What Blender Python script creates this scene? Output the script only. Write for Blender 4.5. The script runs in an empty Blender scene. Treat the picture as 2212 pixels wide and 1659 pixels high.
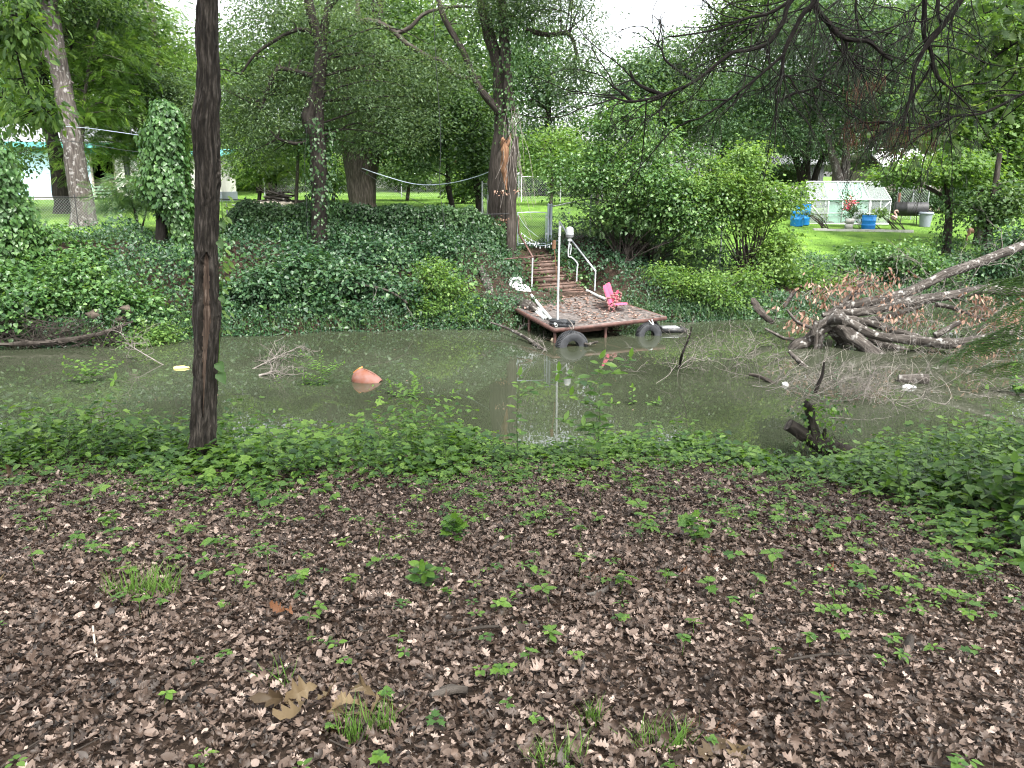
import bpy, math, random
import numpy as np
from mathutils import Vector
R = math.radians
rng = np.random.default_rng(11)
random.seed(5)
scene = bpy.context.scene
COL = scene.collection

# ---------------------------------------------------------------- camera, sky, sun, exposure
CAMZ, PITCH, FPX, CX, CY = 3.43, R(14), 1702.0, 1106.0, 829.5
cam = bpy.data.cameras.new("camera"); camo = bpy.data.objects.new("camera", cam); COL.objects.link(camo)
camo.location = (0, 0, CAMZ); camo.rotation_euler = (R(90) - PITCH, 0, 0)
cam.sensor_width = 36; cam.lens = 36 * FPX / 2212; cam.clip_start = 0.05; cam.clip_end = 1000
scene.camera = camo
SUN_EL, SUN_AZ = R(58), R(150)
w = bpy.data.worlds.new("World"); scene.world = w; w.use_nodes = True
nt = w.node_tree; bg = nt.nodes["Background"]
sky = nt.nodes.new("ShaderNodeTexSky"); sky.sky_type = 'NISHITA'; sky.sun_disc = False
sky.sun_elevation = SUN_EL; sky.sun_rotation = SUN_AZ; sky.air_density = 1.0; sky.dust_density = 4.0; sky.ozone_density = 1.0
hs = nt.nodes.new("ShaderNodeHueSaturation"); hs.inputs["Saturation"].default_value = 0.22; hs.inputs["Value"].default_value = 1.0
nt.links.new(sky.outputs[0], hs.inputs["Color"]); nt.links.new(hs.outputs[0], bg.inputs["Color"])
bg.inputs["Strength"].default_value = 0.135
sl = bpy.data.lights.new("sun", 'SUN'); sl.energy = 1.5; sl.angle = R(12); sl.color = (1, 0.97, 0.9)
so = bpy.data.objects.new("sun", sl); COL.objects.link(so)
sd = Vector((math.sin(SUN_AZ) * math.cos(SUN_EL), math.cos(SUN_AZ) * math.cos(SUN_EL), math.sin(SUN_EL)))
so.rotation_euler = (-sd).to_track_quat('-Z', 'Y').to_euler(); so.location = (0, 0, 60)
vs = scene.view_settings
scene.display_settings.display_device = 'sRGB'
vs.view_transform = 'Standard'; vs.look = 'None'; vs.exposure = 2.4; vs.gamma = 1.0; vs.use_curve_mapping = False
scene.cycles.max_bounces = 6; scene.cycles.diffuse_bounces = 3; scene.cycles.glossy_bounces = 3
scene.cycles.transmission_bounces = 4; scene.cycles.transparent_max_bounces = 6
scene.cycles.sample_clamp_indirect = 6
scene.cycles.use_denoising = True; scene.cycles.filter_width = 1.15

# ---------------------------------------------------------------- maths helpers
def at(px, py, Y):
    """world point seen at photo pixel (2212 wide) at distance Y in front"""
    dx = (px - CX) / FPX; dz = -(py - CY) / FPX
    c, s = math.cos(PITCH), math.sin(PITCH)
    y = c + s * dz; z = -s + c * dz
    t = Y / y
    return np.array([dx * t, Y, CAMZ + z * t])
def pxw(px, Y): return px * Y / FPX * 1.0
def _h(i, j, k, seed):
    n = (i * 374761393 + j * 668265263 + k * 2147483647 + seed * 974711) & 0xffffffff
    n = ((n ^ (n >> 13)) * 1274126177) & 0xffffffff
    return ((n ^ (n >> 16)) & 0xffff) / 65535.0
def vnoise(p, seed=0):
    p = np.asarray(p, float); i = np.floor(p).astype(np.int64); f = p - i; f = f * f * (3 - 2 * f)
    r = 0
    for a in (0, 1):
        for b in (0, 1):
            for c in (0, 1):
                wgt = (f[..., 0] if a else 1 - f[..., 0]) * (f[..., 1] if b else 1 - f[..., 1]) * (f[..., 2] if c else 1 - f[..., 2])
                r = r + wgt * _h(i[..., 0] + a, i[..., 1] + b, i[..., 2] + c, seed)
    return r * 2 - 1
def n2(x, y, s, seed=0):
    x = np.asarray(x, float); y = np.asarray(y, float); x, y = np.broadcast_arrays(x, y)
    return vnoise(np.stack([x * s, y * s, np.zeros_like(x) + .37], -1), seed)
def unit(v): return v / np.maximum(np.linalg.norm(v, axis=-1, keepdims=True), 1e-9)
def rvec(n): return unit(rng.normal(size=(n, 3)))
def sm(a, b, x): t = np.clip((x - a) / (b - a), 0, 1); return t * t * (3 - 2 * t)

# ---------------------------------------------------------------- terrain
def far_shore(x):
    return np.interp(x, [-40, -12, -9, -7, -4, 0, 2, 5, 8, 11, 15, 40], [16.3, 16.9, 17.5, 18.6, 19.3, 19.6, 20.6, 20.8, 21.3, 23.3, 25.3, 29]) + .22 * n2(x, 0 * x, .9, 3)
def near_shore(x):
    return np.interp(x, [-40, -5, 0, 3, 5, 8, 40], [9.6, 9.4, 9.3, 9.0, 9.3, 9.9, 11.5]) + .18 * n2(x, 0 * x, 1.1, 5)
STAIR0 = at(1203, 628, 22.6); STAIRD = np.array([-.36, .93])
def gz(x, y):
    x = np.asarray(x, float); y = np.asarray(y, float); x, y = np.broadcast_arrays(x, y)
    yn = near_shore(x); yf = far_shore(x); s = yn - y; t = y - yf
    zn = np.where(s > 2.2, .92 + .13 * np.minimum(s - 2.2, 30), .92 * np.clip(s, 0, 2.2) / 2.2)
    zl = np.interp(t, [0, .5, 4.5, 12, 20, 60, 400], [0, .3, 1.85, 2.65, 2.8, 3.6, 9])
    zr = np.interp(t, [0, .6, 5, 15, 25, 60, 400], [0, .18, .95, 1.9, 2.25, 3.4, 9])
    u = x / np.maximum(y, 1)
    k = sm(.10, .26, u); zf = zl * (1 - k) + zr * k
    dx = x - STAIR0[0]; dy = y - STAIR0[1]
    al = dx * STAIRD[0] + dy * STAIRD[1]; pe = np.abs(dx * STAIRD[1] - dy * STAIRD[0])
    zs = np.clip(.42 + (al) * .55, 0.05, 1.75) - .15
    ws = sm(1.9, .9, pe) * sm(-1.0, -.2, al) * sm(4.5, 3, al)
    zf = zf * (1 - ws) + np.minimum(zf, zs) * ws
    bed = -np.minimum(.9, .45 * np.minimum(np.maximum(-s, 0), np.maximum(-t, 0)))
    z = np.where(s > 0, zn, np.where(t > 0, zf, bed))
    return z + .035 * n2(x, y, 1.3, 8) + .02 * n2(x, y, 3.1, 9)
def gpt(px, py, lo=1.2, hi=60.):
    """ground point under a photo pixel"""
    for Y in np.arange(lo, hi, .05):
        p = at(px, py, Y)
        if p[2] <= float(gz(p[0], p[1])): return np.array([p[0], p[1], float(gz(p[0], p[1]))])
    return at(px, py, hi)
def wpt(px, py):
    """water surface point under a photo pixel"""
    p = at(px, py, 1.0); d = p - np.array([0, 0, CAMZ]); return np.array([0, 0, CAMZ]) + d * (-CAMZ / d[2])
def gat(px, Y):
    p = at(px, 800, Y); return np.array([p[0], Y, float(gz(p[0], Y))])

# ---------------------------------------------------------------- materials
def lin(h):
    h = h.lstrip('#'); v = [int(h[i:i + 2], 16) / 255 for i in (0, 2, 4)]
    return tuple(((a + .055) / 1.055) ** 2.4 if a > .04045 else a / 12.92 for a in v) + (1,)
def newmat(name):
    m = bpy.data.materials.new(name); m.use_nodes = True
    return m, m.node_tree, m.node_tree.nodes["Principled BSDF"]
def N(nt, t, **k):
    n = nt.nodes.new(t)
    for a, b in k.items(): setattr(n, a, b)
    return n
def ramp(nt, cols, pos=None):
    r = N(nt, "ShaderNodeValToRGB"); e = r.color_ramp.elements
    pos = pos or [i / (len(cols) - 1) for i in range(len(cols))]
    while len(e) < len(cols): e.new(.5)
    for i, c in enumerate(cols): e[i].position = pos[i]; e[i].color = tuple(c[:3]) + (1,)
    return r
def leafmat(name, cols, trans=.35, rough=.5, spec=.35, warm=(1.25, 1.25, .55)):
    m, nt, b = newmat(name); L = nt.links.new
    a = N(nt, "ShaderNodeAttribute", attribute_name="rnd"); r = ramp(nt, cols); L(a.outputs["Fac"], r.inputs[0])
    L(r.outputs[0], b.inputs["Base Color"]); b.inputs["Roughness"].default_value = rough; b.inputs["Specular IOR Level"].default_value = spec
    t = N(nt, "ShaderNodeBsdfTranslucent"); mu = N(nt, "ShaderNodeMix", data_type='RGBA', blend_type='MULTIPLY'); mu.inputs[0].default_value = 1
    L(r.outputs[0], mu.inputs[6]); mu.inputs[7].default_value = tuple(warm) + (1,); L(mu.outputs[2], t.inputs["Color"])
    mx = N(nt, "ShaderNodeMixShader"); mx.inputs[0].default_value = trans
    L(b.outputs[0], mx.inputs[1]); L(t.outputs[0], mx.inputs[2]); L(mx.outputs[0], nt.nodes["Material Output"].inputs[0])
    return m
def barkmat(name, cols, sc=(18, 18, 3.2), bump=.6, rough=.9, spots=None, dist=.02):
    m, nt, b = newmat(name); L = nt.links.new
    a = N(nt, "ShaderNodeAttribute", attribute_name="bk"); mp = N(nt, "ShaderNodeMapping"); mp.inputs["Scale"].default_value = sc
    L(a.outputs["Vector"], mp.inputs[0])
    n1 = N(nt, "ShaderNodeTexNoise"); n1.inputs["Scale"].default_value = 1; n1.inputs["Detail"].default_value = 6; n1.inputs["Roughness"].default_value = .65
    L(mp.outputs[0], n1.inputs["Vector"])
    r = ramp(nt, cols, [.28 + .44 * i / (len(cols) - 1) for i in range(len(cols))]); L(n1.outputs["Fac"], r.inputs[0])
    out = r.outputs[0]
    if spots:
        n3 = N(nt, "ShaderNodeTexNoise"); n3.inputs["Scale"].default_value = 9; n3.inputs["Detail"].default_value = 4; L(a.outputs["Vector"], n3.inputs["Vector"])
        rr = ramp(nt, [(0, 0, 0), (1, 1, 1)], [.56, .66]); L(n3.outputs["Fac"], rr.inputs[0])
        mx = N(nt, "ShaderNodeMix", data_type='RGBA'); L(rr.outputs[0], mx.inputs[0]); L(out, mx.inputs[6]); mx.inputs[7].default_value = tuple(spots[:3]) + (1,); out = mx.outputs[2]
    L(out, b.inputs["Base Color"]); b.inputs["Roughness"].default_value = rough; b.inputs["Specular IOR Level"].default_value = .2
    bp = N(nt, "ShaderNodeBump"); bp.inputs["Strength"].default_value = bump; bp.inputs["Distance"].default_value = dist
    L(n1.outputs["Fac"], bp.inputs["Height"]); L(bp.outputs[0], b.inputs["Normal"])
    return m
def plain(name, col, rough=.6, metal=0, var=.25, scale=6, bump=.15, spec=.4, col2=None, coord="Object", stretch=(1, 1, 1), dist=.01):
    m, nt, b = newmat(name); L = nt.links.new
    tc = N(nt, "ShaderNodeTexCoord"); mp = N(nt, "ShaderNodeMapping"); mp.inputs["Scale"].default_value = stretch; L(tc.outputs[coord], mp.inputs[0])
    n1 = N(nt, "ShaderNodeTexNoise"); n1.inputs["Scale"].default_value = scale; n1.inputs["Detail"].default_value = 6; n1.inputs["Roughness"].default_value = .6; L(mp.outputs[0], n1.inputs["Vector"])
    c2 = col2 or tuple(v * (1 - var) for v in col[:3])
    r = ramp(nt, [c2, col], [.35, .62]); L(n1.outputs["Fac"], r.inputs[0]); L(r.outputs[0], b.inputs["Base Color"])
    b.inputs["Roughness"].default_value = rough; b.inputs["Metallic"].default_value = metal; b.inputs["Specular IOR Level"].default_value = spec
    bp = N(nt, "ShaderNodeBump"); bp.inputs["Strength"].default_value = bump; bp.inputs["Distance"].default_value = dist; L(n1.outputs["Fac"], bp.inputs["Height"]); L(bp.outputs[0], b.inputs["Normal"])
    return m
M = {}
M['dark_oak'] = leafmat('oak_leaves', [(.022, .044, .022), (.050, .088, .040), (.090, .142, .068), (.15, .21, .12)], .45, .5, .25)
M['mid_green'] = leafmat('mid_leaves', [(.022, .050, .018), (.046, .094, .030), (.086, .156, .052), (.15, .22, .09)], .5)
M['bright_green'] = leafmat('bright_leaves', [(.034, .080, .020), (.074, .150, .034), (.125, .220, .050), (.20, .30, .085)], .5)
M['blue_green'] = leafmat('bluish_leaves', [(.024, .058, .030), (.056, .112, .054), (.10, .175, .086), (.16, .24, .13)], .48)
M['vine'] = leafmat('vine_leaves', [(.018, .050, .016), (.044, .106, .030), (.084, .172, .050), (.16, .26, .085)], .4, .38, .45)
M['ivy'] = leafmat('ivy_leaves', [(.010, .028, .011), (.022, .054, .018), (.044, .092, .030), (.08, .14, .055)], .26, .42, .32)
M['bank'] = leafmat('bank_weed_leaves', [(.009, .030, .014), (.023, .062, .026), (.048, .106, .046), (.10, .175, .08)], .36, .42, .45)
M['seedling'] = leafmat('seedling_leaves', [(.020, .055, .018), (.052, .118, .024), (.10, .19, .030), (.16, .26, .05)], .45, .42, .4)
M['cover'] = leafmat('ground_cover_leaves', [(.016, .046, .013), (.042, .100, .018), (.088, .170, .026), (.15, .25, .042)], .42, .4, .45)
M['grass'] = leafmat('grass_blades', [(.045, .095, .018), (.07, .145, .024), (.10, .19, .035), (.14, .21, .06)], .35)
M['reed'] = leafmat('bank_grass_blades', [(.03, .065, .022), (.05, .10, .035), (.08, .135, .05), (.12, .17, .08)], .3)
M['litter'] = leafmat('dead_leaves', [(.010, .007, .005), (.032, .021, .0145), (.068, .046, .034), (.14, .10, .078), (.32, .25, .21)], .1, .55, .4, (1.3, .9, .6))
M['tan_leaf'] = leafmat('tan_dead_leaves', [(.05, .034, .018), (.095, .067, .034), (.15, .11, .06)], .15, .6, .3, (1.3, .9, .6))
M['orange_leaf'] = leafmat('orange_dead_leaves', [(.085, .035, .014), (.13, .055, .022), (.17, .08, .035)], .2, .6, .3, (1.3, .9, .6))
M['dead_twig_leaf'] = leafmat('withered_leaves', [(.13, .072, .048), (.21, .125, .088), (.30, .19, .14), (.38, .27, .20)], .2, .6, .3, (1.3, .9, .6))
M['needle'] = leafmat('conifer_needles', [(.014, .022, .014), (.028, .042, .025), (.05, .062, .036)], .15, .6, .2)
M['needle_dead'] = leafmat('dead_needles', [(.05, .022, .014), (.09, .04, .025), (.13, .06, .035)], .15, .6, .2)
M['bark'] = barkmat('dark_furrowed_bark', [(.004, .0035, .003), (.024, .020, .016), (.10, .087, .074)], (46, 46, 6.0), 1.0, dist=.03)
M['bark_grey'] = barkmat('grey_bark', [(.026, .022, .019), (.070, .060, .053), (.15, .135, .122)], (26, 26, 3.0), .7, spots=(.22, .21, .20))
M['bark_mid'] = barkmat('brown_grey_bark', [(.012, .010, .008), (.036, .030, .025), (.085, .074, .064)], (22, 22, 2.6), .7)
M['bark_dark'] = barkmat('dark_bark', [(.007, .006, .005), (.019, .016, .013), (.044, .038, .033)], (18, 18, 3), .6)
M['branch'] = barkmat('branch_bark', [(.005, .004, .0035), (.010, .008, .007), (.022, .018, .015)], (30, 30, 8), .4)
M['deadwood'] = barkmat('weathered_dead_wood', [(.010, .0085, .007), (.042, .036, .031), (.12, .108, .096)], (28, 28, 3), .7, spots=(.22, .21, .195))
M['twig'] = barkmat('grey_twigs', [(.06, .052, .044), (.14, .125, .112), (.25, .23, .21)], (30, 30, 8), .3)
M['scarwood'] = barkmat('bare_scar_wood', [(.028, .019, .014), (.085, .06, .045), (.16, .125, .10)], (55, 55, 1.6), .6)
M['orange_wood'] = barkmat('torn_orange_wood', [(.05, .026, .014), (.13, .068, .038), (.27, .17, .10)], (40, 40, 2), .8)
M['white_wood'] = barkmat('peeled_stick', [(.30, .25, .19), (.48, .42, .34), (.6, .55, .47)], (30, 30, 6), .2)
M['stem'] = plain('green_stems', (.05, .075, .025), .6)
M['galv'] = plain('galvanized_steel', (.42, .44, .46), .45, .6, .2)
M['wire'] = plain('fence_wire', (.30, .32, .33), .5, .5, .15)
M['blue_steel'] = plain('pale_blue_gate_pipe', (.36, .42, .47), .5, .2, .2)
M['pipe'] = plain('white_pipe', (.40, .42, .43), .5, 0, .3, 10)
M['pvc'] = plain('white_plastic', (.50, .52, .50), .4, 0, .18, 9)
M['plank'] = plain('weathered_planks', (.15, .13, .12), .75, 0, .6, 5, .5, .25, stretch=(2, 2, 2))
M['rustframe'] = plain('brown_painted_steel', (.105, .052, .042), .6, 0, .5, 7, .3)
M['step'] = plain('brown_step_timber', (.105, .062, .046), .7, 0, .5, 8, .3)
M['tyre'] = plain('black_rubber', (.034, .036, .040), .65, 0, .4, 14, .25)
M['pink'] = plain('pink_plastic', (.60, .105, .19), .45, 0, .22, 6, .08)
M['pinkframe'] = plain('dusty_mauve_iron', (.22, .10, .095), .6, 0, .45, 12, .2)
M['rust'] = plain('rusty_metal', (.15, .078, .066), .8, 0, .5, 7, .4, col2=(.13, .044, .022))
M['tank'] = plain('grey_tank', (.33, .345, .355), .5, 0, .25, 9)
M['black'] = plain('black_metal', (.022, .022, .023), .5, 0, .4, 8)
M['bluebarrel'] = plain('blue_plastic', (.016, .20, .55), .4, 0, .15, 5, .05)
M['greybin'] = plain('grey_plastic', (.19, .215, .25), .5, 0, .15, 5, .05)
M['whitemetal'] = plain('white_metal', (.52, .54, .54), .45, 0, .15, 8)
M['rock'] = plain('pale_rock', (.34, .30, .25), .85, 0, .5, 5, .6)
M['browrock'] = plain('brown_rock', (.06, .046, .034), .85, 0, .5, 5, .6)
M['concrete'] = plain('concrete', (.42, .41, .38), .85, 0, .3, 5, .3)
M['rope'] = plain('pale_rope', (.36, .42, .48), .7)
M['cable'] = plain('dark_cable', (.02, .022, .024), .6)
M['tarp'] = plain('green_shade_cloth', (.19, .42, .29), .7, 0, .2, 3, .2)
M['brownflesh'] = plain('terracotta_statue', (.44, .25, .18), .8, 0, .3, 6)
# ---------------------------------------------------------------- mesh builder
class MB:
    def __init__(s): s.V = []; s.F = []; s.A = []; s.B = []; s.n = 0
    def add(s, v, faces, rnd=.5, bk=None):
        v = np.asarray(v, float); n = len(v)
        for f in (faces if isinstance(faces, list) else [faces]):
            if len(f): s.F.append(np.asarray(f, np.int64) + s.n)
        s.V.append(v); s.A.append(np.broadcast_to(np.asarray(rnd, float), (n,)))
        s.B.append(v if bk is None else bk); s.n += n
    def mesh(s, name, mat, origin, smooth):
        v = np.concatenate(s.V) - origin if s.V else np.zeros((0, 3))
        me = bpy.data.meshes.new(name); me.vertices.add(len(v)); me.vertices.foreach_set("co", v.astype(np.float32).ravel())
        if s.F:
            loops = np.concatenate([f.ravel() for f in s.F]); tot = np.concatenate([np.full(len(f), f.shape[1]) for f in s.F])
            st = np.concatenate([[0], np.cumsum(tot)[:-1]])
            me.loops.add(len(loops)); me.loops.foreach_set("vertex_index", loops.astype(np.int32))
            me.polygons.add(len(tot)); me.polygons.foreach_set("loop_start", st.astype(np.int32)); me.polygons.foreach_set("loop_total", tot.astype(np.int32))
            if smooth: me.polygons.foreach_set("use_smooth", np.ones(len(tot), bool))
            a = me.attributes.new("rnd", 'FLOAT', 'POINT'); a.data.foreach_set("value", np.concatenate(s.A).astype(np.float32))
            b = me.attributes.new("bk", 'FLOAT_VECTOR', 'POINT'); b.data.foreach_set("vector", np.concatenate(s.B).astype(np.float32).ravel())
        me.update(calc_edges=True)
        if smooth and hasattr(me, "set_sharp_from_angle"): me.set_sharp_from_angle(angle=R(50))
        me.materials.append(M[mat] if isinstance(mat, str) else mat)
        return me
    def build(s, name, mat, parent=None, smooth=True, origin=None):
        if s.n == 0: return None
        o_ = np.zeros(3) if origin is None else np.asarray(origin, float)
        if parent is not None:
            o_ = wloc(parent)
        ob = bpy.data.objects.new(name, s.mesh(name, mat, o_, smooth)); COL.objects.link(ob)
        if parent is not None: ob.parent = parent
        else: ob.location = o_
        return ob
    # -- shapes
    def tube(s, pts, rad, n=8, seg=None, lump=0., rnd=.5, cap=True, seed=0, fine=0.):
        pts = np.asarray(pts, float); rad = np.broadcast_to(np.asarray(rad, float), (len(pts),))
        if seg and len(pts) > 2 or seg and len(pts) == 2:
            pts, rad = catmull(pts, rad, seg)
        m = len(pts); tg = np.gradient(pts, axis=0) if m > 2 else np.repeat((pts[1:] - pts[:1]), 2, 0); tg = unit(tg)
        up = np.array([0, 0, 1.]) if abs(tg[0][2]) < .9 else np.array([0, 1., 0])
        X = np.zeros((m, 3)); x = unit(np.cross(tg[0], up))
        for i in range(m):
            x = unit(x - tg[i] * np.dot(x, tg[i])); X[i] = x
        Yv = np.cross(tg, X); th = np.linspace(0, 2 * np.pi, n, endpoint=False)
        L = np.concatenate([[0], np.cumsum(np.linalg.norm(np.diff(pts, axis=0), axis=1))])
        bk = np.stack([np.cos(th)[None] * rad[:, None], np.sin(th)[None] * rad[:, None], np.repeat(L[:, None], n, 1)], -1)
        rr = np.repeat(rad[:, None], n, 1)
        if lump: rr = rr * (1 + lump * vnoise(bk * np.array([3.5, 3.5, 1.6]) / max(.05, rad.mean() * 2), seed + 1))
        if fine: rr = rr + fine * (1 - 2.4 * np.abs(vnoise(bk * np.array([30, 30, 4.5]) + .8 * vnoise(bk * 9., seed + 7)[..., None], seed + 2))) + fine * .5 * vnoise(bk * np.array([85, 85, 16.]), seed + 3)
        v = pts[:, None] + rr[..., None] * (np.cos(th)[None, :, None] * X[:, None] + np.sin(th)[None, :, None] * Yv[:, None])
        i = np.arange(m - 1)[:, None] * n; j = np.arange(n)[None]; j2 = (j + 1) % n
        f = np.stack([i + j, i + j2, i + n + j2, i + n + j], -1).reshape(-1, 4)
        v = v.reshape(-1, 3); bk = bk.reshape(-1, 3)
        fs = [f]
        if cap:
            v = np.concatenate([v, pts[:1], pts[-1:]]); bk = np.concatenate([bk, [[0, 0, 0]], [[0, 0, L[-1]]]])
            a = np.arange(n); fs.append(np.stack([(a + 1) % n, a, np.full(n, m * n)], -1)); q = (m - 1) * n
            fs.append(np.stack([q + a, q + (a + 1) % n, np.full(n, m * n + 1)], -1))
        s.add(v, fs, rnd, bk); return v[:m * n].reshape(m, n, 3), rr
    def box(s, c, size, ax=None, rnd=.5):
        ax = np.eye(3) if ax is None else np.asarray(ax, float)
        h = np.asarray(size, float) / 2
        k = np.array([[-1, -1, -1], [1, -1, -1], [1, 1, -1], [-1, 1, -1], [-1, -1, 1], [1, -1, 1], [1, 1, 1], [-1, 1, 1]]) * h
        v = np.asarray(c, float) + k @ ax
        s.add(v, np.array([[3, 2, 1, 0], [4, 5, 6, 7], [0, 1, 5, 4], [1, 2, 6, 5], [2, 3, 7, 6], [3, 0, 4, 7]]), rnd, k)
    def bar(s, p, q, wd, ht, up=(0, 0, 1), rnd=.5):
        p = np.asarray(p, float); q = np.asarray(q, float); d = q - p; L = np.linalg.norm(d); y = d / L
        x = np.cross(y, up); x = unit(x) if np.linalg.norm(x) > 1e-4 else np.array([1., 0, 0]); z = np.cross(x, y)
        s.box((p + q) / 2, (wd, L, ht), np.stack([x, y, z]), rnd)
    def quad(s, a, b, c, d, rnd=.5): s.add([a, b, c, d], np.array([[0, 1, 2, 3]]), rnd)
    def prism(s, poly, ext, rnd=.5):
        """closed polygon (k,3) extruded along ext"""
        p = np.asarray(poly, float); k = len(p); e = np.asarray(ext, float); v = np.concatenate([p, p + e])
        a = np.arange(k); b = (a + 1) % k
        s.add(v, [np.stack([a, b, b + k, a + k], -1), a[::-1][None], (a + k)[None]], rnd)
    def lathe(s, c, prof, n=24, axis=(0, 0, 1), rnd=.5):
        """profile [(r, h)...] spun round axis at c"""
        z = unit(np.asarray(axis, float)); x = np.cross(z, (0, 1, 0)); x = unit(x) if np.linalg.norm(x) > .1 else np.array([1., 0, 0]); y = np.cross(z, x)
        th = np.linspace(0, 2 * np.pi, n, endpoint=False); P = np.asarray(prof, float); m = len(P)
        v = np.asarray(c, float) + P[:, None, :1] * (np.cos(th)[None, :, None] * x + np.sin(th)[None, :, None] * y) + P[:, None, 1:2] * z
        i = np.arange(m - 1)[:, None] * n; j = np.arange(n)[None]; j2 = (j + 1) % n
        s.add(v.reshape(-1, 3), np.stack([i + j, i + j2, i + n + j2, i + n + j], -1).reshape(-1, 4), rnd)
    def rock(s, c, r, seed=0, flat=.7, n=14):
        u = np.linspace(0, np.pi, n); th = np.linspace(0, 2 * np.pi, n * 2, endpoint=False)
        d = np.stack([np.sin(u)[:, None] * np.cos(th), np.sin(u)[:, None] * np.sin(th), np.repeat(np.cos(u)[:, None], n * 2, 1)], -1)
        k = 1 + .35 * vnoise(d * 1.6 + seed * 3.1, seed) + .12 * vnoise(d * 4 + seed, seed + 1)
        v = (d * k[..., None] * np.asarray(r) * np.array([1, 1, flat])).reshape(-1, 3) + np.asarray(c); m = n * 2
        i = np.arange(n - 1)[:, None] * m; j = np.arange(m)[None]; j2 = (j + 1) % m
        s.add(v, np.stack([i + j, i + m + j, i + m + j2, i + j2], -1).reshape(-1, 4))
def catmull(pts, rad, seg):
    p = np.concatenate([2 * pts[:1] - pts[1:2], pts, 2 * pts[-1:] - pts[-2:-1]]); o = []; r = []
    t = np.linspace(0, 1, seg, endpoint=False)[:, None]
    for i in range(1, len(p) - 2):
        a, b, c, d = p[i - 1:i + 3]
        o.append(.5 * (2 * b + (c - a) * t + (2 * a - 5 * b + 4 * c - d) * t ** 2 + (3 * b - a - 3 * c + d) * t ** 3))
        r.append(rad[i - 1] + (rad[i] - rad[i - 1]) * t[:, 0])
    return np.concatenate(o + [pts[-1:]]), np.concatenate(r + [rad[-1:]])
def wloc(o):
    v = np.array(o.location, float)
    return v + (wloc(o.parent) if o.parent else 0)
def thing(name, label, cat, loc, group=None):
    o = bpy.data.objects.new(name, None); COL.objects.link(o); o.location = tuple(float(a) for a in loc); o.empty_display_size = .2
    o["label"] = label; o["category"] = cat
    if group: o["group"] = group
    return o
def tag(o, label=None, cat=None, group=None, kind=None):
    if label: o["label"] = label
    if cat: o["category"] = cat
    if group: o["group"] = group
    if kind: o["kind"] = kind
    return o

# ---------------------------------------------------------------- leaves
u_up = np.array([0, 0, 1.])
class T:
    def __init__(s, v, f): s.v = np.asarray(v, float); s.f = [np.asarray(a) for a in f]
def outline(right, z=.06, tipz=-.12):
    """symmetric leaf from right-hand outline points (x,y), folded on the midrib"""
    right = np.asarray(right, float); k = len(right)
    mid = [(0, 0, 0)] + [(0, y, -.03 + tipz * y * y) for x, y in right] + [(0, 1, tipz)]
    rt = [(x, y, z * x / .3 + tipz * y * y) for x, y in right]; lf = [(-x, y, zz) for x, y, zz in rt]
    v = mid + rt + lf; nm = len(mid); q = []; t = []
    t.append((0, nm, 1)); t.append((0, 1, nm + k))
    for i in range(k - 1):
        q.append((i + 1, nm + i, nm + i + 1, i + 2)); q.append((i + 1, i + 2, nm + k + i + 1, nm + k + i))
    t.append((k, nm + k - 1, k + 1)); t.append((k, k + 1, nm + 2 * k - 1))
    return T(v, [q, t] if q else [t])
T_S = T([(0, 0, 0), (.28, .42, .06), (0, 1, -.08), (-.28, .42, .06)], [[(0, 1, 2), (0, 2, 3)]])
T_N = T([(0, 0, 0), (.15, .45, .03), (0, 1, -.1), (-.15, .45, .03)], [[(0, 1, 2), (0, 2, 3)]])
T_O = outline([(.22, .18), (.31, .42), (.22, .72)])
T_H = outline([(.30, .02), (.42, .24), (.30, .58)], .05, -.2)
T_L = outline([(.16, .2), (.22, .5), (.13, .8)], .05, -.18)
T_MAPLE = outline([(.20, .04), (.46, .22), (.28, .42), (.42, .66), (.14, .72)], .06, -.15)
def oakT(seed):
    r = np.random.default_rng(seed); pts = []
    for y, x in ((.10, .07), (.22, .20), (.30, .09), (.44, .33), (.52, .12), (.66, .30), (.74, .12), (.88, .15)):
        pts.append((x * r.uniform(.75, 1.25), y + r.uniform(-.02, .02)))
    t = outline(pts, .05, -.1); v = t.v
    a, b, c = r.uniform(-.5, .5), r.uniform(-.7, .7), r.uniform(-.5, .5)
    v[:, 2] = v[:, 2] * r.uniform(-1, 1) + a * (v[:, 1] - .5) ** 2 + b * v[:, 0] ** 2 + c * v[:, 0] * (v[:, 1] - .5) + .05 * vnoise(v * 5, seed)
    return t
def curl(t, k, seed):
    r = np.random.default_rng(seed); v = t.v.copy(); a = r.uniform(.6, 1.4) * k * r.choice([-1, 1]); b = r.uniform(.4, 1.2) * k
    v[:, 2] += a * (v[:, 1] - .45) ** 2 + b * v[:, 0] ** 2 * 2.2 + r.uniform(-.8, .8) * k * v[:, 0] * v[:, 1]; v[:, 1] *= 1 - .15 * k; v[:, 0] *= 1 - .2 * k
    return T(v, t.f)
def ragged(seed):
    r = np.random.default_rng(seed + 90); pts = [(max(.03, .26 * math.sin(math.pi * (y * .9 + .05)) * r.uniform(.45, 1.25)), y) for y in (.08, .2, .34, .47, .6, .74, .88)]; t = outline(pts, .05, -.1); t.v[:, 0] += .08 * r.normal() * t.v[:, 1]; return t
OAKS = [oakT(i) for i in range(9)]
LITTER = [curl(OAKS[i % 9], .75, i) for i in range(9)] + [curl(ragged(i), .8, i + 40) for i in range(11)]
OAKC = [curl(OAKS[i], 1.1, i + 70) for i in range(9)]
def beech(seed):
    r = np.random.default_rng(seed); t = outline([(.18, .15), (.28, .4), (.2, .75)], .05, -.1); v = t.v
    v[:, 2] += r.uniform(-.6, .6) * (v[:, 1] - .5) ** 2 + r.uniform(-1, 1) * v[:, 0] ** 2; return t
BEECH = [beech(i) for i in range(4)]
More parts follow.
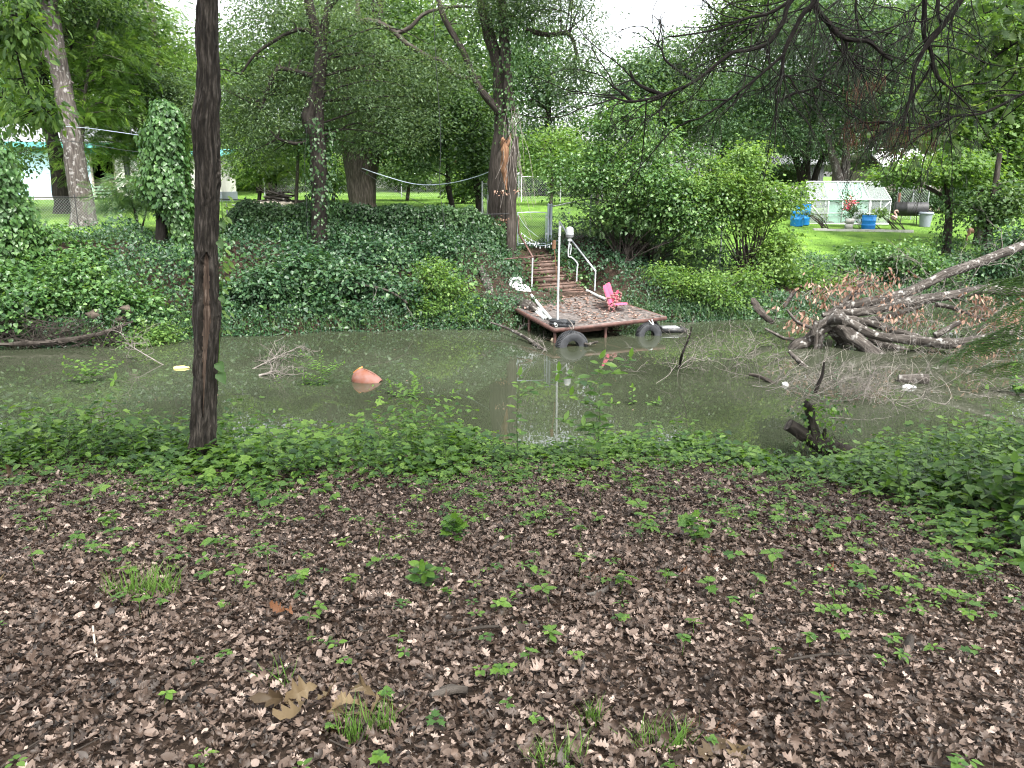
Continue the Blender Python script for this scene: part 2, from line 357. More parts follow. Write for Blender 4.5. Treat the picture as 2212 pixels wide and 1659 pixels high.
T_B = T([(-.03, 0, 0), (.03, 0, 0), (.022, .55, -.06), (-.022, .55, -.06), (0, 1, -.3)], [[(0, 1, 2, 3)], [(3, 2, 4)]])      # grass blade
def pinnate(n=9):
    v = []; f = []
    for i in range(n):
        y = .12 + .88 * i / n; L = .34 * math.sin(math.pi * (.15 + .8 * i / n)) + .06
        for sx in (-1, 1):
            b = len(v); v += [(0, y, -.25 * y * y), (sx * L * .5, y + .03 + L * .15, -.25 * y * y + .02), (sx * L, y + L * .35, -.25 * y * y - .03), (sx * L * .5, y - .03 + L * .15, -.25 * y * y)]
            f += [(b, b + 1, b + 2), (b, b + 2, b + 3)] if sx < 0 else [(b, b + 2, b + 1), (b, b + 3, b + 2)]
    return T(v, [f])
T_P = pinnate(8)
def scatter(mb, t, pos, d, nrm, size, rnd):
    pos = np.asarray(pos); m = len(pos)
    if m == 0: return
    y = unit(d); x = unit(np.cross(y, nrm)); z = np.cross(x, y)
    A = np.stack([x, y, z], 1)
    v = pos[:, None] + np.broadcast_to(np.asarray(size), (m,))[:, None, None] * np.einsum('kj,mjc->mkc', t.v, A)
    k = len(t.v); off = (np.arange(m) * k)[:, None, None]
    mb.add(v.reshape(-1, 3), [(f[None] + off).reshape(-1, f.shape[1]) for f in t.f], np.repeat(np.clip(np.broadcast_to(rnd, (m,)), 0, 1), k))
def spray(mb, t, cen, per, spread, size, flat=.45, updown=.75, droop=.25, crnd=.2, tone=0.):
    """leaf sprays round cluster centres"""
    m = len(cen); n = m * per
    off = rng.normal(size=(m, per, 3)) * np.array([1, 1, flat]) * np.broadcast_to(np.asarray(spread), (m,))[:, None, None] * .6
    pos = (cen[:, None] + off).reshape(-1, 3)
    d = unit(off).reshape(-1, 3) + .6 * rvec(n) + np.array([0, 0, -droop])
    nr = np.array([0, 0, 1.]) + updown * rvec(n)
    c = np.repeat(rng.normal(size=m) * crnd, per)
    scatter(mb, t, pos, d, nr, size * rng.uniform(.65, 1.3, n), .45 + tone + c + rng.normal(size=n) * .16)
def blobs_world(bl):
    out = []
    for b in bl:
        px, py, Y, rx, ry = b[:5]; rd = b[5] if len(b) > 5 else rx * .9
        out.append((at(px, py, Y), np.array([pxw(rx, Y), pxw(rd, Y), pxw(ry, Y)])))
    return out
def in_blobs(bw, n, shell=.42):
    vol = np.array([np.prod(r) ** .8 for c, r in bw]); vol = vol / vol.sum(); k = rng.choice(len(bw), n, p=vol)
    C = np.array([b[0] for b in bw])[k]; Rr = np.array([b[1] for b in bw])[k]
    return C + rvec(n) * Rr * (rng.uniform(0, 1, (n, 1)) ** shell)
def holes(P, f, thr, seed=23): return P[vnoise(P * f, seed) > thr]
def limbs(mb, anchors, cen, r0=.05, r1=.012, sag=.1):
    A = np.asarray(anchors)
    for c in cen:
        cost = np.linalg.norm(A - c, axis=1) + np.maximum(A[:, 2] - c[2], 0) * 1.5
        a = A[np.argmin(cost)]; mid = (a + c) / 2 + rng.normal(size=3) * .08 * np.linalg.norm(c - a) + np.array([0, 0, sag * np.linalg.norm(c - a)])
        mb.tube([a, mid, c], [r0, (r0 + r1) / 2, r1], 5, 4)
def ivy(mb, pts, rad, n, size, t=T_H, lift=.12, tone=0.):
    """leaves clothing a trunk path"""
    p, r = catmull(np.asarray(pts, float), np.broadcast_to(np.asarray(rad, float), (len(pts),)), 12)
    k = rng.integers(0, len(p), n); th = rng.uniform(0, 2 * np.pi, n)
    o = np.stack([np.cos(th), np.sin(th), rng.normal(size=n) * .25], -1)
    lump = .6 + .9 * (vnoise(np.stack([p[k][:, 2] * 1.4, np.cos(th) * .9, np.sin(th) * .9], -1), 4) * .5 + .5)
    pos = p[k] + o * (r[k] + lift * lump * rng.uniform(.2, 1.2, n))[:, None] + rng.normal(size=(n, 3)) * .04
    d = np.array([0, 0, -.9]) + .35 * o + .55 * rvec(n); nr = o * .8 + np.array([0, 0, .6]) + .45 * rvec(n)
    scatter(mb, t, pos, d, nr, size * rng.uniform(.55, 1.3, n), .45 + tone + rng.normal(size=n) * .2)
def tree(name, label, trunks, blobs, mat, bark, ncl, per, size, spread, leaf=T_S, group=None, nb=25, cat="tree", n=14, ivymat='ivy', ivyspec=None, extra=None, tone=0., flat=.45, roots=True):
    """trunks: list of (Y, [(px,py,r_px[,dY])...]) from the ground up; first point of the first trunk stands on the ground"""
    Y0, pp = trunks[0]; g = gat(pp[0][0], Y0); root = thing(name, label, cat, g, group); anchors = []
    tm = MB()
    for i, (Y, pl) in enumerate(trunks):
        P = [at(q[0], q[1], Y + (q[3] if len(q) > 3 else 0)) for q in pl]; Rr = [pxw(q[2], Y) for q in pl]
        if i == 0 and roots:
            b = P[0].copy(); b[2] = min(float(gz(b[0], b[1])) - .15, b[2] - .1); P = [b] + P; Rr = [Rr[0] * 1.35] + Rr
        tm.tube(P, Rr, n, 8, .14, seed=i + len(label)); cp, _ = catmull(np.array(P), np.array(Rr), 5); anchors += list(cp[len(cp) // 4:])
    tm.build('trunk', bark, root)
    if blobs:
        bw = blobs_world(blobs); cen = holes(in_blobs(bw, int(ncl * 1.7)), 1.7 / (spread + .6), -.38); cm = MB(); spray(cm, leaf, cen, per, spread, size, tone=tone, flat=flat); 
        if nb:
            bm = MB(); limbs(bm, anchors, cen[rng.choice(len(cen), min(int(nb * .6), len(cen)), replace=False)], spread * .06, spread * .012); bm.build('branches', bark, root)
        cm.build('crown', mat, root, smooth=False)
    if ivyspec:
        im = MB()
        for (Y, pl, nn, sz, lift) in ivyspec: ivy(im, [at(q[0], q[1], Y) for q in pl], [pxw(q[2], Y) for q in pl], nn, sz, lift=lift)
        im.build('ivy', ivymat, root, smooth=False)
    return root
def shrub(name, label, px, Y, blobs, mat, ncl, per, size, spread, leaf=T_O, cat="shrub", group=None, stems=14, tone=0., flat=.5, updown=.75, droop=.35):
    g = gat(px, Y); root = thing(name, label, cat, g, group); bw = blobs_world(blobs); cen = holes(in_blobs(bw, int(ncl * 1.3), .42), 1.6, -.2)
    cen[:, 2] = np.maximum(cen[:, 2], gz(cen[:, 0], cen[:, 1]) + .05); cen[:, 2] = np.maximum(cen[:, 2], .06)
    sm_ = MB()
    for c in cen[rng.choice(len(cen), min(stems, len(cen)), replace=False)]:
        b = g + np.array([rng.normal() * .15, rng.normal() * .15, -.05]); mid = (b + c) / 2 + np.array([rng.normal() * .1, rng.normal() * .1, .15])
        sm_.tube([b, mid, c], [.025, .016, .006], 5, 4)
    cm = MB(); k3 = np.arange(len(cen)) % 3
    for q, (sp_, sz_) in enumerate(((1, 1), (.75, .8), (1.3, 1.15))): spray(cm, leaf, cen[k3 == q], per, spread * sp_, size * sz_, tone=tone, flat=flat, updown=updown, droop=droop)
    mid_ = cen.mean(0)
    for c in cen[rng.choice(len(cen), len(cen) // 5, replace=False)]:      # long shoots break the outline
        d = unit(unit(c - mid_) * np.array([.8, .8, .5]) + np.array([0, 0, .45]) + .5 * rvec(1)[0]); L = spread * rng.uniform(1.0, 2.4); f = np.linspace(0, 1, 11)[:, None]; P = c + d * L * f + np.array([0, 0, -.25 * L]) * f ** 2
        sm_.tube(P[::2], np.linspace(.006, .002, 6), 4, 1); sg = np.where(np.arange(11) % 2, 1, -1)[:, None]; o = unit(np.cross(d, u_up)) * sg; scatter(cm, leaf, P, o + .5 * d + .4 * rvec(11), u_up + .5 * rvec(11), size * rng.uniform(.6, 1.15, 11), .55 + tone + rng.normal() * .12 + rng.normal(size=11) * .1)
    sm_.build('stems', 'bark_mid', root); cm.build('foliage', mat, root, smooth=False)
    return root
# ---------------------------------------------------------------- ground, water
def ground():
    xs = np.concatenate([-np.geomspace(200, 16, 40), np.linspace(-15.8, 15.8, 240), np.geomspace(16, 200, 40)])
    ys = np.concatenate([np.linspace(-60, -1, 30), np.linspace(-.8, 12, 130), np.linspace(12.2, 17, 16), np.linspace(17.1, 32, 120), np.geomspace(32.2, 420, 70)])
    X, Y = np.meshgrid(xs, ys); Z = gz(X, Y); m, n = X.shape
    t = Y - far_shore(X); u = X / np.maximum(Y, 1)
    yard = sm(5.0, 7.0, t + .5 * n2(X, Y, .8, 4)) * np.where(u < .2, 1, 0) + sm(3.6, 5.4, t + .6 * n2(X, Y, .7, 4)) * np.where(u >= .2, 1, 0)
    i = np.arange(m - 1)[:, None] * n; j = np.arange(n - 1)[None]
    mb = MB(); mb.add(np.stack([X, Y, Z], -1).reshape(-1, 3), np.stack([i + j, i + j + 1, i + n + j + 1, i + n + j], -1).reshape(-1, 4), yard.ravel())
    mt, nt, b = newmat('earth_and_lawn'); L = nt.links.new
    tc = N(nt, "ShaderNodeTexCoord"); n1 = N(nt, "ShaderNodeTexNoise"); n1.inputs["Scale"].default_value = 9; n1.inputs["Detail"].default_value = 8; n1.inputs["Roughness"].default_value = .7; L(tc.outputs["Object"], n1.inputs["Vector"])
    soil = ramp(nt, [(.008, .006, .005), (.030, .020, .014), (.07, .048, .036)], [.3, .52, .72]); L(n1.outputs["Fac"], soil.inputs[0])
    n3 = N(nt, "ShaderNodeTexNoise"); n3.inputs["Scale"].default_value = 1.3; n3.inputs["Detail"].default_value = 8; L(tc.outputs["Object"], n3.inputs["Vector"])
    gr = ramp(nt, [(.045, .085, .018), (.085, .165, .024), (.13, .22, .035)], [.3, .5, .7]); L(n3.outputs["Fac"], gr.inputs[0])
    a = N(nt, "ShaderNodeAttribute", attribute_name="rnd"); mx = N(nt, "ShaderNodeMix", data_type='RGBA'); L(a.outputs["Fac"], mx.inputs[0]); L(soil.outputs[0], mx.inputs[6]); L(gr.outputs[0], mx.inputs[7]); L(mx.outputs[2], b.inputs["Base Color"])
    b.inputs["Roughness"].default_value = .95; b.inputs["Specular IOR Level"].default_value = .15
    bp = N(nt, "ShaderNodeBump"); bp.inputs["Strength"].default_value = .8; bp.inputs["Distance"].default_value = .03; L(n1.outputs["Fac"], bp.inputs["Height"]); L(bp.outputs[0], b.inputs["Normal"])
    tag(mb.build('ground', mt), kind="structure")
    wm, nt, b = newmat('murky_water'); L = nt.links.new
    tc = N(nt, "ShaderNodeTexCoord"); mp = N(nt, "ShaderNodeMapping"); mp.inputs["Scale"].default_value = (1.0, 2.2, 1); L(tc.outputs["Object"], mp.inputs[0])
    n1 = N(nt, "ShaderNodeTexNoise"); n1.inputs["Scale"].default_value = 2.2; n1.inputs["Detail"].default_value = 3; n1.inputs["Roughness"].default_value = .45; L(mp.outputs[0], n1.inputs["Vector"])
    n4 = N(nt, "ShaderNodeTexNoise"); n4.inputs["Scale"].default_value = .25; L(tc.outputs["Object"], n4.inputs["Vector"])
    c = ramp(nt, [(.028, .033, .020), (.038, .044, .028)], [.4, .6]); L(n4.outputs["Fac"], c.inputs[0]); L(c.outputs[0], b.inputs["Base Color"])
    b.inputs["Roughness"].default_value = .008; b.inputs["IOR"].default_value = 1.45; b.inputs["Specular IOR Level"].default_value = .5
    bp = N(nt, "ShaderNodeBump"); bp.inputs["Strength"].default_value = .008; bp.inputs["Distance"].default_value = .03; L(n1.outputs["Fac"], bp.inputs["Height"]); L(bp.outputs[0], b.inputs["Normal"])
    mb = MB(); mb.quad((-120, 6.5, 0), (120, 6.5, 0), (120, 33, 0), (-120, 33, 0))
    # keep the sheet inside the channel: the banks rise through it
    tag(mb.build('water', wm), kind="structure")
ground()

# ---------------------------------------------------------------- lawns, far bank vegetation (uncountable)
def grass(name, n, u0, u1, y0, y1, size, label, mat='grass', cond=None):
    y = np.sqrt(rng.uniform(y0 ** 2, y1 ** 2, n)); x = rng.uniform(u0, u1, n) * y; t = y - far_shore(x)
    k = t > np.where(x / y > .2, 3.8, 5.2) + .8 * n2(x, y, .7, 4)
    if cond is not None: k &= cond(x, y)
    x = x[k]; y = y[k]; m = len(x); P = np.stack([x, y, gz(x, y) - .005], -1); mb = MB()
    d = np.array([0, 0, 1.]) + .5 * rvec(m); scatter(mb, T_B, P, d, rvec(m), size * rng.uniform(.5, 1.4, m), .45 + .25 * n2(x, y, .5, 12) + rng.normal(size=m) * .15)
    tag(mb.build(name, mat, smooth=False), label, 'grass', kind="stuff")
grass('lawn_grass', 70000, .24, .75, 24, 42, .075, 'mown bright green lawn sloping up to the greenhouse')
grass('yard_grass', 42000, -.72, .22, 25, 46, .10, 'rough sunny yard grass behind the ivy covered fence')

def bankveg():
    def pick(n, y0=16, y1=34):
        y = np.sqrt(rng.uniform(y0 ** 2, y1 ** 2, n)); x = rng.uniform(-.74, .74, n) * y; t = y - far_shore(x)
        lim = np.where(x / y > .2, 5.0, 6.4) + .7 * n2(x, y, .7, 4)
        dx = x - STAIR0[0]; dy = y - STAIR0[1]; al = dx * STAIRD[0] + dy * STAIRD[1]; pe = np.abs(dx * STAIRD[1] - dy * STAIRD[0])
        k = (t > -.12) & (t < lim) & ~((pe < .62) & (al > -2.5) & (al < 2.3)); x = x[k]; y = y[k]; t = t[k]
        return x, y, t
    def H(x, y): return np.clip(.26 + .40 * n2(x, y, .55, 31) + .30 * n2(x, y, 1.3, 32) + .14 * n2(x, y, 3.2, 33), .03, 1.2)
    lab = {'bank': 'tangle of dark green weeds covering the far creek bank', 'vine': 'brighter heart leaved vines trailing over the far creek bank', 'ivy': 'dark ivy carpet on the upper part of the far bank'}
    for mat, n, lf, sz, seed, thr in (('bank', 240000, T_O, .066, 41, -.35), ('vine', 90000, T_H, .078, 42, .08), ('ivy', 90000, T_H, .068, 43, .0)):
        x, y, t = pick(n); q = n2(x, y, .45, seed) + .5 * n2(x, y, 1.5, seed + 5); k = q > thr
        if mat == 'ivy': k &= (t > 1.8) & (x / y < .08)
        x, y, t = x[k], y[k], t[k]; m = len(x); h = H(x, y) * (.25 + .75 * sm(-.1, .7, t)); f = rng.uniform(0, 1, m) ** .6
        # leaves ride on lumps of growth; slope facing the water
        P = np.stack([x, y, gz(x, y) + .02 + h * f * 1.3], -1) + rng.normal(size=(m, 3)) * .05
        P[:, 2] = np.maximum(P[:, 2], .03)
        d = np.array([0, -.6, -.35]) + .9 * rvec(m); nr = np.array([0, -.45, .85]) + .7 * rvec(m)
        mb = MB(); scatter(mb, lf, P, d, nr, sz * rng.uniform(.5, 1.6, m) * (1 + .45 * n2(x, y, .8, seed + 9)), .42 + .28 * n2(x, y, .9, seed + 2) + rng.normal(size=m) * .17)
        tag(mb.build({'bank': 'bank_weeds', 'vine': 'bank_vines', 'ivy': 'bank_ivy'}[mat], mat, smooth=False), lab[mat], 'ground cover', kind="stuff")
    x, y, t = pick(420000); k = (t < .95); x, y, t = x[k], y[k], t[k]; m = len(x); mb = MB(); hh = np.clip(.24 + .30 * n2(x, y, .9, 35) + .15 * n2(x, y, 2.4, 36), .05, .7) * sm(-.2, .3, t)
    P = np.stack([x, y - .1, np.maximum(gz(x, y), 0) + .02 + hh * rng.uniform(0, 1, m) ** .7], -1); scatter(mb, T_O, P, np.array([0, -.6, -.3]) + .9 * rvec(m), np.array([0, -.4, .85]) + .6 * rvec(m), .062 * rng.uniform(.5, 1.5, m) * (1 + .4 * n2(x, y, 1.1, 37)), .45 + .3 * n2(x, y, 1.1, 38) + rng.normal(size=m) * .17)
    tag(mb.build('waterside_weeds', 'bank', smooth=False), 'leafy weeds spilling over the far waterline', 'ground cover', kind="stuff")
    # thin stalks and grasses at the waterline
    x, y, t = pick(120000); k = (t < .8 + .4 * n2(x, y, .6, 3)) & (n2(x, y, .5, 77) > -.55); x, y = x[k], y[k]; m = len(x); mb = MB()
    P = np.stack([x, y, np.maximum(gz(x, y), 0) - .01], -1); d = np.array([0, -.35, 1.]) + .55 * rvec(m)
    scatter(mb, T_B, P, d, rvec(m) + np.array([0, -.4, 0]), rng.uniform(.12, .46, m), .4 + rng.normal(size=m) * .2)
    x, y, t = pick(26000); k = n2(x, y, .6, 78) > .25; x, y = x[k], y[k]; m = len(x)
    P = np.stack([x, y, np.maximum(gz(x, y), 0) + .1], -1); d = np.array([0, -.35, 1.]) + .6 * rvec(m)
    scatter(mb, T_B, P, d, rvec(m), rng.uniform(.15, .45, m), .4 + rng.normal(size=m) * .2)
    tag(mb.build('bank_grass', 'reed', smooth=False), 'pale thin grass fringing the far waterline', 'grass', kind="stuff")
bankveg()
def scum():
    n = 350; x = rng.uniform(-9, 8, n); y = rng.uniform(10.5, 19.3, n); k = (n2(x, y * 2, .5, 91) > .12) & (y < far_shore(x) - .1); x, y = x[k], y[k]; n = len(x); mb = MB(); P = np.stack([x, y, np.full(n, .006)], -1)
    scatter(mb, T_O, P, rvec(n) * np.array([1, 1, .02]), u_up + .03 * rvec(n), rng.uniform(.008, .035, n), .6 + rng.normal(size=n) * .3); tag(mb.build('floating_leaves', 'dead_twig_leaf', smooth=False), 'tiny leaf bits and specks floating on the creek', 'leaf bits', kind="stuff")
scum()

# ---------------------------------------------------------------- fences
def linkmesh(mb, a, b, h, pitch=.075, r=.0022, h0=None):
    """chain-link wires between ground-line points a, b (3d), height h"""
    a = np.asarray(a, float); b = np.asarray(b, float); L = np.linalg.norm(b - a); e = (b - a) / L; nn = int((L + h) / pitch)
    for i in range(nn):
        s0 = i * pitch - h
        for sgn in (1, -1):
            p0, p1 = (s0, 0.), (s0 + h, h)
            if p0[0] < 0: p0 = (0., -s0)
            if p1[0] > L: p1 = (L, L - s0)
            if p1[0] - p0[0] < .02: continue
            q0 = a + e * p0[0] + np.array([0, 0, p0[1]]); q1 = a + e * p1[0] + np.array([0, 0, p1[1]])
            if sgn < 0:
                q0 = a + e * p0[0] + np.array([0, 0, h - p0[1]]); q1 = a + e * p1[0] + np.array([0, 0, h - p1[1]])
            mb.tube([q0, q1], r, 3, cap=False)
def fence(name, label, pts, h, posts, mat='galv', pitch=.075, r=.0022, pr=.03, group=None):
    """pts: ground points; posts every section"""
    root = thing(name, label, 'fence', pts[0], group); wm = MB(); rm = MB()
    up = np.array([0, 0, 1.])
    for i in range(len(pts) - 1):
        a, b = np.asarray(pts[i], float), np.asarray(pts[i + 1], float); linkmesh(wm, a + up * .04, b + up * .04, h - .06, pitch, r)
        rm.tube([a + up * h, b + up * h], .02, 6)
    for p in pts:
        pm = MB(); p = np.asarray(p, float); pm.tube([p - up * .3, p + up * (h + .05)], pr, 8); pm.lathe(p + up * (h + .05), [(pr * 1.2, 0), (pr * 1.1, .03), (0.002, .05)], 8); pm.build('post', mat, root)
    rm.build('top_rail', mat, root); wm.build('wire_mesh', 'wire', root)
    return root
def G(px, Y): return gat(px, Y)
# right of the gate, running behind the shrubs
fp = [G(1184, 25.2), G(1268, 25.4), G(1352, 25.6), G(1440, 25.9), G(1540, 26.2)]
fence('chain_link_fence', 'chain link fence with galvanized rail right of the gate above the stairs', fp, 1.22, 4)
fence('chain_link_fence', 'short pale fence panel standing left of the big broken tree', [G(1045, 28.5), G(1056, 28.9), G(1062, 31)], 1.2, 3)
fence('chain_link_fence', 'long chain link fence across the far yard beyond the woodpile', [G(600, 44), G(740, 44), G(880, 44.2), G(1000, 44.4), G(1120, 44.6)], 1.25, 5, pitch=.12, r=.004)
fence('chain_link_fence', 'pale chain link fence in the bright yard behind the gate', [G(1125, 38), G(1205, 38), G(1290, 38), G(1370, 38)], 1.15, 4, mat='whitemetal', pitch=.11, r=.004)
# gate above the stairs
g0, g1 = G(1118, 25.0), G(1176, 25.1); root = thing('yard_gate', 'arched tube frame chain link gate at the top of the stairs', 'gate', g0); mb = MB(); u3 = np.array([0, 0, 1.])
g0 = g0 + u3 * .08; g1 = g1 + u3 * .08; gh = 1.0
mb.tube([g0, g0 + u3 * gh * .9, g0 + u3 * gh + (g1 - g0) * .08, g1 + u3 * gh - (g1 - g0) * .08, g1 + u3 * gh * .9, g1], .018, 6, 3); mb.tube([g0 + u3 * .05, g1 + u3 * .05], .016, 6); mb.build('gate_frame', 'blue_steel', root)
mb = MB(); linkmesh(mb, g0 + u3 * .06, g1 + u3 * .06, gh * .9); mb.build('wire_mesh', 'wire', root)
for q in (1181, 1187):
    p = G(q, 25.12); mb = MB(); mb.tube([p - u3 * .3, p + u3 * 1.3], .035, 8); mb.lathe(p + u3 * 1.3, [(.042, 0), (.04, .03), (.002, .06)], 8); mb.build('gate_post', 'blue_steel', root)
mb = MB()
for hh in (.35, .85): mb.box(G(1178, 25.1) + u3 * (hh + .08), (.09, .04, .05))
mb.build('hinge', 'galv', root)
# welded wire fence, left yard edge
root = fence('wire_fence', 'low dark welded wire fence at the left yard edge', [G(60, 24.6), G(210, 24.6), G(330, 24.6), G(450, 24.7), G(560, 24.8)], .95, 5, mat='black', pitch=.09, r=.0025, pr=.016)

# ivy hedge over a fence
def ivyhedge():
    root = thing('ivy_hedge', 'long fence completely buried in dark ivy along the bank top', 'hedge', G(800, 24.2)); mb = MB(); n = 38000
    px = rng.uniform(505, 1092, n); Yv = 24.2 + rng.normal(size=n) * .16; x = (px - CX) / FPX * Yv * 1.03; top = 1.0 + .10 * n2(x, x * 0, 1.2, 6) + .1 * n2(x, x * 0, 3.2, 7)
    top = top * np.where(px < 560, sm(480, 560, px) * .9 + .1, 1)
    hz = top * rng.uniform(-.1, 1, n) ** 1.0; bul = .13 * n2(x, hz, 1.8, 9)
    P = np.stack([x, Yv - .1 + bul, gz(x, Yv) + np.maximum(hz, 0)], -1)
    topk = (hz > top * .92)[:, None]
    d = np.array([0, -.35, -.8]) + .7 * rvec(n) + topk * np.array([0, 0, .9]); nr = np.array([0, -.75, .6]) + .6 * rvec(n)
    scatter(mb, T_H, P, d, nr, .075 * rng.uniform(.6, 1.4, n), .40 + .25 * n2(x, hz, 1.2, 15) + rng.normal(size=n) * .17); mb.build('ivy_leaves', 'ivy', root, smooth=False)
    sm_ = MB()
    for q in np.linspace(520, 1085, 9):
        p = G(q, 24.2); sm_.tube([p - u3 * .3, p + u3 * .95], .025, 6)
    sm_.tube([G(520, 24.2) + u3 * .9, G(800, 24.2) + u3 * .9, G(1085, 24.2) + u3 * .9], .02, 6, 4); sm_.build('fence_frame', 'wire', root)
ivyhedge()

# ---------------------------------------------------------------- houses
def frame2(px0, px1, Y0, Y1=None):
    a = G(px0, Y0); b = G(px1, Y1 or Y0); b[2] = a[2] = min(a[2], b[2]); e = unit(b - a); n = np.array([-e[1], e[0], 0.]); return a, e, n, np.linalg.norm(b - a)
class House:
    """walls laid out along a front line: s metres along it, d metres behind it, z up"""
    def __init__(h, name, label, px0, px1, Y0, Y1=None, zoff=0.): h.a, h.e, h.n, h.L = frame2(px0, px1, Y0, Y1); h.a = h.a + u3 * zoff; h.root = thing(name, label, 'house', h.a); h.ax = np.stack([h.e, h.n, u3])
    def P(h, s, d, z): return h.a + h.e * s + h.n * d + u3 * z
    def box(h, mb, s0, s1, d0, d1, z0, z1): mb.box(h.P((s0 + s1) / 2, (d0 + d1) / 2, (z0 + z1) / 2), (abs(s1 - s0), abs(d1 - d0), abs(z1 - z0)), h.ax)
    def slab(h, mb, pts, t=.08):
        mb.prism([h.P(*p) for p in pts], (0, 0, t))
def s_of(px, a, e, Y):  # along-line metre for a pixel
    p = at(px, 400, Y); return float(np.dot((p - a)[:2], e[:2]))
M['bluewall'] = plain('pale_blue_insulation_board', (.42, .60, .72), .6, 0, .14, 1.4, .05, col2=(.50, .68, .78))
M['whitewall'] = plain('off_white_wall', (.55, .54, .50), .7, 0, .15, 3)
M['teal'] = plain('teal_painted_trim', (.10, .34, .34), .5, 0, .2, 3)
M['roofgrey'] = plain('grey_shingle_roof', (.22, .23, .24), .8, 0, .35, 12)
M['roofwhite'] = plain('white_metal_roof', (.72, .74, .75), .5, 0, .15, 4)
M['roofred'] = plain('red_roof', (.30, .075, .05), .7, 0, .3, 5)
M['siding'] = plain('tan_siding', (.30, .265, .22), .7, 0, .2, 5)
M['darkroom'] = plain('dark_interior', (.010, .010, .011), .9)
M['glass'] = plain('dark_window_glass', (.03, .035, .04), .15, 0, .2, 3, 0, .6)
M['yellow'] = plain('yellow_paint', (.7, .42, .04), .6)
M['bedding'] = plain('pale_bedding', (.55, .52, .44), .9, 0, .3, 9, .4)
h = House('bungalow', 'pale blue boarded bungalow with an open doorway behind the left leaning tree', 92, 330, 39, 40.5)
S = lambda px: s_of(px, h.a, h.e, 39.6)
mb = MB()
d0, d1 = S(200), S(244)
h.box(mb, 0, d0, 0, .15, 0, 2.5); h.box(mb, d0, d1, 0, .15, 2.15, 2.5)
mb.build('boarded_wall', 'bluewall', h.root)
mb = MB(); h.box(mb, d1, S(266), -.02, .14, 0, 2.5); h.box(mb, S(300), h.L, 0, .15, 0, 2.5); h.box(mb, S(266), S(300), 0, .15, 0, 1.0); h.box(mb, S(266), S(300), 0, .15, 2.2, 2.5)
h.box(mb, -.0, .15, .15, 5, 0, 2.5); h.box(mb, h.L - .15, h.L, .15, 5, 0, 2.5); mb.build('wall', 'whitewall', h.root)
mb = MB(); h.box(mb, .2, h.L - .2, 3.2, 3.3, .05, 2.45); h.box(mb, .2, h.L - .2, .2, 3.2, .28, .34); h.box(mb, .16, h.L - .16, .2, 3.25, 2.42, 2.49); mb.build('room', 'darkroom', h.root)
mb = MB(); h.box(mb, S(268), S(298), .05, .09, 1.0, 2.2); fr = mb.build('window', 'glass', h.root)
mb = MB(); h.box(mb, d0 - .08, d0, -.03, .2, 0, 2.15); h.box(mb, d1, d1 + .06, -.05, .2, 0, 2.15); mb.build('door_frame', 'siding', h.root)
mb = MB(); e_ = h.L
mb.prism([h.P(-.8, -.7, 2.50), h.P(e_ + .6, -.7, 2.50), h.P(e_ + .6, 2.6, 3.55), h.P(-.8, 2.6, 3.55)], (0, 0, .12)); mb.prism([h.P(-.8, 5.9, 2.50), h.P(-.8, 2.6, 3.55), h.P(e_ + .6, 2.6, 3.55), h.P(e_ + .6, 5.9, 2.50)], (0, 0, .12)); mb.build('roof', 'roofgrey', h.root)
mb = MB(); h.box(mb, -.85, e_ + .65, -.74, -.70, 2.42, 2.66); h.box(mb, .9, e_ + .5, -.12, -.04, 2.2, 2.36); mb.build('fascia', 'teal', h.root)
mb = MB(); h.box(mb, .3, 2.5, -.42, -.2, .0, .10); h.box(mb, d0 - .1, d1 + .2, -.5, -.03, .10, .2); mb.build('door_step', 'concrete', h.root)
mb = MB(); p = h.P(0.05, -.1, 0); mb.tube([p, p + u3 * 2.5], .07, 8); mb.build('downpipe', 'black', h.root)
p = h.P((d0 + d1) / 2 - .1, 1.5, .34); t_ = thing('bed', 'unmade bed seen through the open doorway of the blue bungalow', 'bed', p)
mb = MB(); mb.rock(p + u3 * .42, (.85, .6, .3), 4, .8); mb.build('bedding', 'bedding', t_); mb = MB(); mb.box(p + u3 * .16, (1.5, .9, .32)); mb.build('bed_base', 'siding', t_)
p = h.P(S(222), -1.0, .0); mb = MB()
for k in range(4): mb.box(p + u3 * (.18 + .14 * k), (.8, .06, .05))
for sx in (-.38, .38): mb.box(p + u3 * .36 + h.e * sx, (.05, .05, .72))
tag(mb.build('slatted_bench', plain('pale_green_wood', (.28, .40, .30), .7), origin=p), 'pale green slatted bench outside the bungalow doorway', 'bench')
h = House('garden_pavilion', 'low teal roofed pavilion at the far left edge of the yard', 20, 112, 41); mb = MB()
for s in (.1, h.L - .1):
    for d in (.1, 2.4): h.box(mb, s - .06, s + .06, d - .06, d + .06, 0, 2.1)
mb.build('posts', 'whitewall', h.root); mb = MB(); mb.prism([h.P(-.4, -.4, 2.1), h.P(h.L + .4, -.4, 2.1), h.P(h.L + .1, 1.2, 2.5), h.P(-.1, 1.2, 2.5)], (0, 0, .08)); mb.prism([h.P(h.L + .4, 2.9, 2.1), h.P(-.4, 2.9, 2.1), h.P(-.1, 1.2, 2.5), h.P(h.L + .1, 1.2, 2.5)], (0, 0, .08)); mb.build('roof', 'teal', h.root)
mb = MB(); p = at(182 * .54, 322, 41.5); mb.box(p, (.5, .04, .8), rnd=.5); mb.tube([p - u3 * .4, p - u3 * 2.6], .03, 6)
tag(mb.build('yellow_board', 'yellow', origin=p - u3 * 2.6), 'small yellow board on a post behind the left trees', 'board')
h = House('garden_shed', 'small off white shed with grey base just right of the near trunk', 452, 512, 37); mb = MB(); h.box(mb, 0, h.L, 0, 2, .45, 2.0); mb.build('wall', 'whitewall', h.root)
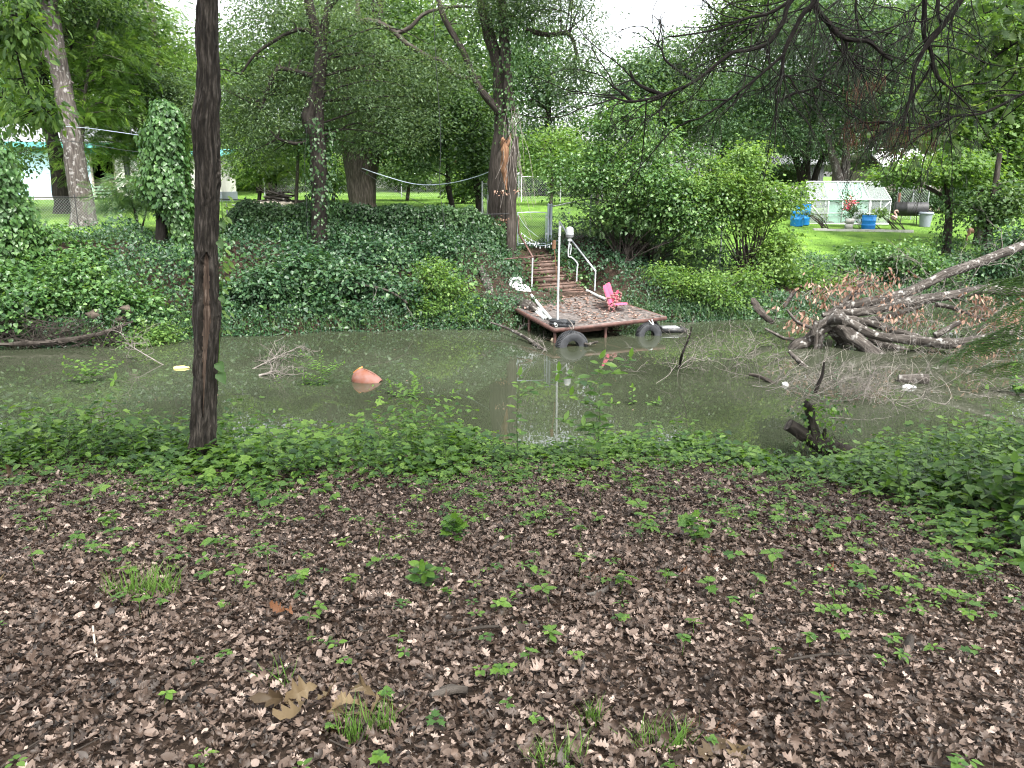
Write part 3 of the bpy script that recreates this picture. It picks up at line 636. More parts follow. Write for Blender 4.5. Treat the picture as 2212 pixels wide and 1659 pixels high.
mb = MB(); h.box(mb, -.02, h.L + .03, -.04, 2.03, 0, .45); mb.build('base', 'greybin', h.root)
mb = MB(); h.box(mb, h.L * .55, h.L * .85, -.03, .02, .75, 1.75); mb.build('window', 'glass', h.root)
mb = MB(); mb.prism([h.P(-.3, -.3, 2.0), h.P(h.L + .3, -.3, 2.0), h.P(h.L + .3, 2.3, 2.35), h.P(-.3, 2.3, 2.35)], (0, 0, .07)); mb.build('roof', 'teal', h.root)
h = House('distant_house', 'far pale house with a red roof edge beyond the left yard', 790, 985, 66); mb = MB(); h.box(mb, 0, h.L, 0, 5, 0, 1.8); mb.build('wall', 'whitewall', h.root)
mb = MB(); mb.prism([h.P(-.5, -.5, 1.8), h.P(h.L + .5, -.5, 1.8), h.P(h.L + .5, 3, 2.8), h.P(-.5, 3, 2.8)], (0, 0, .15)); mb.build('roof', 'roofred', h.root)
for q in (.12, .34, .62, .83):
    mb = MB(); h.box(mb, h.L * q, h.L * q + .7, -.04, .01, .5, 1.5); mb.build('window', 'glass', h.root)
h = House('cottage', 'tan sided cottage with a pale roof behind the greenhouse', 1868, 2080, 47, 49); mb = MB()
for k in range(12): mb.box(h.P(h.L / 2, .2 + .012 * (k % 2), .115 + .2 * k), (h.L, .4, .197), h.ax)
mb.build('wall', 'siding', h.root); mb = MB(); h.box(mb, .1, h.L - .1, .42, 5, 0, 2.35); mb.build('rear_walls', 'siding', h.root)
for q in (.10, .60):
    mb = MB(); h.box(mb, h.L * q, h.L * q + 1.0, -.05, -.02, 1.05, 2.0); wdw = mb.build('window', 'glass', h.root); mb = MB(); h.box(mb, h.L * q - .06, h.L * q + 1.06, -.048, -.0, .98, 1.04); h.box(mb, h.L * q + .48, h.L * q + .52, -.07, -.051, 1.05, 2.0); mb.build('frame', 'whitemetal', wdw)
mb = MB(); mb.prism([h.P(-.9, -.8, 2.35), h.P(h.L + .5, -.8, 2.35), h.P(h.L + .5, 2.6, 3.6), h.P(.6, 2.6, 3.6)], (0, 0, .1)); mb.prism([h.P(-.9, 6, 2.35), h.P(.6, 2.6, 3.6), h.P(h.L + .5, 2.6, 3.6), h.P(h.L + .5, 6, 2.35)], (0, 0, .1)); mb.build('roof', 'roofwhite', h.root)
h = House('metal_barn', 'dark grey metal barn behind the multi stemmed tree', 1600, 1740, 50); mb = MB(); h.box(mb, 0, h.L, 0, 6, 0, 2.6)
for k in range(18): h.box(mb, h.L * k / 18, h.L * k / 18 + .05, -.03, 0, 0, 2.6)
mb.build('wall', plain('grey_ribbed_metal', (.10, .105, .11), .6, .2), h.root); mb = MB(); h.box(mb, .3, h.L * .62, -.05, -.031, .3, 1.3); mb.build('opening', 'whitewall', h.root)
mb = MB(); mb.prism([h.P(-.3, -.3, 2.6), h.P(h.L + .3, -.3, 2.6), h.P(h.L + .3, 6.3, 3.3), h.P(-.3, 6.3, 3.3)], (0, 0, .1)); mb.build('roof', 'roofgrey', h.root)
h = House('dark_shed', 'dark shed with an open red and blue front at the right', 2080, 2150, 46); mb = MB(); h.box(mb, 0, h.L, 1, 3, 0, 2.2); mb.build('wall', 'black', h.root); mb = MB(); h.box(mb, .2, .7, .9, .99, .2, 1.9); mb.build('door', 'greybin', h.root); mb = MB(); mb.prism([h.P(-.3, -.3, 2.2), h.P(h.L + .3, -.3, 2.2), h.P(h.L + .3, 3.3, 2.5), h.P(-.3, 3.3, 2.5)], (0, 0, .08)); mb.build('roof', 'roofgrey', h.root)
# ---------------------------------------------------------------- trees on the far side
tree('leaning_tree', 'tall grey tree leaning left beside the blue bungalow', [(25.5, [(178, 455, 23), (160, 330, 20), (138, 200, 18), (118, 90, 17), (98, -40, 15), (80, -160, 12)]), (25.5, [(132, 150, 11), (90, 110, 9), (60, 85, 7), (20, 30, 5)]), (25.5, [(143, 195, 6), (152, 180, 5), (155, 176, 5)])],
     [(60, -60, 25.5, 150, 90), (200, -90, 26, 140, 80), (30, 60, 26, 70, 60), (20, 200, 25.5, 50, 60)], 'mid_green', 'bark_grey', 170, 42, .12, .55, T_O, nb=30)
tree('dark_stemmed_tree', 'darker slim tree just behind the leaning grey tree', [(28, [(135, 440, 17), (122, 340, 14), (100, 240, 12), (92, 130, 9), (95, 20, 8)]), (28, [(110, 270, 8), (135, 190, 8), (152, 60, 9), (172, -20, 7)])],
     [(200, 40, 28.5, 130, 70), (60, 150, 28, 80, 110), (110, 20, 29, 100, 80), (80, 330, 28, 60, 40), (250, 150, 29, 90, 60)], 'mid_green', 'bark_dark', 230, 40, .13, .6, T_O, nb=40, tone=.03)
tree('sapling', 'thin pale sapling between the leaning tree and the vine covered snag', [(27, [(186, 440, 4), (178, 330, 4), (182, 220, 3.4), (196, 120, 2.5), (215, 40, 2)])],
     [(195, 190, 27, 70, 110), (170, 330, 27, 40, 60), (230, 130, 27, 70, 70)], 'bright_green', 'bark_grey', 70, 11, .34, .7, T_P, nb=30, n=8)
tree('locust_tree', 'feathery bright tree between the leaning tree and the near trunk', [(31, [(318, 470, 13), (326, 330, 12), (342, 190, 12), (330, 80, 11), (315, -40, 9)]), (31, [(338, 130, 5), (312, 80, 5), (290, 0, 4)])],
     [(260, 110, 31, 100, 80), (290, 230, 31, 110, 70), (230, 290, 31, 90, 60), (320, 320, 31, 80, 60), (330, 60, 31, 60, 60), (250, 0, 32, 90, 60)], 'bright_green', 'bark_grey', 330, 9, .42, .8, T_P, nb=40)
tree('bushy_tree', 'dense dark clump of leaves behind the vine covered snag top', [(30, [(360, 440, 10), (360, 300, 8), (365, 210, 6)])], [(355, 190, 30, 70, 45), (380, 250, 30, 50, 50)], 'dark_oak', 'bark_dark', 90, 46, .11, .45, T_S)
# vine covered snag
def snag(name, label, px, Y, prof, n, size, mat='vine', tone=0.):
    g = gat(px, Y); root = thing(name, label, 'tree', g); tm = MB(); top = at(prof[-1][0], prof[-1][1] + 15, Y); tm.tube([g - u3 * .2, (g + top) / 2 + np.array([.05, 0, 0]), top], [.17, .14, .1], 10, 6, .1); tm.build('trunk', 'bark_dark', root)
    im = MB(); P = np.array([at(a, b, Y) for a, b, r in prof]); Rr = np.array([pxw(r, Y) for a, b, r in prof]); cp, cr = catmull(P, Rr, 16)
    k = rng.choice(len(cp), n, p=cr ** 1.4 / (cr ** 1.4).sum()); o = rvec(n); o[:, 2] *= .5
    lump = 1 + .5 * vnoise(cp[k] * 1.7 + o * 1.3, 3)
    pos = cp[k] + o * (cr[k] * lump * rng.uniform(.45, 1., n) ** .5)[:, None]; d = np.array([0, 0, -.9]) + .45 * o + .55 * rvec(n); nr = o * .8 + np.array([0, 0, .7]) + .4 * rvec(n)
    scatter(im, T_H, pos, d, nr, size * rng.uniform(.55, 1.3, n), .45 + tone + .22 * vnoise(pos * 1.3, 17) + rng.normal(size=n) * .16); im.build('vine_leaves', mat, root, smooth=False)
snag('vine_covered_snag', 'column of bright heart shaped vine leaves left of the near trunk', 372, 21.6, [(395, 640, 22), (390, 580, 24), (392, 520, 30), (385, 470, 38), (365, 420, 55), (355, 350, 48), (362, 290, 48), (355, 245, 38), (352, 222, 18)], 7600, .115, tone=.04)
snag('vine_mound', 'tall bright vine curtain at the far left edge of the bank', 10, 19.6, [(-20, 640, 90), (0, 560, 80), (5, 480, 70), (-10, 400, 70), (-25, 330, 55), (-30, 240, 45), (-20, 170, 30)], 9500, .105, tone=.03)
tree('ivy_clad_tree', 'dark curving tree with ivy on its lower trunk above the hedge', [(22.6, [(688, 545, 17), (690, 440, 17), (688, 340, 17), (682, 270, 15)]), (22.6, [(684, 300, 15), (670, 265, 15), (668, 245, 14), (683, 200, 13), (690, 150, 12), (690, 90, 11), (672, 30, 10), (660, -40, 9)]), (22.6, [(686, 300, 11), (690, 220, 10), (697, 130, 9), (700, 60, 8), (720, -20, 7)]), (22.6, [(680, 165, 6), (640, 155, 5), (600, 150, 4), (580, 190, 4), (565, 235, 3)]), (22.6, [(685, 300, 4), (640, 310, 3.5), (600, 300, 2.5)]), (22.6, [(683, 75, 5), (640, 65, 4), (560, 110, 3), (520, 160, 2)])],
     [(590, 220, 23, 110, 90), (560, 80, 23, 110, 90), (640, 20, 23.5, 120, 80), (760, 40, 22, 90, 60), (790, 150, 23, 110, 90), (700, 190, 24, 110, 80), (540, 320, 23, 80, 60), (860, 250, 23.5, 110, 80), (480, 230, 23.5, 70, 90), (760, 290, 24, 90, 50), (930, 160, 24, 90, 70)], 'dark_oak', 'bark_dark', 720, 46, .105, .5, T_N, nb=90,
     ivyspec=[(22.55, [(690, 560, 22), (692, 470, 22), (695, 400, 20), (692, 330, 20), (690, 260, 16)], 1300, .085, .2)], cat='tree', tone=.05)
tree('twin_trunk_tree', 'stout furrowed tree forking into twin trunks behind the hedge', [(30.5, [(785, 440, 26), (780, 390, 29), (780, 345, 36), (778, 318, 38)]), (30.5, [(762, 330, 20), (755, 290, 18), (748, 240, 16), (735, 150, 14)]), (30.5, [(798, 330, 20), (805, 270, 17), (806, 190, 16), (812, 90, 14), (815, 0, 12)])],
     [(830, 240, 31, 130, 90), (900, 120, 31, 150, 110), (790, 60, 31.5, 150, 90), (940, 260, 31.5, 100, 70), (700, 170, 32, 100, 90), (850, 320, 30.5, 80, 40), (760, 290, 30, 60, 30)], 'mid_green', 'bark_mid', 620, 40, .15, .65, T_O, nb=70, tone=-.05)
tree('slender_tree', 'slim dark trunk with drooping fine crown behind the hedge', [(31, [(975, 440, 6), (968, 400, 5.5), (968, 350, 5), (960, 300, 4)])], [(940, 330, 31, 70, 60), (985, 320, 31, 50, 60), (960, 270, 31, 80, 50), (900, 350, 31, 50, 40)], 'blue_green', 'bark_dark', 170, 50, .10, .5, T_N, nb=25)
tree('shade_tree', 'dark rounded small tree left of the broken tree', [(29, [(1035, 440, 8), (1030, 380, 8), (1035, 300, 6)])], [(1035, 350, 29, 50, 80), (1025, 270, 29.5, 60, 60), (1000, 230, 30, 60, 40)], 'mid_green', 'bark_dark', 170, 44, .12, .5, T_O, nb=20, tone=-.12)
# the big broken tree by the stairs
tree('broken_tree', 'big tree beside the stairs with torn orange wood and climbing vines', [(25.2, [(1076, 505, 21), (1073, 430, 19), (1077, 340, 17), (1083, 280, 15), (1080, 235, 14), (1078, 150, 14), (1062, 90, 12), (1045, 20, 11), (1040, -60, 10)]), (25, [(1083, 245, 9), (1060, 220, 8), (1030, 180, 7), (1000, 110, 6), (960, 40, 6), (940, -30, 5)]), (25, [(1100, 240, 12), (1095, 170, 11), (1090, 90, 10), (1085, 0, 9), (1085, -80, 8)]), (25, [(1040, 168, 4), (990, 165, 4), (950, 130, 5), (930, 125, 5), (880, 95, 5), (840, 60, 5), (800, 45, 6), (775, 45, 6), (772, 0, 5)]), (25, [(855, 72, 4), (885, 60, 4), (920, 28, 3.4), (980, 15, 3), (1020, 15, 2)]), (25.2, [(1130, 62, 5), (1180, 75, 5), (1230, 75, 4), (1250, 130, 3)])],
     [(1150, 20, 25, 120, 60), (1240, 60, 25, 75, 70), (1245, 150, 24.8, 60, 45), (1060, 10, 25, 110, 60), (1260, 160, 24.6, 50, 50), (1170, -60, 25, 160, 50)], 'dark_oak', 'bark_mid', 330, 44, .12, .45, T_N, nb=50,
     ivyspec=[(24.9, [(1098, 300, 5), (1094, 220, 9), (1092, 120, 13), (1084, 40, 14)], 620, .085, .28), (24.8, [(1128, 50, 8), (1112, 140, 9), (1104, 250, 5)], 380, .085, .3)], ivymat='vine', tone=-.03)
def deadtrunk():
    Y = 24.2; g = gat(1103, Y); root = thing('snag_tree', 'grey dead trunk with a split orange top standing beside the stairs', 'tree', g)
    mb = MB(); P = [g - u3 * .2] + [at(a, b, Y) for a, b in ((1104, 570), (1103, 500), (1104, 420), (1106, 370), (1112, 320), (1116, 295))]; mb.tube(P, [.21, .19, .175, .17, .155, .11, .07], 14, 8, .2, seed=4); mb.build('trunk', 'bark_mid', root)
    mb = MB(); P = [at(a, b, Y - .13) for a, b in ((1094, 410), (1090, 370), (1091, 335), (1088, 305), (1090, 300))]; mb.tube(P, [.03, .08, .12, .10, .04], 10, 6, .45, seed=9); mb.tube([at(1096, 315, Y - .1), at(1101, 298, Y), at(1104, 286, Y)], [.06, .05, .01], 6, 4, .3); mb.build('torn_wood', 'orange_wood', root)
    mb = MB()
    for k in range(26):
        a = at(1108 + rng.normal() * 8, 300 + rng.uniform(-90, 40), Y - .1); b = a + np.array([rng.normal() * .35, rng.normal() * .2, -rng.uniform(.8, 2.6)]); mb.tube([a, (a + b) / 2 + rng.normal(size=3) * .12, b], .007, 3, 5, cap=False)
    mb.build('hanging_vine_stems', 'twig', root)
    mb = MB(); c = np.array([at(1093 + rng.normal() * 14, q + rng.normal() * 8, Y - .2) for q in (400, 405, 415, 470, 478, 485, 490)]); spray(mb, T_O, c, 12, .16, .07, droop=.9); mb.build('dead_leaves', 'dead_twig_leaf', root, smooth=False)
deadtrunk()

# ---------------------------------------------------------------- trees behind the left yard
def back(name, label, px, Y, blobs, mat, ncl, per, size, spread, leaf=T_S, tone=0., tr=9, nb=18, group='trees behind the yards'):
    top = min(b[1] for b in blobs); tree(name, label, [(Y, [(px, 430, tr), (px + 4, 300, tr * .8), (px + rng.normal() * 10, top + 20, tr * .45)])], blobs, mat, 'bark_dark', ncl, per, size, spread, leaf, group, nb, n=8, tone=tone)
back('backdrop_tree', 'bright backlit tree behind the bungalow roof at far left', 50, 48, [(60, 180, 48, 130, 110), (40, 60, 48, 120, 100), (30, 290, 48, 70, 50)], 'bright_green', 330, 40, .22, 1.1)
back('backdrop_tree', 'bright yellow green tree behind the feathery locust', 250, 50, [(220, 230, 50, 130, 100), (280, 110, 50, 120, 100), (160, 60, 50, 90, 90), (320, 300, 50, 90, 50)], 'bright_green', 420, 40, .22, 1.1)
back('backdrop_tree', 'pale airy tree whose top shows under the sky gap', 400, 47, [(430, 210, 47, 80, 110), (370, 140, 47, 70, 60), (470, 320, 47, 90, 60)], 'bright_green', 280, 34, .2, 1.0, tone=.06)
back('backdrop_tree', 'mid green tree behind the dark curving ivy tree', 560, 52, [(560, 260, 52, 130, 130), (600, 120, 52, 140, 120), (520, 150, 52, 60, 80), (480, 120, 52, 60, 60)], 'mid_green', 400, 36, .24, 1.2)
back('backdrop_tree', 'broad bright tree behind the twin trunk tree', 860, 55, [(850, 230, 55, 170, 110), (940, 90, 55, 190, 130), (760, 100, 55, 150, 120), (1010, 200, 55, 120, 100)], 'bright_green', 620, 36, .26, 1.3, tone=-.08)
back('backdrop_tree', 'low drooping yellow green tree beside the woodpile', 585, 36, [(590, 340, 36, 60, 45), (560, 370, 36, 50, 35), (640, 350, 36, 40, 40)], 'bright_green', 120, 12, .34, .7, T_P, tone=.05, tr=12)
back('backdrop_tree', 'green tree seen behind the broken tree crown', 1180, 52, [(1180, 200, 52, 100, 130), (1150, 330, 52, 80, 60), (1210, 330, 52, 60, 60), (1120, 120, 52, 90, 120)], 'blue_green', 380, 40, .22, 1.1, tone=.12)
back('backdrop_tree', 'low pale green thicket behind the gate yard', 1170, 48, [(1170, 375, 48, 90, 40), (1260, 370, 48, 70, 35), (1090, 380, 48, 60, 35)], 'bright_green', 220, 40, .18, .8)
for i, (a, b) in enumerate(((40, 360), (160, 380), (540, 395), (700, 390), (900, 385), (1020, 390))):
    back('hedgerow_bush', ['low sunlit bush far behind the pavilion', 'low sunlit bush behind the bungalow', 'bushes behind the shed', 'far low bush behind the ivy clad trunk', 'far bush beside the red roofed house', 'far bush behind the slender trunk'][i], a, 58, [(a, b, 58, 70, 30), (a + 40, b - 20, 58, 60, 40)], 'bright_green', 130, 40, .2, .8, nb=0, tr=3, group='bushes far behind the left yard')
# ---------------------------------------------------------------- trees behind the right lawn
back('grey_green_oak', 'rounded grey green oak below the central sky gap', 1420, 50, [(1400, 190, 50, 90, 70), (1450, 140, 50, 80, 60), (1350, 240, 50, 70, 60), (1330, 170, 50, 40, 50), (1480, 240, 50, 100, 60)], 'blue_green', 480, 44, .2, 1.0, tone=.10)
back('oak', 'taller pale green oak right of the central sky gap', 1560, 47, [(1580, 130, 47, 90, 100), (1640, 60, 47, 110, 100), (1540, 220, 47, 110, 60), (1700, 0, 47, 150, 80)], 'mid_green', 560, 42, .2, 1.0, tone=.10)
tree('multi_stem_tree', 'big leafy tree with several dark stems behind the greenhouse', [(43, [(1735, 415, 8), (1728, 370, 8), (1715, 330, 7), (1700, 270, 5)]), (43, [(1745, 415, 8), (1742, 360, 8), (1748, 300, 7), (1760, 250, 5)]), (43, [(1752, 415, 7), (1768, 360, 6), (1790, 320, 5)])],
     [(1700, 240, 43, 150, 80), (1760, 310, 42.5, 120, 40), (1640, 300, 42.5, 100, 60), (1740, 150, 43, 140, 80), (1600, 220, 43.5, 100, 60)], 'blue_green', 'bark_dark', 620, 44, .19, 1.0, T_N, nb=40, tone=.04)
tree('pale_stemmed_tree', 'tree with pale grey forked trunks behind the greenhouse roof', [(41, [(1826, 400, 10), (1828, 330, 8), (1832, 260, 7), (1835, 170, 6), (1840, 60, 5)]), (41, [(1818, 400, 9), (1800, 340, 8), (1788, 300, 6), (1770, 250, 4)])],
     [(1850, 200, 41, 120, 70), (1900, 120, 41, 140, 100), (1800, 60, 41, 130, 80), (1930, 280, 41, 70, 50)], 'blue_green', 'bark_grey', 520, 42, .19, 1.0, T_S, nb=40, tone=.03)
back('shade_tree', 'dark leafy tree over the cottage roof', 1990, 52, [(1990, 230, 52, 120, 90), (2050, 120, 52, 150, 110), (2120, 230, 52, 120, 80)], 'mid_green', 560, 40, .23, 1.15)
tree('maple_tree', 'bright broad leaved tree at the right above the deer statue', [(33, [(2128, 440, 11), (2115, 350, 10), (2125, 280, 9), (2130, 200, 8), (2140, 80, 6)]), (33, [(2132, 430, 10), (2155, 330, 8), (2180, 260, 6)]), (33, [(2124, 430, 9), (2095, 340, 7), (2075, 300, 5)])],
     [(2080, 190, 32, 90, 60), (2150, 120, 32, 100, 90), (2190, 260, 32, 80, 80), (2060, 280, 32, 70, 40), (2130, 330, 32, 100, 30), (2200, 380, 32, 50, 50)], 'bright_green', 'bark_mid', 330, 36, .16, .75, T_H, nb=45, tone=.03)
tree('redbud_tree', 'slim vine wrapped tree with flat bright layers in front of the cottage', [(29.5, [(2045, 520, 9), (2050, 460, 7), (2045, 400, 5), (2040, 355, 4)]), (29.5, [(2049, 450, 5), (2030, 420, 4), (1980, 395, 3), (1960, 390, 2)])],
     [(1990, 370, 29.5, 90, 22), (2060, 350, 29.5, 70, 25), (1940, 385, 29.5, 50, 15), (2100, 385, 29.5, 60, 25)], 'bright_green', 'bark_mid', 110, 34, .13, .6, T_H, nb=30, flat=.25, ivymat='vine', ivyspec=[(29.4, [(2040, 570, 30), (2046, 510, 17), (2050, 450, 8), (2047, 410, 5)], 620, .10, .25)])
tree('vine_wrapped_tree', 'thin trunk wrapped with vines at the right edge of the lawn', [(28, [(2130, 540, 9), (2138, 480, 8), (2150, 400, 6), (2160, 330, 5)])], [(2140, 450, 28, 50, 35), (2180, 420, 28, 50, 40)], 'mid_green', 'bark_mid', 60, 34, .13, .55, T_H, nb=15, ivymat='vine', ivyspec=[(27.9, [(2130, 560, 16), (2136, 500, 10), (2146, 430, 6)], 380, .10, .2)])
for i, (a, b) in enumerate(((1290, 375), (1660, 380), (1930, 390), (2040, 395), (2180, 400))):
    back('foundation_bush', ['shaded bush left behind the vine covered shrub', 'shaded bush left of the barn', 'dark clipped bush under the cottage window', 'dark clipped bush right under the cottage wall', 'bush at the far right behind the deer'][i], a, 45.8, [(a, 432 if i in (2, 3) else b, 45.8, 50, 22), (a + 40, 434 if i in (2, 3) else b, 45.8, 40, 22)], 'ivy' if i in (2, 3) else 'mid_green', 110, 44, .14, .5, nb=0, tr=2, group='bushes round the cottage')
back('tall_tree', 'tall tree far behind the right corner', 2200, 60, [(2200, 120, 60, 150, 150), (2120, 60, 60, 120, 110), (2230, 300, 60, 90, 80), (1980, 60, 60, 130, 120)], 'mid_green', 600, 36, .28, 1.4)
back('tall_tree', 'far tree closing the view between barn and oak', 1560, 66, [(1560, 290, 66, 180, 90), (1700, 250, 66, 180, 110), (1400, 320, 66, 130, 60), (1850, 280, 66, 150, 90)], 'dark_oak', 640, 36, .3, 1.5, tone=.05)
back('tall_tree', 'far shaded tree behind the left yard trees', 330, 64, [(300, 300, 64, 160, 80), (500, 320, 64, 160, 70), (120, 300, 64, 150, 80), (420, 200, 64, 60, 80)], 'mid_green', 520, 36, .3, 1.4, tone=-.05)
back('tall_tree', 'far shaded tree behind the ivy hedge', 1000, 68, [(900, 330, 68, 200, 60), (1080, 310, 68, 120, 80), (700, 320, 68, 160, 70), (1000, 220, 68, 160, 90), (760, 180, 68, 160, 110)], 'mid_green', 640, 36, .3, 1.5, tone=-.05)

# ---------------------------------------------------------------- shrubs and vine mounds on the far bank
shrub('vine_shrub', 'tall vine draped shrub right of the stairs', 1340, 24.0, [(1345, 290, 24.3, 70, 60), (1285, 380, 24.2, 75, 55), (1210, 360, 24.6, 45, 22), (1380, 250, 24.4, 40, 25), (1460, 400, 24.2, 60, 60), (1530, 450, 23.8, 55, 60), (1400, 390, 24.0, 90, 70), (1430, 310, 24.5, 45, 50), (1300, 250, 24.4, 60, 30), (1360, 450, 24.3, 100, 40), (1480, 460, 23.6, 70, 70), (1240, 400, 24.5, 50, 35), (1450, 330, 24.2, 60, 50), (1500, 360, 24.2, 50, 45), (1410, 270, 24.4, 40, 35)], 'vine', 760, 38, .085, .40, T_H, stems=40, tone=.14)
shrub('sunlit_shrub', 'big sunlit bright green shrub left of the lawn', 1600, 24.0, [(1530, 400, 24.0, 70, 60), (1595, 420, 24.0, 80, 60), (1650, 480, 23.8, 70, 60), (1560, 370, 24.4, 55, 40), (1680, 540, 23.6, 50, 50), (1620, 340, 24.3, 40, 30), (1700, 430, 24.0, 40, 40)], 'bright_green', 600, 38, .08, .34, T_H, stems=36, tone=.12)
shrub('dark_shrub', 'dark fern leaved undergrowth beneath the vine draped shrub', 1400, 24.6, [(1380, 470, 24.8, 130, 30), (1480, 520, 24.2, 70, 50), (1300, 490, 24.9, 60, 35)], 'ivy', 130, 14, .26, .55, T_P, stems=20, tone=.08)
shrub('wild_hedge', 'mounded bright vine thicket in front of the lawn', 1900, 26.2, [(1880, 560, 26.2, 60, 30), (1950, 560, 26.0, 70, 40), (2000, 600, 25.6, 70, 40), (1840, 590, 25.8, 60, 30)], 'vine', 260, 34, .09, .36, T_H, tone=.10)
shrub('wild_hedge', 'loose pale weeds at the lower left of the lawn', 1740, 25.0, [(1730, 590, 25, 50, 20), (1690, 610, 24.4, 60, 36), (1780, 620, 24.0, 60, 30)], 'bright_green', 170, 30, .09, .36, T_O)
shrub('wild_hedge', 'green thicket at the right edge behind the fallen tree', 2150, 25.6, [(2130, 580, 25.6, 70, 40), (2200, 540, 25.6, 50, 60), (2080, 620, 25.2, 60, 30), (2190, 640, 25, 60, 30)], 'bank', 220, 34, .11, .4, T_O, tone=.15)
shrub('leafy_weed_clump', 'bright leafy weeds hanging over the water right of the dock', 1520, 21.6, [(1500, 620, 21.8, 70, 35), (1560, 650, 21.5, 60, 30), (1440, 600, 22.3, 50, 30), (1600, 610, 22, 60, 35)], 'bright_green', 290, 30, 0.078, .33, T_O)
shrub('leafy_weed_clump', 'yellow green weeds on the bank left of the log beside the dock', 960, 20.4, [(960, 640, 20.5, 50, 45), (920, 670, 20.2, 40, 30), (1000, 680, 20.1, 40, 25), (940, 590, 20.8, 30, 30)], 'bright_green', 188, 30, 0.078, .3, T_O, tone=-.03)
shrub('leafy_weed_clump', 'low dark leafed clump on the bank behind the near trunk', 520, 19.7, [(520, 640, 19.8, 60, 40), (580, 620, 20, 60, 40), (480, 680, 19.4, 40, 25)], 'bank', 217, 32, 0.094, .35, T_H, tone=.08)
shrub('leafy_weed_clump', 'tall grape leaf mound on the bank below the ivy tree', 660, 20.6, [(640, 580, 20.8, 60, 40), (720, 600, 20.6, 60, 40), (600, 540, 21.4, 50, 30), (680, 660, 20, 60, 30)], 'bank', 290, 32, 0.101, .36, T_H, tone=.12)
shrub('leafy_weed_clump', 'spreading bright weeds at the bank foot at left', 250, 18.6, [(220, 640, 18.7, 60, 35), (160, 600, 19, 60, 40), (290, 660, 18.6, 50, 30), (330, 700, 18.5, 40, 25)], 'vine', 275, 32, 0.094, .34, T_H, tone=.06)
shrub('leafy_weed_clump', 'bright vine mound on the left bank under the wire fence', 110, 20, [(90, 530, 20.2, 60, 35), (40, 590, 19.4, 60, 40), (170, 560, 20, 50, 30)], 'vine', 275, 32, 0.101, .36, T_H, tone=.03)
shrub('leafy_weed_clump', 'pale overhanging weeds touching the water in front of the left bank', 310, 17.6, [(300, 745, 17.4, 40, 18), (340, 720, 17.8, 45, 22), (260, 735, 17.6, 30, 14)], 'bright_green', 101, 22, 0.070, .28, T_O)
shrub('leafy_weed_clump', 'large leaved weeds on the bank middle behind the sunken drum', 800, 20.6, [(790, 620, 20.7, 60, 30), (860, 640, 20.4, 50, 30), (760, 680, 19.9, 50, 20)], 'bank', 217, 32, 0.094, .35, T_H, tone=.05)
shrub('leafy_weed_clump', 'ivy mound spilling from the hedge on the upper bank', 830, 22.6, [(800, 540, 22.8, 70, 30), (880, 550, 22.6, 70, 30), (950, 530, 23, 60, 30), (740, 520, 23, 40, 25)], 'bank', 290, 32, 0.086, .36, T_H)
shrub('leafy_weed_clump', 'weed thicket at the left edge near the waterline', 40, 17.6, [(30, 680, 17.7, 50, 35), (90, 650, 18.1, 50, 35), (0, 620, 18.4, 50, 40)], 'vine', 246, 32, 0.094, .34, T_H, tone=.0)
# feathery mimosa sprays before the bungalow
tree('mimosa_sapling', 'feathery mimosa sapling in front of the bungalow wall', [(23.6, [(300, 500, 3), (290, 450, 3), (270, 400, 2.5)]), (23.6, [(305, 500, 2), (320, 440, 2), (330, 400, 1.5)])], [(260, 410, 23.6, 50, 25), (300, 430, 23.6, 50, 30), (320, 390, 23.6, 40, 20)], 'blue_green', 'bark_mid', 40, 8, .36, .5, T_P, nb=18, n=6, flat=.25)

# airy lower layers hanging behind the hedge and round the yards
for i, (a, b, Y, rx, ry, mt, lb) in enumerate(((560, 350, 36, 60, 45, 'bright_green', 'airy young tree behind the shed'), (720, 370, 38, 70, 35, 'bright_green', 'airy young tree right of the ivy clad trunk'), (880, 370, 39, 70, 30, 'mid_green', 'airy young tree before the red roofed house'), (640, 300, 33, 80, 40, 'mid_green', 'airy young tree above the woodpile'), (1000, 400, 36, 40, 25, 'bright_green', 'airy young tree left of the pale fence panel'), (1190, 330, 34, 60, 50, 'bright_green', 'airy young tree behind the gate'), (1290, 350, 36, 60, 40, 'bright_green', 'airy young tree behind the vine draped shrub'))):
    tree('young_tree', lb, [(Y, [(a, 432, 4), (a + 4, b + ry * .4, 3), (a - 3, b - ry * .4, 2)])], [(a, b, Y, rx, ry), (a + rx * .6, b - ry * .5, Y + .5, rx * .6, ry * .6), (a - rx * .6, b - ry * .2, Y, rx * .5, ry * .6)], mt, 'bark_mid', 120, 30, .12, .55, T_O, 'young trees in the yards', 20, n=6, tone=.04)
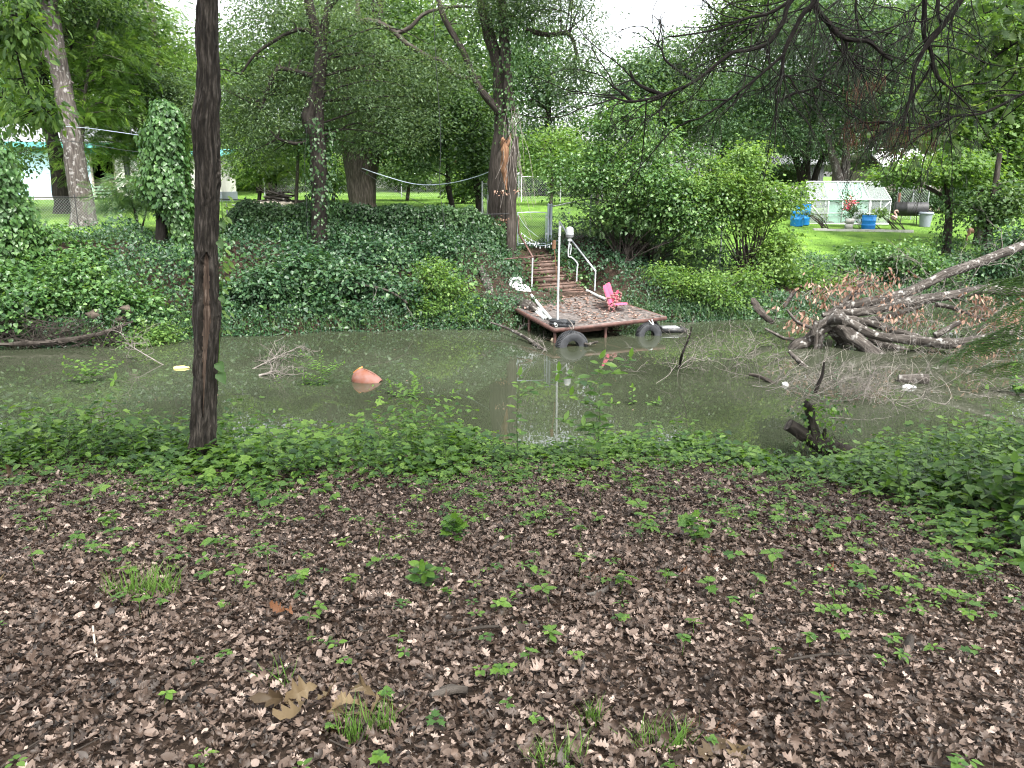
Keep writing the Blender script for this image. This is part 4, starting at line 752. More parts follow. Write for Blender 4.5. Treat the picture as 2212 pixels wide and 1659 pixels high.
# ---------------------------------------------------------------- dock
def zc(zx, zy, Y): return at(1026 + zx * .2278, 405 + zy * .2278, Y)   # point read off the dock close-up
FL, FR, BL, BR = zc(760, 1325, 17.55), zc(1810, 1272, 18.9), zc(232, 1062, 21.0), zc(1060, 985, 22.4)
FL[2] = .34; FR[2] = .40
def dk(u, v): return (FL * (1 - u) + FR * u) * (1 - v) + (BL * (1 - u) + BR * u) * v
DOCK = thing('dock', 'weathered plank fishing dock on brown steel frame with leaves on it', 'dock', (FL + FR + BL + BR) / 4 * np.array([1, 1, 0]))
def dock():
    npl = 30
    for i in range(npl):
        v0, v1 = (i + .03) / npl, (i + .97) / npl; mb = MB(); a, b, c, d = dk(.01, v0), dk(.99, v0), dk(.99, v1), dk(.01, v1); z = u3 * (rng.uniform(-.006, .006))
        e = rng.uniform(-.012, .012); mb.prism([a + z - u3 * .03, b + z - u3 * .03, c + z - u3 * .03, d + z - u3 * .03], (0, 0, .03)); mb.build('plank', 'plank', DOCK, smooth=False)
    for a, b, t in ((FL, FR, .085), (FR, BR, .085), (BL, FL, .085), (BR, BL, .085)):
        mb = MB(); mb.bar(a - u3 * .045, b - u3 * .045, .05, t); mb.build('frame_beam', 'rustframe', DOCK, smooth=False)
    for u in (.33, .66):
        mb = MB(); mb.bar(dk(u, .02) - u3 * .09, dk(u, .98) - u3 * .09, .05, .09); mb.build('joist', 'rustframe', DOCK, smooth=False)
    for q in (dk(.02, .86), dk(.02, .46), dk(.01, .02), dk(.46, .03), dk(.93, .06), dk(.97, .6), dk(.5, .7)):
        mb = MB(); mb.tube([q - u3 * 1.2, q - u3 * .02], .035, 8); mb.build('post', 'rustframe', DOCK)
    mb = MB(); mb.bar(dk(.15, .06) - u3 * .15, dk(.5, .06) - u3 * .15, .05, .12); mb.build('joist', 'rustframe', DOCK, smooth=False)
    # leaves on the planks
    m = 900; u = rng.uniform(.02, .97, m); v = np.clip(rng.beta(1.1, .8, m), .02, .98); k = (n2(u * 6, v * 6, 1, 5) > -.15 - .4 * v); u, v = u[k], v[k]; m = len(u)
    P = np.array([dk(a, b) for a, b in zip(u, v)]) + np.array([0, 0, 1])[None] * rng.uniform(.012, .04, (m, 1)); mb = MB(); g_ = rng.integers(0, 4, m)
    for q in range(4):
        s = g_ == q; d = rvec(s.sum()) * np.array([1, 1, .15]); scatter(mb, OAKS[q], P[s], d, u3 + .35 * rvec(s.sum()), rng.uniform(.07, .14, s.sum()), .6 + rng.normal(size=s.sum()) * .2)
    tag(mb.build('fallen_leaves', leafmat('dock_leaves', [(.05, .027, .019), (.10, .058, .042), (.18, .115, .092), (.28, .20, .17)], .1, .6, .3), smooth=False, origin=DOCK.location), 'pinkish brown leaf litter scattered over the dock planks', 'dead leaves', kind="stuff")
dock()
# ---------------------------------------------------------------- stairs
def stairs():
    root = thing('staircase', 'overgrown brown timber stairs climbing the bank from the dock', 'stairs', STAIR0)
    rows = [((700, 1020), (1030, 1000), 22.3), ((548, 970), (1005, 935), 22.7), ((512, 893), (985, 860), 23.15), ((488, 822), (900, 790), 23.6), ((470, 752), (880, 725), 24.05), ((460, 690), (880, 660), 24.5)]
    for i, (l, r, Y) in enumerate(rows):
        a, b = zc(l[0], l[1], Y), zc(r[0], r[1], Y + .12); e = unit((b - a) * np.array([1, 1, 0])); n = np.array([-e[1], e[0], 0])
        mb = MB(); mb.bar(a, b, .05, .15); mb.build('riser', 'step', root, smooth=False)
        mb = MB(); a2, b2 = a + u3 * .10 + n * .20, b + u3 * .10 + n * .20; mb.bar(a2, b2, .46, .04); tr = mb.build('tread', 'step', root, smooth=False)
        mb = MB(); m = 60; t = rng.uniform(0, 1, m); P = a[None] * (1 - t[:, None]) + b[None] * t[:, None] + u3 * .135 + n * rng.uniform(.02, .4, (m, 1)); scatter(mb, OAKS[i], P, rvec(m) * np.array([1, 1, .15]), u3 + .4 * rvec(m), rng.uniform(.07, .12, m), .5 + rng.normal(size=m) * .22)
        mb.build('leaf_litter', 'litter', tr, smooth=False)["kind"] = "stuff"
    for l, r in (((552, 975), (462, 690)), ((1003, 940), (878, 665))):
        a, b = zc(l[0], l[1], 22.75), zc(r[0], r[1], 24.6); mb = MB(); mb.bar(a - u3 * .12, b - u3 * .12, .05, .16); mb.build('stringer', 'step', root, smooth=False)
    mb = MB(); c = []
    for i in range(46):
        l, r, Y = rows[rng.integers(1, 6)]; t = rng.choice([rng.uniform(-.12, .12), rng.uniform(.85, 1.15), rng.uniform(0, 1)]); c.append(zc(l[0] + (r[0] - l[0]) * t, l[1] + (r[1] - l[1]) * t - 30, Y + .15))
    spray(mb, T_H, np.array(c), 22, .22, .08); tag(mb.build('creeping_vines', 'vine', smooth=False, origin=STAIR0), 'vines creeping over both sides of the timber stairs', 'ground cover', kind="stuff")
stairs()
def rail(name, label, post, rl, mat='pipe', r=.022, cap='rustframe'):
    root = thing(name, label, 'handrail', post[0]); mb = MB(); mb.tube(post, r, 8); mb.build('post', mat, root); mb = MB()
    for a, b in zip(rl[:-1], rl[1:]): mb.bar(a, b, .045, .035)
    mb.build('rail', cap, root, smooth=False)
rail('handrail', 'left stair handrail with a white post and side bar to the dead trunk', [zc(537, 985, 22.6), zc(547, 668, 22.7)], [zc(210, 686, 22.9), zc(410, 668, 22.8), zc(548, 660, 22.7), zc(415, 432, 24.7), zc(412, 262, 25.0)])
rail('handrail', 'right stair handrail with a white post rising to the gate', [zc(1134, 1000, 22.5), zc(1143, 800, 22.5)], [zc(1146, 797, 22.5), zc(915, 500, 24.2), zc(800, 322, 24.8)], cap='galv')
mb = MB(); mb.tube([zc(800, 330, 24.75), zc(805, 480, 24.7), zc(798, 640, 24.65)], .022, 8)
tag(mb.build('rail_post', 'pipe', origin=zc(798, 640, 24.65)), 'upper pale post of the right handrail near the gate', 'post')
root = thing('pole', 'tall white steel pole at the front left corner of the dock', 'pole', zc(783, 1285, 17.75)); mb = MB(); mb.tube([zc(783, 1300, 17.75), zc(790, 900, 17.75), zc(800, 470, 17.75)], .024, 10); mb.build('shaft', 'pipe', root); mb = MB(); mb.tube([zc(801, 462, 17.75), zc(806, 365, 17.75)], .029, 10); mb.build('sleeve', 'pipe', root)
mb = MB(); p0 = zc(765, 500, 17.8); mb.tube([p0, zc(750, 560, 17.8), zc(765, 700, 17.75), zc(772, 870, 17.75)], .010, 5, 6); mb.tube([zc(752, 500, 17.8), zc(750, 580, 17.8)], .04, 6, 3, .3)
tag(mb.build('tied_cord', 'orange_wood', origin=p0), 'orange brown cord tied round the white dock pole', 'cord')
# tank on its pipe stand
root = thing('tank_on_pipes', 'grey metal tank upside down on a bent white pipe stand', 'tank', zc(963, 890, 23.0)); c = zc(898, 478, 23.0)
mb = MB(); mb.lathe(c, [(.02, .0), (.08, .005), (.11, .03), (.116, .09), (.120, .093), (.120, .115), (.113, .118), (.108, .25), (.09, .29), (.04, .315), (.002, .32)], 20); mb.build('tank_body', 'tank', root)
mb = MB(); mb.lathe(c - u3 * .09, [(.002, 0), (.06, 0), (.06, .04), (.03, .09), (.002, .09)], 14); mb.build('collar', 'pvc', root)
mb = MB(); mb.tube([c - u3 * .08, zc(890, 560, 23), zc(885, 600, 23), zc(888, 655, 23), zc(920, 665, 23), zc(972, 722, 23), zc(968, 770, 23), zc(963, 900, 23)], .021, 8, 4); mb.tube([zc(888, 540, 23), zc(910, 545, 23), zc(908, 610, 23), zc(900, 640, 23)], .014, 8, 3); mb.build('pipe', 'pipe', root)
# pink stadium seats
def seats():
    o = zc(1265, 1258, 19.55); root = thing('stadium_seats', 'pair of pink plastic stadium seats on mauve iron brackets on the dock', 'seat', o)
    s = .2278 * 19.55 / FPX  # metres per close-up pixel
    fx = np.array([1, 0, 0.]); fx = unit(np.array([.96, -.28, 0])); fy = np.array([-fx[1], fx[0], 0])   # facing right, slightly to us
    def q(zx, zy, d=0.): return o + fx * (zx - 1265) * s * 1.04 + u3 * (1258 - zy) * s * 1.02 + fy * d
    def panel(mb, prof, d0, d1, t, mat=None):
        pts = [q(a, b) for a, b in prof]
        for k in range(len(pts) - 1):
            pass
        m = len(prof); nw = 9; V = []; 
        for side in (0, 1):
            for j in range(nw):
                w_ = j / (nw - 1)
                for i, (a, b) in enumerate(prof):
                    inset = .16 * max(0, (i / (m - 1) - .72) / .28) ** 2; ww = inset + (1 - 2 * inset) * w_
                    dish = -6 * math.sin(math.pi * w_)
                    V.append(q(a + dish + (t if side else 0), b + (dish * .3 if abs(prof[-1][0] - prof[0][0]) > abs(prof[-1][1] - prof[0][1]) else 0) - (t * .5 if side else 0), d0 + (d1 - d0) * ww))
        F = []; NN = nw * m
        for sd, fl in ((0, 0), (NN, 1)):
            for j in range(nw - 1):
                for i in range(m - 1):
                    f = [sd + j * m + i, sd + (j + 1) * m + i, sd + (j + 1) * m + i + 1, sd + j * m + i + 1]; F.append(f[::-1] if fl else f)
        for i in range(m - 1):
            F.append([i, i + 1, NN + i + 1, NN + i]); b = (nw - 1) * m; F.append([b + i + 1, b + i, NN + b + i, NN + b + i + 1])
        for j in range(nw - 1):
            F.append([j * m, NN + j * m, NN + (j + 1) * m, (j + 1) * m]); e = m - 1; F.append([j * m + e, (j + 1) * m + e, NN + (j + 1) * m + e, NN + j * m + e])
        mb.add(V, np.array(F))
    for k, (d0, d1) in enumerate(((-.02, .42), (.46, .90))):
        sh = -18 * 0
        mb = MB(); panel(mb, [(1272, 1112), (1262, 1075), (1248, 1040), (1236, 1005), (1226, 975), (1218, 950), (1214, 938)], d0, d1, -9); mb.build('backrest', 'pink', root)
        mb = MB(); panel(mb, [(1270, 1130), (1310, 1118), (1350, 1112), (1395, 1110), (1420, 1112)] if k == 0 else [(1272, 1128), (1282, 1095), (1290, 1060), (1298, 1025), (1302, 1008)], d0 + .01, d1 - .01, 7); mb.build('seat', 'pink', root)
    for d in (-.05, .44, .93):
        mb = MB(); r = .02
        for pth in ([(1258, 1112), (1275, 1128), (1268, 1170), (1236, 1215), (1230, 1252)], [(1275, 1128), (1318, 1140), (1310, 1168), (1272, 1200), (1290, 1250)], [(1240, 1040), (1252, 1080), (1262, 1115)]):
            for a, b in zip(pth[:-1], pth[1:]): mb.bar(q(*a, d), q(*b, d), .035, .04, up=fy)
        mb.bar(q(1218, 1255, d), q(1342, 1255, d), .07, .03); br = mb.build('bracket', 'pinkframe', root, smooth=False)
        mb = MB(); A = [(1250, 1052), (1290, 1040), (1320, 1042), (1326, 1060), (1318, 1090), (1310, 1135)]
        for a, b in zip(A[:-1], A[1:]): mb.bar(q(*a, d), q(*b, d), .05, .022, up=fy)
        mb.build('armrest', 'pinkframe', root, smooth=False)
seats()
# white round top and moulded seat lying at the left of the dock
root = thing('round_table', 'white round plastic tabletop with four holes leaning on driftwood', 'table', zc(470, 1060, 21.3))
def disc_holes():
    c = zc(460, 988, 21.2); s = .2278 * 21.2 / FPX; ax = unit(np.array([.25, -.80, .45])); x = unit(np.cross(ax, u3)); y = np.cross(x, ax); rad = 70 * s
    n = 72; th = np.linspace(0, 2 * np.pi, n, endpoint=False); holes = [(-.38, .58), (.50, .38), (-.30, -.45), (.42, -.60)]; mb = MB(); g = 60; V = {}; 
    P = np.linspace(-1, 1, g); F = []; vid = {}; VV = []
    def inside(a, b):
        if a * a + b * b > 1: return False
        return all(((a - hx) / .16) ** 2 + ((b - hy) / .11) ** 2 > 1 for hx, hy in holes)
    def vtx(i, j):
        if (i, j) not in vid: vid[(i, j)] = len(VV); VV.append(c + (x * P[i] + y * P[j]) * rad)
        return vid[(i, j)]
    for i in range(g - 1):
        for j in range(g - 1):
            if inside((P[i] + P[i + 1]) / 2, (P[j] + P[j + 1]) / 2): F.append([vtx(i, j), vtx(i + 1, j), vtx(i + 1, j + 1), vtx(i, j + 1)])
    VV = np.array(VV); m = len(VV); F = np.array(F); mb.add(np.concatenate([VV, VV - ax * .02]), np.concatenate([F, F[:, ::-1] + m])); 
    ring = c + rad * (np.cos(th)[:, None] * x + np.sin(th)[:, None] * y) - ax * .01; mb.tube(np.concatenate([ring, ring[:1]]), .022, 6, cap=False); mb.build('tabletop', 'pvc', root)
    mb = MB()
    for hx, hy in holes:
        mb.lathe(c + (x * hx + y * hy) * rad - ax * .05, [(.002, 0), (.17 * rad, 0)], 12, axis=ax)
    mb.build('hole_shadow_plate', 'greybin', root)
disc_holes()
mb = MB()
def rect(prof, Y, t):
    P = [zc(a, b, Y) for a, b in prof]; mb.prism(P, (0, t, -.0))
for a, b in (((338, 870), (420, 862)), ((420, 862), (442, 895)), ((442, 895), (388, 958)), ((388, 958), (335, 950)), ((335, 950), (338, 870))): mb.tube([zc(*a, 21.7), zc(*b, 21.7)], .045, 8)
rect([(345, 875), (418, 868), (436, 897), (384, 950), (342, 945)], 21.7, .03)
tag(mb.build('broken_chair', 'pvc', origin=zc(388, 958, 21.7)), 'white moulded plastic seat shell behind the round tabletop', 'seat')
for i, (a, b, Y0, Y1, r, lb) in enumerate((((530, 1015), (772, 1308), 21.2, 17.6, .035, 'long white plastic pipe running from the round tabletop to the dock corner'), ((500, 1080), (650, 1180), 20.6, 19.2, .03, 'white plastic pipe lying beside the driftwood on the dock'), ((575, 1172), (662, 1250), 19.4, 18.5, .035, 'short white plastic pipe left of the long pipe'), ((600, 1165), (685, 1248), 19.4, 18.5, .035, 'short white plastic pipe touching the long pipe'), ((1062, 978), (1245, 1062), 22.3, 20.8, .04, 'pale pipe along the right edge of the dock'))):
    p, q = zc(*a, Y0), zc(*b, Y1); mb = MB(); e = unit(q - p); mb.tube([p, (p + q) / 2 - u3 * .01, q], r, 12, cap=False); mb.tube([p, (p + q) / 2 - u3 * .01, q], r * .8, 12, cap=False); mb.lathe(q, [(r * .8, 0), (r, 0)], 12, axis=e); tag(mb.build('plastic_pipe', 'pvc', origin=q), lb, 'pipe')
mb = MB(); mb.tube([zc(318, 1050, 20.9), zc(390, 1078, 20.6), zc(470, 1120, 20.1), zc(540, 1140, 19.6), zc(575, 1160, 19.3)], [.06, .14, .15, .12, .05], 12, 8, .45, seed=3); mb.tube([zc(260, 1045, 21), zc(330, 1048, 20.8), zc(380, 1070, 20.5)], [.05, .10, .08], 10, 6, .4, seed=8); tag(mb.build('driftwood', 'deadwood', origin=zc(470, 1150, 20.1)), 'gnarled pale driftwood log on the left edge of the dock', 'driftwood')
mb = MB(); mb.tube([zc(60, 765, 22.2), zc(110, 900, 21.6), zc(150, 1010, 21.2), zc(195, 1100, 20.8), zc(245, 1215, 20.3), zc(262, 1262, 20.1)], [.10, .13, .14, .15, .15, .15], 14, 8, .12, seed=6); tag(mb.build('fallen_log', 'deadwood', origin=zc(245, 1230, 20.3)), 'grey log sliding down the bank into the water left of the dock', 'log')
# tyres
def tyre(label, c, R0, r, axis, tilt=None):
    c = np.asarray(c, float); root = thing('tyre', label, 'tyre', c); z = unit(np.asarray(axis, float)); mb = MB()
    prof = [(R0 - 2.0 * r, -.7 * r), (R0 - 1.5 * r, -1.0 * r), (R0 - .6 * r, -1.12 * r), (R0 - .12 * r, -.95 * r), (R0, -.75 * r), (R0 + .02 * r, 0), (R0, .75 * r), (R0 - .12 * r, .95 * r), (R0 - .6 * r, 1.12 * r), (R0 - 1.5 * r, 1.0 * r), (R0 - 2.0 * r, .7 * r), (R0 - 1.9 * r, .5 * r), (R0 - .8 * r, .85 * r), (R0 - .5 * r, 0), (R0 - .8 * r, -.85 * r), (R0 - 1.9 * r, -.5 * r), (R0 - 2.0 * r, -.7 * r)]
    mb.lathe(c, prof, 48, axis=z); mb.build('casing', 'tyre', root)
    x = unit(np.cross(z, (0, 1, 0))) if abs(z[1]) < .9 else np.array([1., 0, 0]); x = unit(x - z * np.dot(x, z)); y = np.cross(z, x); mb = MB()
    for k in range(60):
        a = 2 * math.pi * k / 60; d = math.cos(a) * x + math.sin(a) * y; tt = -math.sin(a) * x + math.cos(a) * y
        for s in (-1, 1): mb.box(c + d * (R0 + .005) + z * s * r * .48 + tt * s * .006, (r * .14, r * .75, .016), np.stack([unit(tt + .35 * s * z), unit(z - .35 * s * tt), d]))
        for s in (-1, 1): mb.box(c + d * (R0 - .14 * r) + z * s * r * 1.0, (r * .16, r * .12, r * .34), np.stack([tt, z, d]))
    mb.build('tread', 'tyre', root, smooth=False); return root
c = wpt(1233, 742); tyre('large tyre half sunk under the front left corner of the dock', [c[0], 17.25, -.02], .355, .105, (.30, -.95, .05))
c = wpt(1404, 728); tyre('smaller tyre hanging half in the water at the front right corner of the dock', [c[0], 18.55, -.0], .30, .085, (.25, -.96, .05))
p = zc(810, 1300, 17.9); tyre('old tyre lying flat behind the foot of the white pole', [p[0] + .05, 17.95, .40], .28, .075, (.1, .1, 1))
mb = MB(); a = zc(905, 1280, 17.35); mb.tube([zc(880, 1250, 17.8), zc(915, 1285, 17.3), zc(935, 1330, 17.1), zc(915, 1345, 17.12), zc(893, 1310, 17.2)], .012, 5, 5); tag(mb.build('tyre_rope', 'twig', origin=a), 'frayed rope holding the large tyre to the dock', 'rope')
mb = MB(); mb.tube([zc(1665, 1225, 19.2), zc(1680, 1260, 18.6), zc(1690, 1300, 18.4), zc(1660, 1275, 18.5), zc(1640, 1245, 18.9)], .013, 5, 5); tag(mb.build('tyre_rope', 'pvc', origin=zc(1690, 1300, 18.4)), 'white rope tying the smaller tyre to the dock', 'rope')
p = wpt(1452, 716); root = thing('float_box', 'black tray float tilted in the water at the right end of the dock', 'float', p); e = unit(np.array([1, .12, 0.])); ax = np.stack([e, np.array([-e[1], e[0], 0]), u3]); mb = MB(); mb.box(p + u3 * .05, (.62, .4, .10), ax); mb.build('tray', 'black', root, smooth=False); mb = MB(); mb.box(p + u3 * .11 - e * .08, (.42, .30, .03), ax); mb.build('lid', 'tank', root, smooth=False)
mb = MB(); mb.tube([p + np.array([-.52, .1, .36]), p + np.array([-.28, .02, .06])], .03, 6); mb.build('arm', 'black', root)
mb = MB(); p = wpt(1196, 738); mb.rock(p + u3 * .04, (.06, .05, .08), 3); tag(mb.build('float_ball', plain('cracked_foam', (.62, .52, .36), .8), origin=p), 'cracked cream foam lump beside the large tyre', 'foam lump')
# string lights by the stairs
def lights():
    a = zc(415, 262, 24.9); root = thing('string_lights', 'string of clear bulbs sagging across the top of the stairs', 'string lights', a); mb = MB(); paths = [[zc(412, 265, 24.9), zc(480, 370, 24.8), zc(560, 440, 24.7), zc(600, 470, 24.7)], [zc(420, 460, 24.6), zc(500, 520, 24.5), zc(590, 545, 24.5), zc(690, 545, 24.5), zc(790, 500, 24.6)], [zc(440, 430, 24.7), zc(520, 490, 24.6), zc(590, 520, 24.6)]]
    for P in paths: mb.tube(P, .006, 4, 6, cap=False)
    mb.build('cord', 'rope', root)
    for P in paths[1:]:
        cp, _ = catmull(np.array(P), np.ones(len(P)), 3)
        for c in cp: mb = MB(); c = c + rng.normal(size=3) * .03; mb.lathe(c - u3 * .08, [(.002, 0), (.018, .012), (.024, .035), (.012, .06), (.008, .08)], 8); mb.build('bulb', 'whitemetal', root)
lights()
# ---------------------------------------------------------------- things in the water
def drum():
    c = wpt(1468 * .54 + 0, 822); a = at(768, 815, c[1]); b = at(828, 818, c[1]); root = thing('rusty_drum', 'rusty orange steel tank half sunk in the middle of the creek', 'drum', [c[0], c[1], 0]); ax = unit(np.array([.82, -.24, -.34])); Lg = .44
    c0 = np.array([c[0] - .22, c[1] + .05, .075]); mb = MB(); mb.lathe(c0, [(.002, -.04), (.07, -.03), (.13, .0), (.175, .05), (.20, .12), (.205, .22), (.198, .32), (.18, .42), (.15, .50), (.14, .50), (.17, .40), (.19, .2)], 28, axis=ax); mb.build('shell', 'rust', root)
    mb = MB(); x = unit(np.cross(ax, u3)); y = np.cross(x, ax)
    mb.box(c0 + ax * .0 + y * .12 - x * .03, (.16, .14, .025), np.stack([x, unit(y * .8 + ax * .5), unit(ax * .8 - y * .5)])); mb.build('flange', plain('bright_rust', (.48, .20, .06), .8, 0, .4, 9), root)
    mb = MB(); mb.tube([c0 + y * .206 + x * .02 + ax * .08, c0 + y * .208 + x * .02 + ax * .36], .006, 5); mb.build('seam', 'rust', root)
drum()
mb = MB(); p = wpt(388, 796); mb.lathe(p + np.array([-.12, 0, .0]), [(.002, 0), (.035, .01), (.045, .06), (.045, .2), (.02, .26), (.015, .3), (.002, .3)], 12, axis=(1, .1, .05)); tag(mb.build('yellow_bottle', plain('yellow_plastic', (.75, .62, .22), .4), origin=p), 'pale yellow plastic bottle floating left of the near trunk', 'bottle')
mb = MB(); p = wpt(1696, 832); mb.rock(p + u3 * .01, (.055, .05, .05), 1, .9); tag(mb.build('white_ball', 'pvc', origin=p), 'small white foam ball floating among the dead brush', 'ball')
mb = MB(); p = wpt(1963, 838); mb.rock(p + u3 * .01, (.11, .06, .06), 6, .9); tag(mb.build('foam_block', 'pvc', origin=p), 'white foam block floating by the end of the sunken log', 'foam block')
mb = MB(); p = wpt(1975, 826); mb.tube([p + np.array([-.25, .1, .03]), p + np.array([.22, -.05, .05])], [.09, .11], 12, 5, .15); tag(mb.build('floating_log', 'deadwood', origin=p), 'short sawn log floating behind the white foam block', 'log')
def stick(name, label, pts, rad, mat='deadwood', twigs=0, cat='branch', lump=.15, n=7):
    P = np.array(pts); root = thing(name, label, cat, P[0]); mb = MB(); mb.tube(P, rad, n, 6, lump, seed=len(label)); mb.build('limb', mat, root)
    if twigs:
        tb = MB(); cp, cr = catmull(P, np.broadcast_to(np.asarray(rad, float), (len(P),)), 6)
        for i in range(twigs):
            k = rng.integers(len(cp) // 3, len(cp)); twig(tb, cp[k], unit(cp[-1] - cp[0]) + .9 * rvec(1)[0], rng.uniform(.25, .7), .007)
        tb.build('twigs', 'twig', root)
def twig(tb, p, d, L, r, depth=2, curl=.5, zmin=.01):
    pts = [p]; d = unit(np.asarray(d, float)); q = np.array(p, float)
    for i in range(5):
        d = unit(d + curl * rng.normal(size=3) * .6); q = q + d * L / 5
        if q[2] < zmin: q[2] = zmin + rng.uniform(0, .04); d[2] = abs(d[2])
        pts.append(q.copy())
    tb.tube(pts, np.linspace(r, r * .45, 6), 3, 2, cap=False)
    if depth > 0:
        for k in range(rng.integers(1, 4)):
            i = rng.integers(1, 5); twig(tb, pts[i], d + 1.0 * rng.normal(size=3), L * .6, r * .65, depth - 1, curl, zmin)
def wz(px, py, z): p = wpt(px, py); p[2] = z; k = (CAMZ - z) / CAMZ; return np.array([p[0] * k, p[1] * k, z])
stick('bare_branch', 'long bare branch rising from the water left of the dock corner', [wz(1060, 697, .22), wz(1085, 705, .18), wz(1110, 716, .14), wz(1140, 732, .08), wz(1165, 748, .03), wz(1185, 765, -.05)], [.02, .03, .035, .04, .04, .03], 'deadwood', 8)
stick('bare_branch', 'short crooked stick poking out of the water in front of the dock', [wz(1262, 746, -.02), wz(1262, 742, .05), wz(1270, 744, .06), wz(1280, 741, .08), wz(1291, 738, .12)], [.03, .03, .028, .028, .025], 'deadwood', 0)
stick('bare_branch', 'dark upright twig standing in the water right of the dock', [wz(1468, 795, -.05), at(1472, 770, 14.6), at(1482, 745, 14.6), at(1490, 725, 14.6), at(1494, 706, 14.6)], [.025, .025, .02, .016, .012], 'branch', 7)
stick('bare_branch', 'thin branch lying across the bank vines above the drum', [at(755, 608, 20.2), at(790, 616, 20.0), at(830, 625, 19.9), at(860, 640, 19.8), at(880, 655, 19.6)], [.015, .028, .03, .028, .02], 'bark_mid', 3)
stick('bare_branch', 'leafless twigs in the water just right of the near trunk', [wz(540, 800, -.02), wz(570, 785, .05), wz(600, 770, .12), wz(640, 752, .2)], [.012, .012, .01, .006], 'twig', 12)
stick('bare_branch', 'small snag of twigs floating left of the drum', [wz(560, 812, 0), wz(580, 806, .05), wz(600, 800, .1)], [.03, .02, .01], 'twig', 10)
stick('bare_branch', 'leafy twig leaning over the water before the left bank', [wz(355, 790, -.02), wz(320, 770, .15), wz(290, 752, .3), wz(270, 740, .35)], [.014, .012, .01, .006], 'twig', 10)
# ---------------------------------------------------------------- the fallen tree
def z6(zx, zy, Y): return at(1618 + zx * .2929, 432 + zy * .2929, Y)
def fallen():
    c = wpt(1800, 752); root = thing('fallen_tree', 'uprooted grey tree lying in the creek with limbs reaching right', 'fallen tree', [c[0], c[1], 0]); Y = 17.2; k = .2929 * Y / FPX
    L = [('limb', [(560, 850, 25, .6), (700, 790, 40, .6), (860, 755, 44, .7), (1000, 730, 44, .8), (1170, 680, 44, 1.0), (1300, 620, 40, 1.1), (1450, 545, 40, 1.2), (1640, 480, 42, 1.4), (1850, 400, 42, 1.6), (2028, 330, 40, 1.8), (2300, 230, 38, 2.0)]),
         ('limb', [(540, 850, 20, .3), (680, 835, 36, .3), (820, 828, 38, .3), (980, 800, 40, .3), (1120, 765, 42, .3), (1280, 735, 42, .4), (1400, 715, 40, .4), (1560, 690, 40, .5), (1720, 665, 42, .5), (1900, 672, 42, .5), (2028, 672, 38, .5), (2300, 640, 30, .6)]),
         ('limb', [(730, 900, 40, -.2), (830, 955, 44, -.3), (950, 1005, 42, -.4), (1080, 1022, 40, -.5), (1230, 1035, 42, -.6), (1380, 1052, 46, -.7), (1500, 1058, 46, -.8), (1600, 1045, 36, -.9), (1720, 1020, 30, -.9), (1850, 990, 28, -.9), (2028, 975, 24, -.9), (2200, 950, 20, -1)]),
         ('limb', [(1370, 1000, 30, -.7), (1440, 965, 26, -.7), (1500, 930, 22, -.7), (1558, 902, 20, -.7)]),
         ('trunk', [(610, 890, 66, 0), (690, 945, 70, -.1), (780, 1020, 64, -.3), (870, 1090, 58, -.5), (960, 1160, 56, -.7), (1030, 1215, 48, -.9), (1110, 1290, 40, -1.2), (1170, 1350, 30, -1.5)]),
         ('limb', [(700, 880, 40, .2), (820, 895, 36, .2), (950, 925, 34, .3), (1060, 960, 34, .3), (1180, 995, 32, .2), (1290, 1030, 28, .2)]),
         ('limb', [(880, 1020, 26, 0), (960, 1055, 34, -.1), (1080, 1095, 36, -.2), (1200, 1140, 38, -.3), (1300, 1180, 36, -.4), (1395, 1220, 30, -.5)]),
         ('limb', [(700, 900, 34, .5), (850, 890, 32, .6), (980, 870, 28, .7), (1120, 830, 26, .8), (1260, 780, 24, .9)]),
         ('limb', [(1380, 770, 20, .9), (1480, 790, 20, 1.0), (1600, 830, 16, 1.1), (1720, 880, 12, 1.2), (1800, 920, 9, 1.2)]),
         ('root', [(600, 900, 60, 0), (520, 960, 52, -.1), (430, 1035, 50, -.1), (350, 1070, 48, -.2), (290, 1100, 30, -.2)]),
         ('root', [(560, 900, 46, 0), (530, 970, 40, -.1), (515, 1040, 36, -.1), (512, 1110, 36, -.1)]),
         ('root', [(620, 930, 70, 0), (680, 1010, 60, .2), (700, 1060, 55, .3), (705, 1110, 55, .3)]),
         ('root', [(560, 910, 30, -.2), (505, 940, 26, -.2), (470, 990, 22, -.3), (500, 900, 20, -.3), (515, 840, 15, -.3)]),
         ('broken_root', [(480, 950, 16, -.3), (410, 925, 15, -.3), (350, 895, 14, -.3), (310, 850, 12, -.3), (280, 808, 8, -.3)]),
         ('broken_root', [(330, 1025, 14, -.2), (260, 1020, 15, -.2), (190, 985, 13, -.2), (118, 948, 10, -.2)]),
         ('stub', [(620, 895, 50, -.2), (650, 880, 42, -.4), (690, 890, 36, -.6), (712, 900, 33, -.7)]),
         ('stub', [(640, 800, 26, .9), (720, 735, 24, 1.0), (790, 660, 20, 1.0), (835, 610, 17, 1.0)]),
         ('stub', [(680, 760, 20, .8), (760, 715, 18, .8), (850, 665, 14, .8)]),
         ('stub', [(260, 790, 16, 1.2), (310, 710, 18, 1.2), (350, 655, 16, 1.2)])]
    cnt = {}
    anchors = []
    for i, (nm, pl) in enumerate(L):
        P = np.array([z6(a, b, Y + d) for a, b, r, d in pl]); rr = np.array([r * .86 * k * (Y + pl[0][3]) / Y for a, b, r, d in pl])
        if nm == 'root': P[-1][2] = min(P[-1][2], -.12)
        mb = MB(); mb.tube(P, rr, 14, 7, .16, seed=i * 7); mb.build(nm, 'deadwood', root)
        cp, _ = catmull(P, rr, 4); anchors.append(cp)
    mb = MB(); mb.rock(z6(640, 900, Y + .1), (.20, .20, .24), 5, 1.0); mb.build('root_flare', 'deadwood', root)
